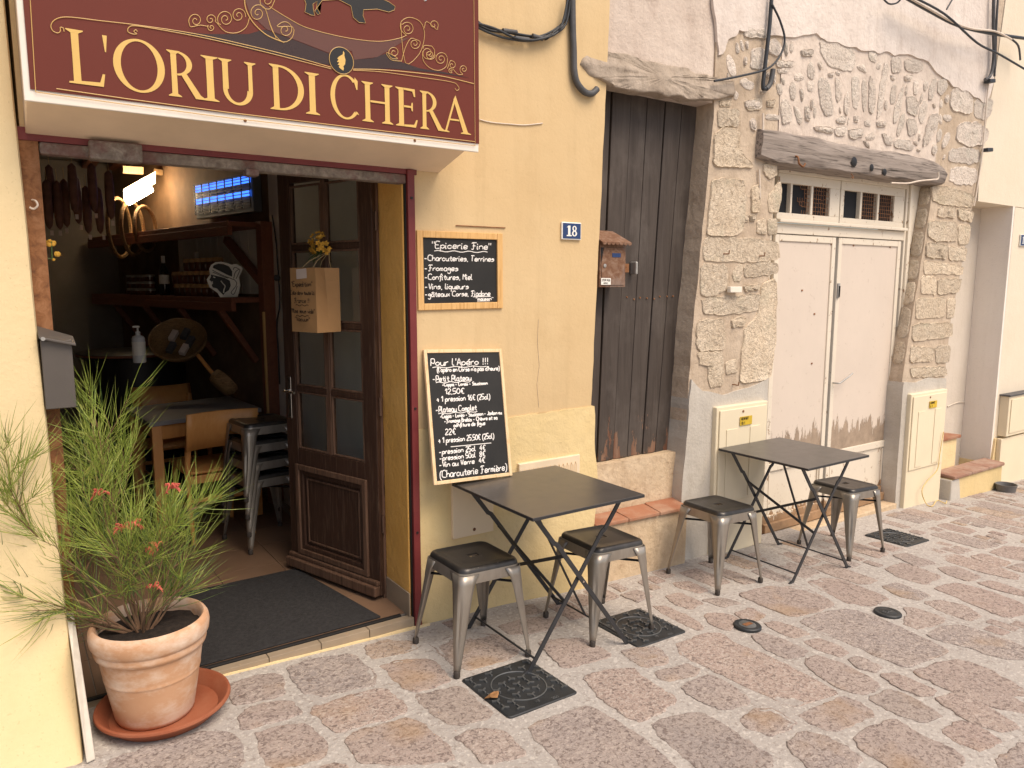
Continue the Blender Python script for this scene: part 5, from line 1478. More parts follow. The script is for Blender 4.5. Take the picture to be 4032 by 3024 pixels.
# white board at the foot of the left pier
P = [(0.124, -0.30, gz(.1)), (0.150, -0.30, gz(.1)), (0.140, -0.30, 0.40), (0.118, -0.30, 0.44)]
tag(MB().add([(0.125, -0.405, 0.0), (0.152, -0.395, 0.0), (0.152, -0.10, 0.0), (0.125, -0.10, 0.0), (0.112, -0.36, 0.36), (0.136, -0.34, 0.33), (0.136, -0.10, 0.42), (0.112, -0.10, 0.43)],
         [(0,3,2,1),(4,5,6,7),(0,1,5,4),(1,2,6,5),(2,3,7,6),(3,0,4,7)]).build('white_board', MAT['white_slab'], None, bevel=0.004), 'chipped white board stood against the left pier beside the flower pot', 'board')

# ---- meter cabinets, vent, cover
def cabinet(label, x0, x1, z0, z1, Y, rows, tagx):
    o = thing('meter_cabinet', label, 'cabinet', ((x0+x1)/2, Y, z0), 0, 'cream meter cabinets in the stone house')
    MB().box(x0, x1, Y-0.03, Y+0.02, z0, z1).build('cabinet_body', MAT['cab'], o, bevel=0.006)
    d_ = MB().box(x0+0.022, x1-0.022, Y-0.040, Y-0.0305, z0+0.35, z1-0.022).build('cabinet_door', MAT['cab'], o, bevel=0.006)
    for f in (0.27, 0.73):
        xm = x0+(x1-x0)*f
        MB().box(xm-0.05, xm+0.05, Y-0.0445, Y-0.0405, z0+0.37, z1-0.15).build('door_rib', MAT['cab'], d_, bevel=0.004)
    MB().lathe([(0.008, 0), (0.008, 0.003)], ((x0+x1)/2-0.01, Y-0.0405, z1-0.045), 12, (0, -1, 0)).build('key_lock', MAT['rust'], d_)
    tx = x0+(x1-x0)*tagx
    tg = MB().box(tx-0.058, tx+0.058, Y-0.047, Y-0.0447, z1-0.135, z1-0.078).build('yellow_tag', MAT['tag_yellow'], d_)
    mb = MB()
    for i, (t_, wd_) in enumerate(rows):
        write(mb, t_, V((tx-0.047, Y-0.0478, z1-0.101-i*0.027)), V((1, 0, 0)), V((0, 0, 1)), V((0, -1, 0)), 0.017, wd_, 0.0016, 0, True)
    mb.build('tag_lettering', MAT['ink'], tg)
    return o
cabinet('cream meter cabinet with a yellow tag behind the far bistro table', 3.655, 4.155, -0.15, 0.83, 0.0, [('REMPART', 0.072), ('GB 1', 0.036)], 0.53)
cabinet('cream meter cabinet with a yellow tag right of the white doors', 5.965, 6.535, -0.26, 0.72, 0.0, [('REMPART', 0.072), ('G7 1', 0.036)], 0.56)
vt = thing('vent_panel', 'beige slotted vent panel on the yellow wall behind the near table', 'vent', (2.375, -0.03, 0.43))
va, vb = wp(2045, 1815, -0.03), wp(2285, 1772, -0.03)
MB().box(va.x, vb.x, -0.03, 0.0, 0.42, 0.675).build('vent_frame', MAT['vent'], vt, bevel=0.005)
for i in range(13):
    x = va.x+0.035+i*(vb.x-va.x-0.07)/12
    MB().tube([(x-0.007, -0.0310, 0.55), (x-0.007, -0.0310, 0.625), (x, -0.0310, 0.640), (x+0.007, -0.0310, 0.625), (x+0.007, -0.0310, 0.55)], 0.0022, 5).build('slot', MAT['pine_light'], vt)
cv = thing('access_cover', 'square cream access cover low on the yellow wall behind the near stool', 'cover', (1.885, -0.01, 0.34))
MB().box(1.762, 2.0, -0.020, 0.0, 0.345, 0.665).build('cover_plate', MAT['cover'], cv, bevel=0.003)
MB().tube([(1.885+0.035*math.cos(a), -0.0205, 0.565+0.035*math.sin(a)) for a in [i*math.pi/12 for i in range(24)]], 0.0018, 5, True, None, True).build('cover_ring', MAT['cover'], cv)
MB().lathe([(0.009, 0), (0.006, 0.003)], (1.885, -0.0205, 0.375), 12, (0, -1, 0)).build('cover_screw', MAT['rust'], cv)
mr = thing('meter_box', 'cream meter box on the cream house at the right picture edge', 'meter box', (7.9, 0.0, 0.17))
MB().box(7.66, 8.25, -0.05, 0.03, 0.18, 0.56).build('box', MAT['cab'], mr, bevel=0.005)
MB().box(7.64, 8.27, -0.065, 0.03, 0.5605, 0.575).build('box_lid', MAT['conduit'], mr, bevel=0.003)
MB().box(7.70, 8.2, -0.058, -0.0505, 0.21, 0.53).build('box_door', MAT['cab'], mr, bevel=0.003)
MB().box(7.62, 8.3, -0.03, 0.011, -0.36, 0.16).build('box_plinth', MAT['cab'], mr, bevel=0.004)

# ================================================================== BISTRO TABLES
def bistro(label, x0, x1, y0, y1, ztop, fx0, fx1):
    o = thing('bistro_table', label, 'table', ((x0+x1)/2, (y0+y1)/2, gz((x0+x1)/2)), 0, 'folding bistro tables on the street')
    MB().box(x0, x1, y0, y1, ztop-0.003, ztop).build('table_top', MAT['table_metal'], o, bevel=0.0015)
    t = 0.0045; lip = MB()
    lip.box(x0, x1, y0, y0+t, ztop-0.014, ztop-0.0032); lip.box(x0, x1, y1-t, y1, ztop-0.014, ztop-0.0032)
    lip.box(x0, x0+t, y0+t, y1-t, ztop-0.014, ztop-0.0032); lip.box(x1-t, x1, y0+t, y1-t, ztop-0.014, ztop-0.0032)
    lip.build('top_rim', MAT['table_leg'], o)
    ya, yb_ = y0+0.075, y1-0.06
    xt0, xt1 = x0+0.055, x1-0.055
    L = []
    for sgn, yy in ((1, ya), (-1, yb_)):
        for k_, (xa, xb, dy) in enumerate(((xt0, fx1, 0.0), (xt1, fx0, 0.011*sgn))):
            zt = ztop-0.015; zf = gz(xb)+0.004
            top = V((xa, yy+dy, zt)); foot = V((xb, yy+dy, zf))
            d = (foot-top)
            pts = [top, top+d*0.20, top+d*0.215+V((0.010 if xa < xb else -0.010, 0, 0)), foot]
            lg = MB()
            pts2 = [(pts[0], pts[1]), (pts[1], pts[2]), (pts[2], pts[3])]
            for a, b in pts2: lg.bar(a, b+(b-a).normalized()*0.004, 0.021, 0.0075, (1, 0, 0))
            lg.build('leg', MAT['table_leg'], o, bevel=0.0015)
            MB().bar(foot+V((-0.004, 0, 0.008)), foot+V((0.03 if xa < xb else -0.03, 0, -0.001)), 0.014, 0.010, (0, 1, 0)).build('foot', MAT['table_leg'], o, bevel=0.002)
            L.append((top, foot, d))
        # pivot rivets
        a, b = L[-2], L[-1]
        u = (b[0].x-a[0].x)/((a[1].x-a[0].x)-(b[1].x-b[0].x))
        pv = a[0]+a[2]*u
        MB().lathe([(0.005, 0), (0.005, 0.004)], pv+V((0, -0.018, 0)), 8, (0, -1, 0)).build('rivet', MAT['chrome'], o)
    def on(i, u): return L[i][0]+L[i][2]*u
    MB().tube([on(0, 0.93), on(2, 0.93)], 0.005, 8).build('foot_rail', MAT['table_leg'], o, smooth=60)
    MB().tube([on(1, 0.93), on(3, 0.93)], 0.005, 8).build('foot_rail', MAT['table_leg'], o, smooth=60)
    MB().bar(on(0, 0.30)+V((0, .006, 0)), on(3, 0.62)+V((0, -.006, 0)), 0.016, 0.005).build('cross_brace', MAT['table_leg'], o)
    MB().bar(on(1, 0.62)+V((0, .006, 0)), on(2, 0.30)+V((0, -.006, 0)), 0.016, 0.005).build('cross_brace', MAT['table_leg'], o)
    m0 = V(((x0+x1)/2-0.10, (ya+yb_)/2, ztop-0.012)); m1 = (on(0, 0.93)+on(2, 0.93))/2
    MB().bar(m0, m1, 0.013, 0.006, (0, 1, 0)).build('locking_strut', MAT['table_leg'], o)
    return o
bistro('near charcoal folding bistro table with the price board leaning on it', 1.721, 2.344, -0.748, -0.087, 0.655, 1.765, 2.325)
bistro('far charcoal folding bistro table before the white doors', 3.665, 4.275, -0.680, -0.045, 0.572, 3.70, 4.24)

# ================================================================== STOOLS
def sq_loop(half, rad, z, n=11):
    pts = []
    for cx_, cy_, a0 in ((1, 1, 0), (-1, 1, 90), (-1, -1, 180), (1, -1, 270)):
        for i in range(n):
            a = math.radians(a0+90*i/(n-1))
            pts.append(V((cx_*(half-rad)+rad*math.cos(a), cy_*(half-rad)+rad*math.sin(a), z)))
    return pts
def slot_loop(hx, hy, z, n=44):
    # same count as sq_loop; matched by angle
    pts = []
    for p in sq_loop(1.0, 0.35, 0):
        a = math.atan2(p.y, p.x)
        c, s_ = math.cos(a), math.sin(a)
        k_ = 1/((abs(c)/hx)**4+(abs(s_)/hy)**4)**0.25
        pts.append(V((c*k_, s_*k_, z)))
    return pts
def make_stool(name, label, cat='stool', group=None):
    o = thing(name, label, cat, (0, 0, 0), 0, group)
    H_ = 0.452; hs = 0.152
    seat = MB()
    seat.loops([slot_loop(0.046, 0.016, H_-0.0095), slot_loop(0.046, 0.016, H_-0.006), slot_loop(0.048, 0.018, H_-0.0045), slot_loop(0.053, 0.023, H_-0.0045), sq_loop(0.085, 0.03, H_-0.0045), sq_loop(0.128, 0.030, H_-0.0045), sq_loop(0.134, 0.032, H_-0.001), sq_loop(0.140, 0.035, H_),
                sq_loop(0.147, 0.038, H_-0.003), sq_loop(0.1525, 0.041, H_-0.011), sq_loop(0.155, 0.043, H_-0.022)])
    seat.build('seat', MAT['gun_seat'], o, True, smooth=50)
    ap = MB()
    ap.loops([sq_loop(0.1548, 0.043, H_-0.0215), sq_loop(0.1555, 0.043, H_-0.026), sq_loop(0.1565, 0.043, H_-0.070), sq_loop(0.152, 0.043, H_-0.070), sq_loop(0.150, 0.043, H_-0.024)])
    ap.build('apron', MAT['gun_leg'], o, True, smooth=40)
    top_c, foot_c = 0.1585, 0.196
    for sx_, sy_ in ((-1, -1), (1, -1), (1, 1), (-1, 1)):
        lg = MB(); rows = []
        NZ = 10
        for j in range(NZ+1):
            t = j/NZ; z = (H_-0.030)*(1-t)+0.016*t
            c = top_c+(foot_c-top_c)*t
            fl = 0.072*(1-t)+0.019*t            # flange length along each side
            if t < 0.12: fl += (0.12-t)*0.16
            rad = 0.030*(1-t)+0.013*t
            ring = []
            for u in (1.0, 0.55):                # flange along y side
                ring.append((c, c-rad-(fl-rad)*u if fl > rad else c-rad*u))
            for i in range(7):
                a = math.radians(90*i/6)
                g = 0.0
                if 0.22 < t < 0.80 and 2 <= i <= 4: g = 0.0065*min(1, (t-0.22)/0.06, (0.80-t)/0.06)*(1.0 if i == 3 else 0.55)
                ring.append((c-rad+(rad-g)*math.cos(a), c-rad+(rad-g)*math.sin(a)))
            for u in (0.55, 1.0):
                ring.append((c-rad-(fl-rad)*u if fl > rad else c-rad*u, c))
            rows.append([V((x*sx_, y*sy_, z)) for x, y in ring])
        n = len(rows[0])
        for r_ in rows: lg.v += r_
        for j in range(NZ):
            for i in range(n-1):
                a = j*n+i; lg.f.append((a, a+1, a+n+1, a+n))
        l_ = lg.build('leg', MAT['gun_leg'], o, True, smooth=45)
        sm_ = l_.modifiers.new('sheet', 'SOLIDIFY'); sm_.thickness = 0.0022; sm_.offset = 0
        f_ = (foot_c-0.010)
        MB().lathe([(0.013, 0.0), (0.0145, 0.003), (0.0145, 0.024), (0.011, 0.030)], (f_*sx_, f_*sy_, 0.0), 12).build('foot', MAT['rubber'], o, True, smooth=50)
    for a, b in (((-1, -1), (1, 1)), ((-1, 1), (1, -1))):
        zz_ = H_-0.095 if a == (-1, -1) else H_-0.108
        MB().tube([(a[0]*0.155, a[1]*0.155, zz_), (b[0]*0.155, b[1]*0.155, zz_)], 0.006, 8).build('cross_rod', MAT['black_in'], o, True, smooth=60)
    return o
GS = 'gunmetal stools at the bistro tables'
st1 = make_stool('metal_stool', 'nearest gunmetal stool, left of the near bistro table', 'stool', GS)
def place(o, x, y, rz, tilt=True):
    o.location = (x, y, gz(x)+0.002)
    o.rotation_euler = (0, math.atan(SLOPE), rz)
st2 = copy_tree(st1, label='gunmetal stool right of the near bistro table, one foot on a square manhole cover')
st3 = copy_tree(st1, label='gunmetal stool left of the far bistro table')
st4 = copy_tree(st1, label='gunmetal stool right of the far bistro table, before the white doors')
place(st1, 1.662, -0.352, 0.01); place(st2, 2.352, -0.432, -0.02); place(st3, 3.36, -0.303, 0.0); place(st4, 4.553, -0.36, -0.03)
words = ['topmost', 'second from top', 'third from top', 'lowest']
for i in range(4):
    s_ = copy_tree(st1, (1.275, 1.50, 0.002+0.107*(3-i)), 0.12+0.015*i, '%s gunmetal stool in the stack inside the doorway' % words[i])
    s_['group'] = 'stacked gunmetal stools'

# ================================================================== MANHOLES
def manhole(label, cx_, cy_, sz, rz):
    o = thing('manhole_cover', label, 'manhole cover', (cx_, cy_, gz(cx_)+0.003), rz, 'square manhole covers in the street')
    o.rotation_euler = (0, math.atan(SLOPE), rz)
    h = sz/2
    MB().loops([sq_loop(h, 0.018, -0.02, 6), sq_loop(h, 0.018, 0.001, 6), sq_loop(h-0.004, 0.016, 0.004, 6)], False, True).build('plate', MAT['cast'], o, True, bevel=0)
    nn_ = 7; rib = None
    for i in range(nn_):
        for j in range(nn_):
            x = -h+h*2*(i+0.5)/nn_; y = -h+h*2*(j+0.5)/nn_+(0.010 if i % 2 else -0.006)
            if abs(y) > h-0.02: continue
            if j == 0 and i > 2: continue
            if abs(math.hypot(x, y)-h*0.66) < 0.012: continue
            if rib is None:
                g = MB()
                for q in range(3):
                    a = q*2*math.pi/3
                    g.bar((0, 0, 0.0065), (0.020*math.cos(a), 0.020*math.sin(a), 0.0065), 0.0065, 0.0055, (0, 0, 1))
                rib = g.build('tread_rib', MAT['cast_hi'], o, True); r_ = rib
            else:
                r_ = rib.copy(); COL.objects.link(r_)
            r_.location = (x, y, 0); r_.rotation_euler = (0, 0, (i+j) % 2*math.pi/3+0.5)
    o2 = MB().tube([(h*0.66*math.cos(a), h*0.66*math.sin(a), 0.0045) for a in [i*math.pi/24 for i in range(48)]], 0.0028, 5, True, None, True).build('lid_ring', MAT['cast_hi'], o, True)
    t = MB(); write(t, 'NF', V((-0.02, -h+0.028, 0.006)), V((1, 0, 0)), V((0, 1, 0)), V((0, 0, 1)), 0.014, 0.024, 0.0013, 0, True); t.build('cast_lettering', MAT['cast_hi'], o, True)
    t = MB(); write(t, '250', V((0.05, -h+0.012, 0.006)), V((1, 0, 0)), V((0, 1, 0)), V((0, 0, 1)), 0.012, 0.034, 0.0012, 0, True)
    t.build('cast_lettering', MAT['cast_hi'], o, True)
    return o
manhole('square black manhole cover in front, with a dry leaf on it', *MANHOLES[0][0], MANHOLES[0][1], MANHOLES[0][2])
manhole('square black manhole cover under the stool right of the near table', *MANHOLES[1][0], MANHOLES[1][1], MANHOLES[1][2])
manhole('farthest square black manhole cover, right of the far table', *MANHOLES[2][0], MANHOLES[2][1], MANHOLES[2][2])
lfp = gp(1750+700/3.687, 2550+700/3.687, 0.016)
tag(MB().prism([lfp+V((0.03*math.cos(a)*(1+.3*math.sin(3*a)), 0.018*math.sin(a), 0.006*math.sin(2*a))) for a in [i*math.pi/6 for i in range(12)]], (0, 0, 0.0012)).build('dry_leaf', MAT['brown_leaf'], None), 'small dry brown leaf lying on the front manhole cover', 'leaf')
for (px_, py_), lab, rusty in (((2943, 2468), 'small round water valve cover with a rusty centre', True), ((3495, 2417), 'small round water valve cover without rust, farther right', False)):
    c = gp(px_, py_, 0.0)
    o = thing('valve_cover', lab, 'valve cover', (c.x, c.y, c.z+0.008), 0, 'round valve covers in the street')
    o.rotation_euler = (0, math.atan(SLOPE), 0)
    MB().lathe([(0.068, -0.01), (0.068, 0.002), (0.064, 0.006), (0.046, 0.006), (0.044, 0.004)], (0, 0, 0), 28).build('rim', MAT['cast'], o, True, smooth=40)
    MB().lathe([(0.043, 0.0), (0.043, 0.0055), (0.040, 0.0065)], (0, 0, 0), 28).build('lid', MAT['cast'] if not rusty else MAT['cast_hi'], o, True, smooth=40)
    if rusty: MB().box(-0.028, 0.028, -0.012, 0.012, 0.0066, 0.0086).build('rusty_bar', MAT['rust'], o, True, bevel=0.002)
    else:
        g = MB()
        write(g, 'EAU', V((-0.03, -0.012, 0.0075)), V((1, 0, 0)), V((0, 1, 0)), V((0, 0, 1)), 0.024, 0.058, 0.0022, 0, True); g.build('cast_lettering', MAT['cast_hi'], o, True)
c = gp(3960, 1935, 0.0)
bw = MB().lathe([(0.055, 0.0), (0.075, 0.004), (0.085, 0.06), (0.090, 0.07), (0.082, 0.07), (0.072, 0.015), (0.01, 0.012)], c, 28, None, (True, True))
tag(bw.build('pet_bowl', MAT['bowl'], None, smooth=50), 'round grey plastic bowl by the steps of the cream house', 'bowl')
# straw coloured wire by the right cabinet
P = [gp(3690, 1730, 0.4)]
wpts = [wp(3715, 1700, -0.055), wp(3700, 1790, -0.055), wp(3690, 1850, -0.06), wp(3650, 1895, -0.06), wp(3630, 1935, -0.07), gp(3648, 1985, 0.012), gp(3672, 1992, 0.01), gp(3690, 1970, 0.012), gp(3722, 1982, 0.01), gp(3728, 1972, 0.01)]
tag(MB().tube(spline(wpts, 5), 0.004, 6).build('loose_wire', MAT['cable_yellow'], None, smooth=60), 'loose straw yellow wire trailing from the right cabinet to the street', 'wire')

# ================================================================== POTTED SHRUB
PC = V((0.370, -0.20))          # pot axis
gz0 = gz(PC.x)
sau = MB().lathe([(0.15, 0.0), (0.185, 0.002), (0.222, 0.040), (0.226, 0.042), (0.232, 0.044), (0.236, 0.051), (0.234, 0.058), (0.226, 0.060), (0.218, 0.055), (0.188, 0.014), (0.01, 0.012)], (PC.x+0.030, PC.y-0.005, gz0+0.002), 48)
tag(sau.build('plant_saucer', MAT['saucer'], None, smooth=40), 'wide red terracotta saucer under the flower pot', 'saucer')
pb = gz0+0.016
pot = MB().lathe([(0.118, 0.0), (0.130, 0.004), (0.137, 0.02), (0.150, 0.094), (0.1620, 0.163), (0.163, 0.168), (0.1648, 0.171), (0.1660, 0.176), (0.1655, 0.181), (0.1665, 0.188), (0.172, 0.224), (0.1770, 0.256), (0.178, 0.262), (0.188, 0.268), (0.192, 0.280), (0.190, 0.296), (0.195, 0.300), (0.202, 0.312), (0.205, 0.340), (0.202, 0.358), (0.195, 0.370), (0.186, 0.373), (0.178, 0.366), (0.174, 0.34), (0.170, 0.28)], (PC.x, PC.y, pb), 56, None, (True, False))
pot = tag(pot.build('flower_pot', MAT['pot'], None, smooth=50), 'large pale terracotta flower pot at the left of the doorway', 'flower pot')
soil = MB()
L = []
for r_ in (0.1745, 0.13, 0.08, 0.03):
    L.append([V((PC.x+r_*math.cos(a), PC.y+r_*math.sin(a), pb+0.325+0.012*noise.noise(V((r_*30*math.cos(a), r_*30*math.sin(a), 0))))) for a in [i*math.pi/20 for i in range(40)]])
soil.loops(L, False, True)
soil.build('soil', MAT['soil'], pot, smooth=60)
sr = thing('needle_shrub', 'wispy green needle-leaved shrub with pink red flowers in the terracotta pot', 'shrub', (PC.x, PC.y, pb+0.33))
rs = random.Random(21)
tw, nl, nd = MB(), MB(), MB()
ctr = V((PC.x, PC.y, pb+0.33))
def needle(mb, p, d, L_, bend, w):
    side = d.cross(V((rs.uniform(-1, 1), rs.uniform(-1, 1), rs.uniform(-1, 1))))
    if side.length < 1e-4: side = d.orthogonal()
    side.normalize()
    pts = [p + d*(L_*t) + bend*(L_*t*t) for t in (0, 0.33, 0.66, 1.0)]
    b = len(mb.v)
    n2 = d.cross(side).normalized()
    for i, q in enumerate(pts[:3]):
        ww = w*(0.75, 1.0, 0.8)[i]
        mb.v += [q+side*ww, q-side*ww*0.5+n2*ww*0.87, q-side*ww*0.5-n2*ww*0.87]
    mb.v.append(pts[3])
    for i in range(2):
        for k_ in range(3):
            a, c2 = b+3*i+k_, b+3*i+(k_+1) % 3
            mb.f.append((a, c2, c2+3, a+3))
    for k_ in range(3): mb.f.append((b+6+k_, b+6+(k_+1) % 3, b+9))
def shoot(p0, d0, L_, r0, lvl, dens, lv):
    pts = [p0]; d = d0.normalized(); n = max(3, int(L_/0.04)); st = L_/n
    for i in range(n):
        d = (d + V((rs.gauss(0, .10), rs.gauss(0, .10), rs.gauss(0.03, .07)))).normalized()
        pts.append(pts[-1]+d*st)
    tw.tube(pts, [r0*(1-0.75*i/n) for i in range(n+1)], 5, False)
    for i in range(1, n+1):
        t = i/n
        dd_ = (pts[i]-pts[i-1]).normalized()
        if lvl < 2 and t > 0.22 and rs.random() < (0.62 if lvl == 0 else 0.3):
            o_ = dd_.orthogonal().normalized(); a = rs.uniform(0, 2*math.pi)
            o_ = Matrix.Rotation(a, 3, dd_) @ o_
            shoot(pts[i], dd_*0.75+o_*0.75+V((0, 0, .12)), L_*(0.5-0.22*t)*rs.uniform(.7, 1.2), r0*0.5, lvl+1, dens, lv)
        m_ = int(0.62*dens*(0.35 if (lvl == 0 and t < 0.45) else 1.0)*(1+1.0*(t > 0.7)))
        for q in range(m_):
            o_ = dd_.orthogonal().normalized(); o_ = Matrix.Rotation(rs.uniform(0, 6.283), 3, dd_) @ o_
            dn = (dd_*rs.uniform(0.75, 1.3)+o_*rs.uniform(.45, .9)).normalized()
            p = pts[i-1].lerp(pts[i], rs.random())
            hgt = (p.z-ctr.z)
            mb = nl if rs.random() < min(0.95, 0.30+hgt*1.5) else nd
            needle(mb, p, dn, rs.uniform(0.06, 0.15), dd_*0.5+V((rs.uniform(-.15, .15), rs.uniform(-.15, .15), rs.uniform(-.15, .25))), rs.uniform(.0009, .0013))
# main stems, aimed with the camera's right (RT) and towards it
RTh = RT; FWh = V((FW.x, FW.y, 0)).normalized()
for (a, f, up_, L_, dn) in ((-0.28, 0.0, 1.0, 0.78, 5), (-0.46, -0.12, 0.90, 0.70, 5), (-0.66, -0.35, 0.72, 0.56, 4), (-0.16, 0.1, 1.0, 0.64, 5), (0.04, -0.05, 1.0, 0.50, 5), (0.18, 0.15, 0.9, 0.40, 5), (0.34, 0.0, 0.8, 0.32, 4),
                             (0.55, 0.1, 0.70, 0.20, 4), (-0.80, -0.40, 0.62, 0.36, 4), (0.5, 0.4, 0.5, 0.16, 4), (-0.55, -0.25, 0.55, 0.34, 5), (0.22, -0.3, 0.65, 0.26, 4), (-0.15, -0.35, 0.85, 0.36, 5), (0.0, 0.5, 0.7, 0.40, 4), (-0.75, -0.4, 0.40, 0.28, 5), (-0.35, 0.3, 0.95, 0.72, 4), (-0.5, 0.0, 0.6, 0.52, 4), (-0.1, 0.3, 0.8, 0.34, 5)):
    d0 = RTh*a+FWh*f+V((0, 0, up_))
    p0 = ctr-RTh*0.03+RTh*(a*0.05)+FWh*(f*0.05)+V((0, 0, -0.01))
    shoot(p0, d0, L_, 0.0055, 0, dn, 0)
tw.build('stem', MAT['twig'], sr, smooth=60, fix=False)
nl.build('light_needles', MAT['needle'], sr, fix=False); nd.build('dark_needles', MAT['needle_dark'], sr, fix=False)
for (px_, py_, n_) in ((215, 1068, 15), (370, 1055, 16), (290, 1135, 20), (337, 1185, 18), (332, 1268, 8), (265, 1142, 12)):
    c = plane_hit(px_*K, py_*K, V((FWh.x, FWh.y, 0)), FWh.dot(V((PC.x, PC.y, 0)))-0.06)
    fl_ = MB()
    for q in range(n_):
        a = rs.uniform(0, 6.28); e = rs.uniform(-.6, 1.0); r_ = rs.uniform(.016, .034)
        p = c+V((math.cos(a)*math.cos(e), math.sin(a)*math.cos(e), math.sin(e)))*r_
        mid_ = c.lerp(p, 0.6)+V((0, 0, 0.008))
        fl_.tube([c, mid_, p, p+V((rs.uniform(-.006, .006), 0, -0.008))], [.0018, .0036, .0030, .0010], 5)
    fl_.build('flower', MAT['petal'], sr, smooth=60)

# ================================================================== BAG AND DRIED FLOWERS ON THE DOOR
bc = V((HX, HY, 0))+DU*0.42
bu0, bu1, bz0, bz1, bd0, bd1 = 0.225, 0.425, 1.36, 1.675, 0.040, 0.185
bag = thing('paper_bag', 'brown kraft paper bag with handwriting hanging on the glazed door', 'bag', V((HX, HY, 0))+DU*0.325+DN*0.1+V((0, 0, 1.36)))
def bp(u, n, z): return V((HX, HY, 0))+DU*u+DN*n+V((0, 0, z))
body = MB()
um = (bu0+bu1)/2; nm_ = (bd0+bd1)/2
def bring(z, s_, pin): return [bp(bu0, bd0, z), bp(bu0+0.010*pin, nm_, z), bp(bu0, bd1, z), bp(um, bd1+0.004*s_, z), bp(bu1, bd1, z), bp(bu1-0.010*pin, nm_, z), bp(bu1, bd0, z), bp(um, bd0, z)]
body.loops([bring(bz0, 0, 0), bring(bz0+0.06, 1, 0.3), bring(bz0+0.16, 1.5, 1), bring(bz0+0.25, 1, 1.6), bring(bz1, 0.5, 2.4)], True, False)
body.build('bag_body', MAT['kraft'], bag)
mb = MB()
fc = bd1+0.0065
for txt, z, u0, u1, hh in (('"Expedition"', 1.585, 0.41, 0.24, 0.024), ('Colis dans toute la', 1.545, 0.42, 0.23, 0.018), ('France !!', 1.505, 0.39, 0.27, 0.022), ('"Mise sous vide"', 1.455, 0.42, 0.23, 0.021), ('"Vacuum"', 1.415, 0.39, 0.27, 0.02)):
    write(mb, txt, bp(u0, fc, z), -DU, V((0, 0, 1)), DN, hh, u0-u1, 0.0014)
wavy(mb, bp(0.38, fc, 1.492), bp(0.28, fc, 1.492), DN, (0, 0, 1), 0.0014, 0.003, 5); wavy(mb, bp(0.38, fc, 1.44), bp(0.28, fc, 1.44), DN, (0, 0, 1), 0.0014, 0.003, 5)
mb.build('handwriting', MAT['ink'], bag, fix=False)
MB().prism([bp(0.37, bd1+0.003, 1.668), bp(0.29, bd1+0.003, 1.672), bp(0.285, bd1+0.006, 1.625), bp(0.365, bd1+0.006, 1.620)], DN*0.001).build('paper_label', MAT['paper'], bag)
knob = bp(0.31, 0.03, 1.76)
for u, n in ((0.37, bd1-0.01), (0.27, bd1-0.01), (0.37, bd0+0.01), (0.27, bd0+0.01)):
    MB().tube([bp(u, n, 1.66), bp(u*0.6+0.124, n*0.6+0.02, 1.71), knob], 0.002, 5).build('string_handle', MAT['string'], bag)
fb = thing('dried_flowers', 'bunch of dried ochre yellow flowers above the paper bag on the door', 'flowers', knob+DN*0.03+V((0, 0, -0.05)))
rs2 = random.Random(4)
for q in range(38):
    a = rs2.uniform(0, 6.28); e = math.asin(rs2.uniform(-.75, 1)); 
    dv = DU*math.cos(a)*math.cos(e)+V((0, 0, 1))*math.sin(e)+DN*abs(math.sin(a))*math.cos(e)*0.8
    p = knob+DN*0.05+V((0, 0, 0.03))+dv*rs2.uniform(.045, .066)
    m_ = MB()
    for t in range(5):
        b_ = t*2*math.pi/5; s1 = dv.orthogonal().normalized(); s2 = dv.cross(s1)
        rr = (s1*math.cos(b_)+s2*math.sin(b_)); r2 = (s1*math.cos(b_+.6)+s2*math.sin(b_+.6)); r3 = (s1*math.cos(b_-.6)+s2*math.sin(b_-.6))
        m_.add([p, p+r3*.011+dv*.003, p+rr*.016+dv*.008, p+r2*.011+dv*.003], [(0, 1, 2, 3)])
    m_.build('flower_head', MAT['petal_y'], fb, fix=False)
m_ = MB()
for q in range(26):
    p = knob+DN*0.04+V((0, 0, 0.0))
    e = knob+DN*rs2.uniform(.03, .07)+DU*rs2.uniform(.0, .10)+V((0, 0, rs2.uniform(-.06, .02)))
    m_.tube([p, (p+e)/2+V((0, 0, .01)), e], 0.0011, 4)
m_.build('dry_stalks', MAT['needle_dark'], fb)
c = dw(104, 540, 0.03)
fb2 = thing('dried_flowers', 'small ochre dried flower bunch by the rusty left jamb', 'flowers', c)
for q in range(9):
    p = c+V((rs2.uniform(0.0, .03), rs2.uniform(-.01, .02), rs2.uniform(-.035, .035)))
    MB().ball(p, rs2.uniform(.006, .012), 7, 5, (1, .6, 1)).build('flower_head', MAT['petal_y'], fb2)
MB().tube([(0.152, 0.028, c.z-.03), c+V((0.01, 0, -.03)), c+V((0.012, 0, .03))], 0.002, 5).build('dry_stalks', MAT['needle_dark'], fb2)

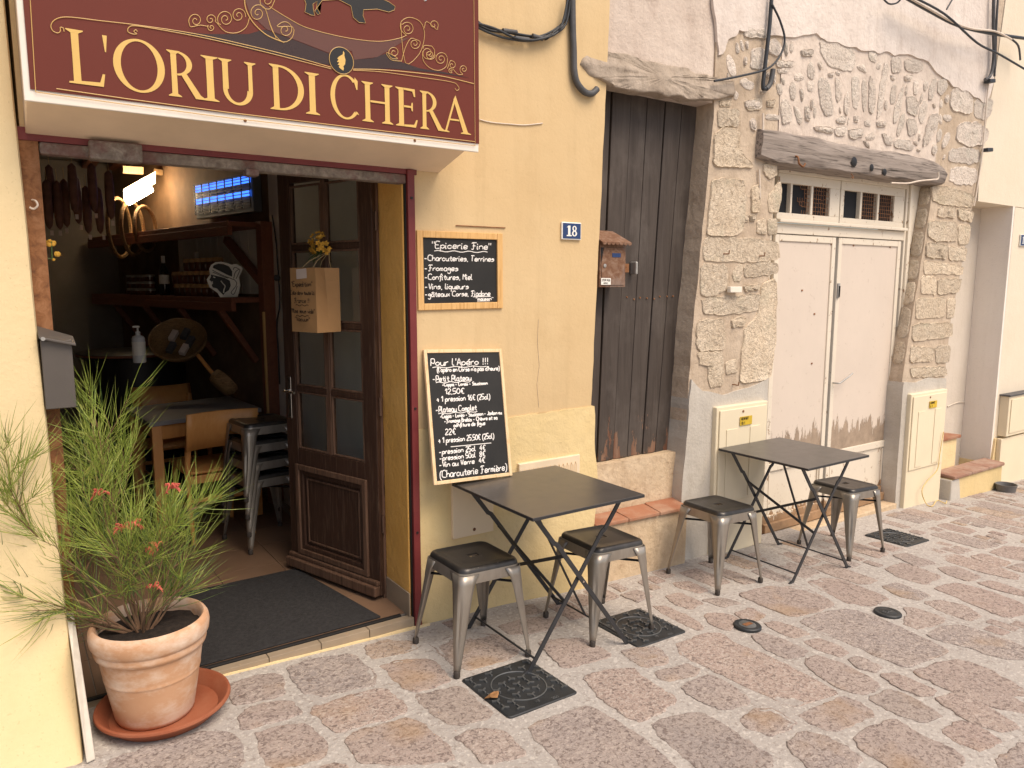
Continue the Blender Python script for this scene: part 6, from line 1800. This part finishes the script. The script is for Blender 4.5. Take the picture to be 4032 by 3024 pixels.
# ================================================================== CABLES ON THE WALLS
def cable(name, label, px, Y, r, mat, cat='cable', per=6):
    o = MB().tube(spline([dw(x, y, Y) for x, y in px], per), r, 8).build(name, MAT[mat], None, smooth=60)
    return tag(o, label, cat)
cb = thing('cable_bundle', 'bundle of black cables sagging between the shop sign and the conduit', 'cable', dw(1130, 85, -0.03))
for i, pth in enumerate(([(1030, 45), (1050, 58), (1090, 68), (1130, 78), (1160, 80), (1195, 66), (1222, 40), (1230, -10)],
                         [(1030, 52), (1060, 66), (1110, 72), (1150, 78), (1190, 76), (1222, 52), (1233, -10)],
                         [(1030, 58), (1060, 72), (1100, 84), (1150, 88), (1190, 74), (1218, 45), (1226, -10)],
                         [(1030, 50), (1070, 62), (1120, 84), (1170, 84), (1210, 62), (1228, -10)])):
    MB().tube(spline([dw(x, y, -0.012-0.009*i) for x, y in pth], 5), 0.0058, 8).build('cable', MAT['cable'], cb, smooth=60)
for (xa, ya_, xb, yb2) in ((1086, 66, 1116, 70), (1112, 82, 1142, 86), (1150, 77, 1172, 84)):
    MB().tube([dw(xa, ya_, -0.03), dw(xb, yb2, -0.03)], 0.011, 10).build('connector', MAT['conduit'], cb, smooth=60)
for (xa, ya_) in ((1186, 78), (1208, 60)):
    a = dw(xa, ya_, -0.03)
    MB().tube([a+V((0.018*math.cos(t), 0.024*math.sin(t), 0.02*math.cos(t))) for t in [i*math.pi/8 for i in range(16)]], 0.003, 5, True, None, True).build('cable_tie', MAT['cable'], cb)
cable('conduit', 'dark grey conduit pipe curling at its lower end on the yellow wall', [(1236, -20), (1237, 60), (1239, 110), (1240, 150), (1246, 178), (1262, 198), (1278, 202), (1290, 192)], -0.022, 0.017, 'conduit', 'pipe')
hc = thing('hanging_cable', 'black cable hanging down the stone house with a loop and loose tail', 'cable', dw(1650, 190, -0.02))
MB().tube(spline([dw(x, y, -0.02) for x, y in ((1667, -10), (1662, 60), (1654, 130), (1648, 185), (1652, 192), (1660, 188))], 5), 0.012, 8).build('cable', MAT['cable'], hc, smooth=60)
MB().tube(spline([dw(x, y, -0.035) for x, y in ((1668, 10), (1685, 45), (1695, 85), (1685, 120), (1658, 148), (1600, 164), (1543, 175))], 5), 0.0065, 8).build('loop', MAT['cable'], hc, smooth=60)
MB().tube(spline([dw(x, y, -0.02) for x, y in ((1655, 192), (1664, 180), (1670, 150))], 4), 0.016, 8).build('cable_end', MAT['conduit'], hc, smooth=60)
cable('white_cable', 'thin white cable running down beside the timber beam', [(1648, 245), (1648, 285), (1646, 320), (1648, 338), (1662, 341), (1678, 343), (1683, 352)], -0.01, 0.0075, 'cable_white')
cable('white_cable', 'short length of white cable on the mortar below the beam end', [(1640, 366), (1641, 395), (1642, 428)], 0.004, 0.006, 'cable_white')
cable('white_cable', 'thin white cable at the right end of the timber beam', [(1925, 395), (1960, 396), (1985, 391), (2015, 388), (2026, 386), (2027, 372)], -0.07, 0.006, 'cable_white')
oc = thing('overhead_cables', 'tangle of black and white cables crossing the wall at the upper right', 'cable', dw(2100, 60, -0.2))
for pth, r_, Y_, mt in (([(1945, -12), (2010, 25), (2070, 55), (2140, 72), (2230, 85)], 0.013, -0.10, 'cable'), ([(1965, -10), (2040, 30), (2110, 92), (2160, 118), (2240, 165)], 0.008, -0.16, 'cable'),
                        ([(1955, -10), (2000, 15), (2060, 48), (2100, 62), (2150, 68), (2185, 85)], 0.008, -0.12, 'cable_white'), ([(1905, -6), (1920, 8), (1938, 6), (1950, -8)], 0.006, -0.08, 'cable'),
                        ([(2045, 20), (2062, -10)], 0.006, -0.12, 'cable'), ([(2147, -10), (2146, 60), (2147, 120), (2141, 160), (2128, 172)], 0.013, -0.03, 'conduit'), ([(2156, -10), (2152, 60), (2150, 130), (2148, 165)], 0.009, -0.03, 'conduit'), ([(2186, 85), (2200, 100), (2204, 130)], 0.008, -0.05, 'conduit')):
    MB().tube(spline([dw(x, y, Y_) for x, y in pth], 5), r_, 7).build('cable', MAT[mt], oc, smooth=60)
for x, y in ((2131, 177), (2126, 325)):
    MB().prism([dw(x-6, y-4, -0.0), dw(x+6, y-4, -0.0), dw(x+6, y+4, -0.0), dw(x-6, y+4, -0.0)], (0, -0.05, 0)).build('cable_clip', MAT['cable'], oc, bevel=0.004)
cable('wall_wire', 'thin wire running down the edge of the stone house beside the cream wall', [(2135, 180), (2128, 260), (2122, 330), (2112, 400), (2104, 445)], -0.01, 0.006, 'cable_white')
cable('wall_wire', 'faint wire stapled across the yellow wall right of the sign', [(1036, 258), (1060, 264), (1100, 268), (1135, 270), (1172, 266)], -0.004, 0.0028, 'cable_white')

for lab, px in (('hairline crack running down the yellow wall above its lighter foot', ((1163, 690), (1161, 740), (1165, 790), (1160, 830), (1164, 880))), ('short crack in the lighter foot of the yellow wall', ((1135, 905), (1137, 925), (1133, 945)))):
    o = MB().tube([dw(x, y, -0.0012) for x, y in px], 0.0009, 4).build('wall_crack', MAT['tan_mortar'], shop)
    o['label'] = lab

# ================================================================== INSIDE THE SHOP
tag(MB().prism([(0.36, 0.056, 0.0004), (1.405, 0.062, 0.0004), (1.268, 0.895, 0.0004), (0.36, 0.895, 0.0004)], (0, 0, 0.011)).build('doormat', MAT['mat'], None, bevel=0.004), 'large charcoal doormat filling the doorway', 'doormat')
def wl(t, n, z): return W0+WD*t+WN*n+V((0, 0, z))
# shelving on the right-hand wall
sf = thing('wall_shelf', 'red brown wooden wall shelves with slanting braces inside the shop', 'shelf', wl(1.3, 0.1, 0))
def wbox(mb, t0, t1, n0, n1, z0, z1): return mb.obox(wl((t0+t1)/2, (n0+n1)/2, (z0+z1)/2), WD*((t1-t0)/2), WN*((n1-n0)/2), V((0, 0, (z1-z0)/2)))
wbox(MB(), 0.02, 2.9, 0.012, 0.30, 1.465, 1.50).build('shelf_board', MAT['shelf_wood'], sf, bevel=0.003)
wbox(MB(), 0.02, 2.9, 0.27, 0.305, 1.405, 1.464).build('shelf_lip', MAT['shelf_wood'], sf, bevel=0.003)
wbox(MB(), 0.02, 2.9, 0.012, 0.30, 1.99, 2.025).build('shelf_board', MAT['shelf_wood'], sf, bevel=0.003)
wbox(MB(), 0.02, 2.9, 0.27, 0.305, 1.93, 1.989).build('shelf_lip', MAT['shelf_wood'], sf, bevel=0.003)
wbox(MB(), -0.06, 0.018, 0.012, 0.10, 0.0, 2.03).build('post', MAT['shelf_wood'], sf, bevel=0.004)
for t in (0.25, 0.95, 1.65, 2.35):
    MB().bar(wl(t, 0.28, 1.41), wl(t-0.0, 0.02, 1.02), 0.045, 0.04, WD).build('brace', MAT['shelf_wood'], sf, bevel=0.003)
MB().bar(wl(0.02, 0.06, 1.60), wl(0.55, 0.06, 1.93), 0.05, 0.05, WN).build('brace', MAT['shelf_wood'], sf, bevel=0.003)
wbox(MB(), -0.075, -0.061, 0.105, 0.12, 0.55, 1.40).build('yellow_edge_strip', MAT['pine'], sf)
# jars
def make_jar(label, group):
    o = thing('jar', label, 'jar', (0, 0, 0), 0, group)
    MB().lathe([(0.036, 0), (0.040, 0.005), (0.040, 0.07), (0.034, 0.08)], (0, 0, 0), 14).build('glass', MAT['jar_honey'], o, True, smooth=50)
    MB().lathe([(0.041, 0.066), (0.043, 0.075), (0.038, 0.085), (0.037, 0.095)], (0, 0, 0), 14).build('cloth_lid', MAT['jar_lid'], o, True, smooth=50)
    return o
ORD = ['first', 'second', 'third', 'fourth', 'fifth', 'sixth', 'seventh', 'eighth', 'ninth', 'tenth', 'eleventh', 'twelfth', 'thirteenth']
JG = 'dark jars stacked on the shelf'
JL = 'dark jam jar with a cloth lid in the stacked rows on the shelf'
j0 = None
for row in range(3):
    for i in range(8 if row < 2 else 6):
        p = wl(0.42+i*0.10+(0.03 if row == 1 else 0), 0.20, 1.50+row*0.0965)
        JL = 'dark jam jar with a cloth lid, %s row, %s from the cut-out head' % (('bottom', 'middle', 'top')[row], ORD[i])
        if j0 is None: j0 = make_jar(JL, JG); j0.location = p
        else: copy_tree(j0, p, random.uniform(0, 3), JL)
def tin_jar():
    o = thing('preserve_tin', 'small pale jar in the stacked group at the far end of the shelf', 'jar', (0, 0, 0), 0, 'small pale jars at the far end of the shelf')
    MB().lathe([(0.040, 0), (0.042, 0.004), (0.042, 0.045), (0.040, 0.05)], (0, 0, 0), 14).build('can', MAT['jar_honey'], o, True, smooth=50)
    MB().lathe([(0.0425, 0.036), (0.0425, 0.055), (0.030, 0.057)], (0, 0, 0), 14).build('lid', MAT['tin'], o, True, smooth=50)
    return o
t0_ = tin_jar(); t0_.location = wl(1.72, 0.2, 1.5)
for row in range(3):
    for i in range(5):
        lb_ = 'small pale lidded jar, %s layer, %s from the wine bottle' % (('bottom', 'middle', 'top')[row], ORD[i])
        if row == 0 and i == 0: t0_['label'] = lb_; continue
        copy_tree(t0_, wl(1.72+i*0.105, 0.2, 1.5+row*0.058), 0, lb_)
def bottle(label, p, s_=1.0):
    o = thing('wine_bottle', label, 'bottle', p, 0, 'bottles on the shelf')
    MB().lathe([(0.036*s_, 0), (0.038*s_, 0.005), (0.038*s_, 0.18*s_), (0.030*s_, 0.21*s_), (0.015*s_, 0.235*s_), (0.014*s_, 0.27*s_)], p, 16).build('glass', MAT['bottle'], o, smooth=50)
    MB().lathe([(0.0148*s_, 0.25*s_), (0.0148*s_, 0.305*s_), (0.013*s_, 0.307*s_)], p, 12).build('cap', MAT['white_plastic'], o, smooth=50)
    MB().lathe([(0.0386*s_, 0.09*s_), (0.0386*s_, 0.16*s_)], p, 16, None, (False, False)).build('label', MAT['plate_white'], o, smooth=50)
bottle('tall wine bottle with a white cap standing left of the jars', wl(1.36, 0.22, 1.50), 1.05)
bottle('second white capped wine bottle behind the stacked jars', wl(1.02, 0.09, 1.50), 1.12)
# cut-out head emblem with a head band
em = thing('emblem_cutout', 'black and white cut-out head in profile with a head band, on the shelf end', 'emblem', wl(0.16, 0.27, 1.50))
EO, EW = 4.424, 1
ept = lambda x, y, n: None
def ep(x, y, n):
    c = wl(0.16, 0.27, 1.50); d = (CAM-c); d.z = 0; d.normalize(); r_ = V((-d.y, d.x, 0))
    if r_.dot(RT) < 0: r_ = -r_
    s_ = 0.000475
    return c + r_*((x-1460)*s_) + V((0, 0, (648-y)*s_)) + d*n
OUT = [(1375, 648), (1340, 580), (1265, 520), (1240, 500), (1215, 440), (1200, 380), (1250, 310), (1240, 230), (1270, 170), (1330, 130), (1420, 120), (1500, 140), (1560, 165), (1620, 150), (1690, 190), (1710, 220), (1650, 350), (1665, 470), (1620, 640)]
HEAD = [(1420, 612), (1370, 560), (1335, 515), (1280, 500), (1265, 470), (1275, 440), (1255, 405), (1235, 390), (1262, 340), (1262, 310), (1300, 320), (1400, 345), (1450, 360), (1520, 400), (1530, 470), (1500, 540), (1440, 580)]
HAIR = [(1290, 205), (1310, 170), (1370, 150), (1440, 155), (1520, 190), (1560, 260), (1555, 340), (1500, 320), (1400, 265), (1300, 215)]
MB().prism([ep(x, y, 0) for x, y in OUT], ep(0, 0, -0.008)-ep(0, 0, 0)).build('white_board', MAT['plate_white'], em)
for nm, sh_ in (('black_head', HEAD), ('black_hair', HAIR)):
    MB().prism([ep(x, y, 0.0015) for x, y in sh_], ep(0, 0, -0.001)-ep(0, 0, 0)).build(nm, MAT['black'], em)
dcam = (ep(0, 0, 1)-ep(0, 0, 0))
mb = MB()
for ln in ([(1285, 245), (1400, 310), (1520, 360), (1580, 385)], [(1290, 275), (1420, 335), (1500, 365)], [(1575, 370), (1600, 280), (1640, 240), (1670, 240), (1610, 370)], [(1580, 380), (1615, 430), (1600, 480), (1570, 520), (1530, 575), (1560, 605), (1590, 560), (1620, 480)], [(1575, 240), (1600, 200), (1660, 230)]):
    mb.tube(spline([ep(x, y, 0.002) for x, y in ln], 3), 0.0022, 4, True, dcam)
mb.build('band_lines', MAT['black'], em)
mb = MB()
for ln in ([(1395, 400), (1420, 440), (1450, 480), (1430, 540), (1425, 580)], [(1275, 410), (1275, 450)], [(1290, 345), (1320, 355)]):
    mb.tube(spline([ep(x, y, 0.004) for x, y in ln], 3), 0.0035, 4, True, dcam)
mb.build('white_accents', MAT['plate_white'], em)
# insect lamp
zl = thing('insect_lamp', 'wall insect lamp glowing blue behind a black grille', 'lamp', wl(0.75, 0.1, 2.04))
def wlx(px_, py_, n=0.10): return plane_hit(px_*K, py_*K, WN, WN.dot(W0)+n)
za, zb_ = wlx(540, 365), wlx(420, 465)
ta, tb = (za-W0).dot(WD), (zb_-W0).dot(WD)
z_lo, z_hi = wlx(540, 457).z, wlx(540, 372).z
wbox(MB(), ta, tb, 0.02, 0.085, z_lo, z_hi).build('casing', MAT['zapper'], zl, bevel=0.004)
for za_, zb2 in ((z_lo+(z_hi-z_lo)*0.76, z_lo+(z_hi-z_lo)*0.93), (z_lo+(z_hi-z_lo)*0.40, z_lo+(z_hi-z_lo)*0.57)):
    wbox(MB(), ta+0.03, tb-0.03, 0.0855, 0.093, za_, zb2).build('blue_tube', MAT['uv'], zl)
for i in range(8):
    t = ta+0.02+i*(tb-ta-0.04)/7
    wbox(MB(), t-0.004, t+0.004, 0.094, 0.101, z_lo+0.03, z_hi-0.01).build('grille_bar', MAT['black'], zl)
for i in range(11):
    z = z_lo+0.04+i*(z_hi-z_lo-0.05)/10
    wbox(MB(), ta+0.01, tb-0.01, 0.1015, 0.106, z-0.003, z+0.003).build('grille_wire', MAT['black'], zl)
# wire and plug on the pale wall
pw_ = thing('power_cord', 'black power cord with a round plug hanging on the pale inner wall', 'cord', (1.62, 2.2, 1.3))
cpts = [plane_hit(x*K, y*K, V((1, 0, 0)), 1.618) for x, y in ((588, 465), (596, 520), (600, 575), (602, 600), (604, 660), (598, 700), (601, 760), (604, 830))]
MB().tube(spline(cpts, 5), 0.005, 6).build('cord', MAT['cable'], pw_, smooth=60)
MB().ball(cpts[3]+V((-0.012, 0, 0)), 0.024, 10, 6).build('plug', MAT['conduit'], pw_, smooth=60)
# back of the shop: tube lamp, rafters, wicker and hanging sausages
tl = thing('tube_lamp', 'lit fluorescent tube lamp glowing warm at the back of the shop', 'lamp', zp(305*K, 405*K, 2.42))
def yp(x, y, Y_): return wp(x*K, y*K, Y_)
YB = 3.9
a, b = yp(274, 418, YB), yp(322, 388, YB)
tl.location = (a+b)/2; TM[tl.name] = Matrix.Translation((a+b)/2)
MB().tube([a, b+V((0, 0.1, 0))], 0.034, 10).build('tube', MAT['tube'], tl, smooth=60)
a2, b2_ = yp(276, 436, YB), yp(330, 405, YB)
MB().tube([a2, b2_+V((0, 0.1, 0))], 0.030, 10).build('tube', MAT['tube'], tl, smooth=60)
MB().prism([yp(268, 432, YB+0.14), yp(336, 396, YB+0.14), yp(336, 370, YB+0.14), yp(268, 408, YB+0.14)], (0, 0.03, 0)).build('diffuser', MAT['diffuser'], tl)
for x0, y0, x1, y1 in ((266, 358, 310, 376), (334, 364, 352, 378)):
    P = [yp(x0, y0, YB+0.2), yp(x1, y0+3, YB+0.2), yp(x1, y1, YB+0.2), yp(x0, y1-3, YB+0.2)]
    tag(MB().prism(P, (0, 0.05, 0)).build('wall_box', MAT['pine_light'], None), 'pale wooden box lit by the tube lamp, %s' % ('the wider one' if x0 < 300 else 'the narrower one'), 'box')
for i, x in enumerate((250, 318, 362)):
    P0 = yp(x, 350, YB-0.6)
    tag(MB().box(P0.x-0.05, P0.x+0.05, 0.5, 5.28, 2.69, 2.745).build('ceiling_beam', MAT['shelf_wood'], None, bevel=0.004), 'dark ceiling beam in the shop, number %s from the left' % ('one', 'two', 'three')[i], 'beam')
wk = thing('wicker_hoop', 'round wicker carrier hanging high in the shop below the tube lamp', 'basket', yp(270, 520, 4.2))
for rr, tt in ((0.22, 0.0), (0.20, 0.10), (0.17, 0.2)):
    c = yp(258, 492, 4.0)+V((tt, 0.1*tt, 0))
    MB().tube([c+V((0.10*math.cos(t), 0.12*math.cos(t), rr*math.sin(t)*1.1)) for t in [i*math.pi/14 for i in range(28)]], 0.016, 6, True, None, True).build('hoop', MAT['wicker'], wk, smooth=60)
bar_o = thing('hanging_rail', 'rail near the ceiling with cured sausages hung from it', 'rail', (0.45, 2.6, 2.4))
RA, RB = wp(85*K, 350*K, 2.4), wp(232*K, 350*K, 2.4)
RA.z = RB.z = 2.44
MB().tube([RA, RB], 0.018, 8).build('rail', MAT['shelf_wood'], bar_o, smooth=60)
def sausage():
    o = thing('hanging_sausage', 'dark cured sausage with a paper tag hanging in the shop', 'sausage', (0, 0, 0), 0, 'cured sausages hung from the rail')
    MB().lathe([(0.004, 0), (0.022, -0.02), (0.027, -0.10), (0.026, -0.22), (0.018, -0.28), (0.004, -0.30)], (0, 0, -0.07), 10).build('meat', MAT['sausage'], o, True, smooth=60)
    MB().tube([(0, 0, 0.0), (0.003, 0, -0.07)], 0.002, 4).build('string', MAT['string'], o, True)
    MB().box(0.0, 0.018, -0.030, -0.029, -0.41, -0.38).build('tag', MAT['paper'], o, True)
    return o
s0 = None
for i in range(10):
    u = (i+0.5+random.uniform(-.25, .25))/10
    p = RA.lerp(RB, u)+V((0, random.uniform(-.15, .15), -0.02-random.uniform(0, .16)))
    lb_ = 'dark cured sausage with a paper tag, %s from the left on the rail' % ORD[i]
    if s0 is None: s0 = sausage(); s0.location = p; s0['label'] = lb_
    else: copy_tree(s0, p, random.uniform(-.6, .6), lb_)
# tables and chairs
it = thing('shop_table', 'small grey topped wooden table inside the shop', 'table', (1.03, 2.3, 0))
ic = [V((0.655, 2.56)), V((0.70, 1.85)), V((1.43, 2.03)), V((1.385, 2.74))]
MB().prism([V((p.x, p.y, 0.752)) for p in ic], (0, 0, -0.028)).build('table_top', MAT['grey_top'], it, bevel=0.003)
cen = sum(ic, V((0, 0)))/4
for p in ic:
    q = p.lerp(cen, 0.13)
    MB().box(q.x-0.03, q.x+0.03, q.y-0.03, q.y+0.03, 0.0, 0.723).build('leg', MAT['beech'], it, bevel=0.004)
for i in range(4):
    a, b = ic[i].lerp(cen, 0.13), ic[(i+1) % 4].lerp(cen, 0.13)
    MB().bar((a.x, a.y, 0.675), (b.x, b.y, 0.675), 0.09, 0.02, (0, 0, 1)).build('apron', MAT['beech'], it, bevel=0.002)
def chair(label, x, y, rz):
    o = thing('wooden_chair', label, 'chair', (x, y, 0), rz, 'bentwood chairs in the shop')
    # local: back along x at y=0, seat towards +y
    for sx_ in (-1, 1):
        MB().tube(spline([(sx_*0.185, -0.03, 0.0), (sx_*0.19, 0.0, 0.42), (sx_*0.185, -0.03, 0.62), (sx_*0.18, -0.075, 0.76)], 4), [0.014]*4+[0.019]*9, 8).build('back_leg', MAT['beech'], o, True, smooth=60)
        MB().tube([(sx_*0.18, 0.40, 0.0), (sx_*0.175, 0.37, 0.43)], [0.013, 0.018], 8).build('front_leg', MAT['beech'], o, True, smooth=60)
        MB().tube([(sx_*0.186, -0.01, 0.22), (sx_*0.178, 0.385, 0.22)], 0.009, 6).build('side_rail', MAT['beech'], o, True, smooth=60)
    L = []
    for z, of in ((0.60, 0.0), (0.72, -0.028), (0.83, -0.06)):
        L.append([V((x_, of-0.028+0.05*(1-(x_/0.21)**2)-0.05, z)) for x_ in [-0.21+0.42*i/10 for i in range(11)]])
    bk = MB()
    for l in L: bk.v += l
    for j in range(2):
        for i in range(10):
            a = j*11+i; bk.f.append((a, a+1, a+12, a+11))
    b_ = bk.build('backrest', MAT['beech'], o, True, smooth=60)
    md = b_.modifiers.new('ply', 'SOLIDIFY'); md.thickness = 0.014; md.offset = 0
    MB().loops([sq_loop(0.19, 0.05, 0.43, 8), sq_loop(0.205, 0.06, 0.44, 8), sq_loop(0.205, 0.06, 0.455, 8), sq_loop(0.19, 0.05, 0.462, 8)], True, True).build('seat', MAT['beech'], o, True, smooth=40).location = (0, 0.19, 0)
    MB().bar((-0.19, 0.0, 0.40), (0.19, 0.0, 0.40), 0.05, 0.02).build('seat_rail', MAT['beech'], o, True, bevel=0.003)
    MB().bar((-0.185, -0.01, 0.27), (0.185, -0.01, 0.27), 0.025, 0.014).build('stretcher', MAT['beech'], o, True, bevel=0.003)
    return o
chair('beech chair with its back to the street, before the grey table', 1.06, 1.69, 0.06)
chair('second beech chair facing the street from behind the grey table', 0.98, 2.92, math.pi+0.1)
# barrel table with a gel bottle, tilted basket
br = thing('bar_table', 'round black topped bar table deep in the shop', 'table', (0.78, 3.35, 0))
MB().lathe([(0.40, 1.035), (0.415, 1.045), (0.415, 1.065), (0.40, 1.072), (0.01, 1.073)], (0.86, 3.45, 0), 40).build('top', MAT['black'], br, smooth=40)
MB().lathe([(0.36, 0.0), (0.36, 1.034)], (0.86, 3.45, 0), 32).build('barrel', MAT['black'], br, smooth=40)
MB().lathe([(0.4155, 1.047), (0.418, 1.055), (0.4155, 1.063)], (0.86, 3.45, 0), 40, None, (False, False)).build('edge_band', MAT['shelf_wood'], br, smooth=40)
gp_ = zp(302*K, 783*K, 1.075)
gb2 = thing('gel_bottle', 'pale pump bottle of hand gel on the black bar table', 'bottle', gp_)
MB().lathe([(0.038, 0.0), (0.041, 0.006), (0.041, 0.16), (0.034, 0.175), (0.016, 0.182)], gp_, 20).build('body', MAT['gel'], gb2, smooth=50)
MB().lathe([(0.015, 0.182), (0.015, 0.205), (0.006, 0.208), (0.006, 0.235)], gp_, 12).build('pump', MAT['white_plastic'], gb2, smooth=50)
MB().box(gp_.x-0.03, gp_.x+0.012, gp_.y-0.008, gp_.y+0.008, gp_.z+0.232, gp_.z+0.245).build('nozzle', MAT['white_plastic'], gb2, bevel=0.003)
MB().lathe([(0.0415, 0.05), (0.0415, 0.14)], gp_, 20, None, (False, False)).build('label', MAT['plate_white'], gb2, smooth=50)
bk_c = wp(385*K, 735*K, 2.75)
bs = thing('wicker_basket', 'shallow wicker basket of small goods tilted to the street', 'basket', bk_c+V((0, 0, -0.15)))
axb = V((-0.25, -0.72, 0.75)).normalized()
MB().lathe([(0.02, -0.085), (0.13, -0.075), (0.185, -0.02), (0.20, 0.02), (0.192, 0.022), (0.175, -0.012), (0.125, -0.06), (0.01, -0.066)], bk_c, 28, axb).build('bowl', MAT['wicker'], bs, smooth=60)
e1 = axb.orthogonal().normalized(); e2 = axb.cross(e1)
for i in range(4):
    z_ = -0.06+0.022*i; r_ = 0.15+0.014*i
    MB().tube([bk_c+axb*z_+(e1*math.cos(t)+e2*math.sin(t))*r_ for t in [q*math.pi/14 for q in range(28)]], 0.008, 5, True, None, True).build('cane_ring', MAT['wicker'], bs, smooth=60)
for i, (u, v_) in enumerate(((-.06, .03), (.05, .06), (.03, -.07), (-.05, -.06), (.09, -.01))):
    c = bk_c+axb*(-0.025)+e1*u+e2*v_
    tag(MB().obox(c, e1*0.045, e2*0.022, axb*0.018).build('small_packet', MAT['paper'] if i % 2 else MAT['conduit'], None, bevel=0.004), ('pale' if i % 2 else 'dark')+' small packet in the tilted basket, '+('left', 'upper right', 'lower right', 'lower left', 'rightmost')[i]+' one', 'packet', 'packets in the wicker basket')
bm_c = wp(482*K, 828*K, 2.2)
pd = thing('wicker_scoop', 'wicker scoop with a wooden handle lying above the beech chairs', 'basket', bm_c)
MB().lathe([(0.03, -0.05), (0.085, -0.04), (0.10, 0.0), (0.095, 0.04), (0.03, 0.05)], bm_c, 20, (0.75, 0.1, 0.62)).build('scoop', MAT['wicker'], pd, smooth=60)
MB().tube([bm_c+V((-0.03, 0, 0.02)), wp(428*K, 768*K, 2.4)], 0.014, 8).build('handle', MAT['beech'], pd, smooth=60)
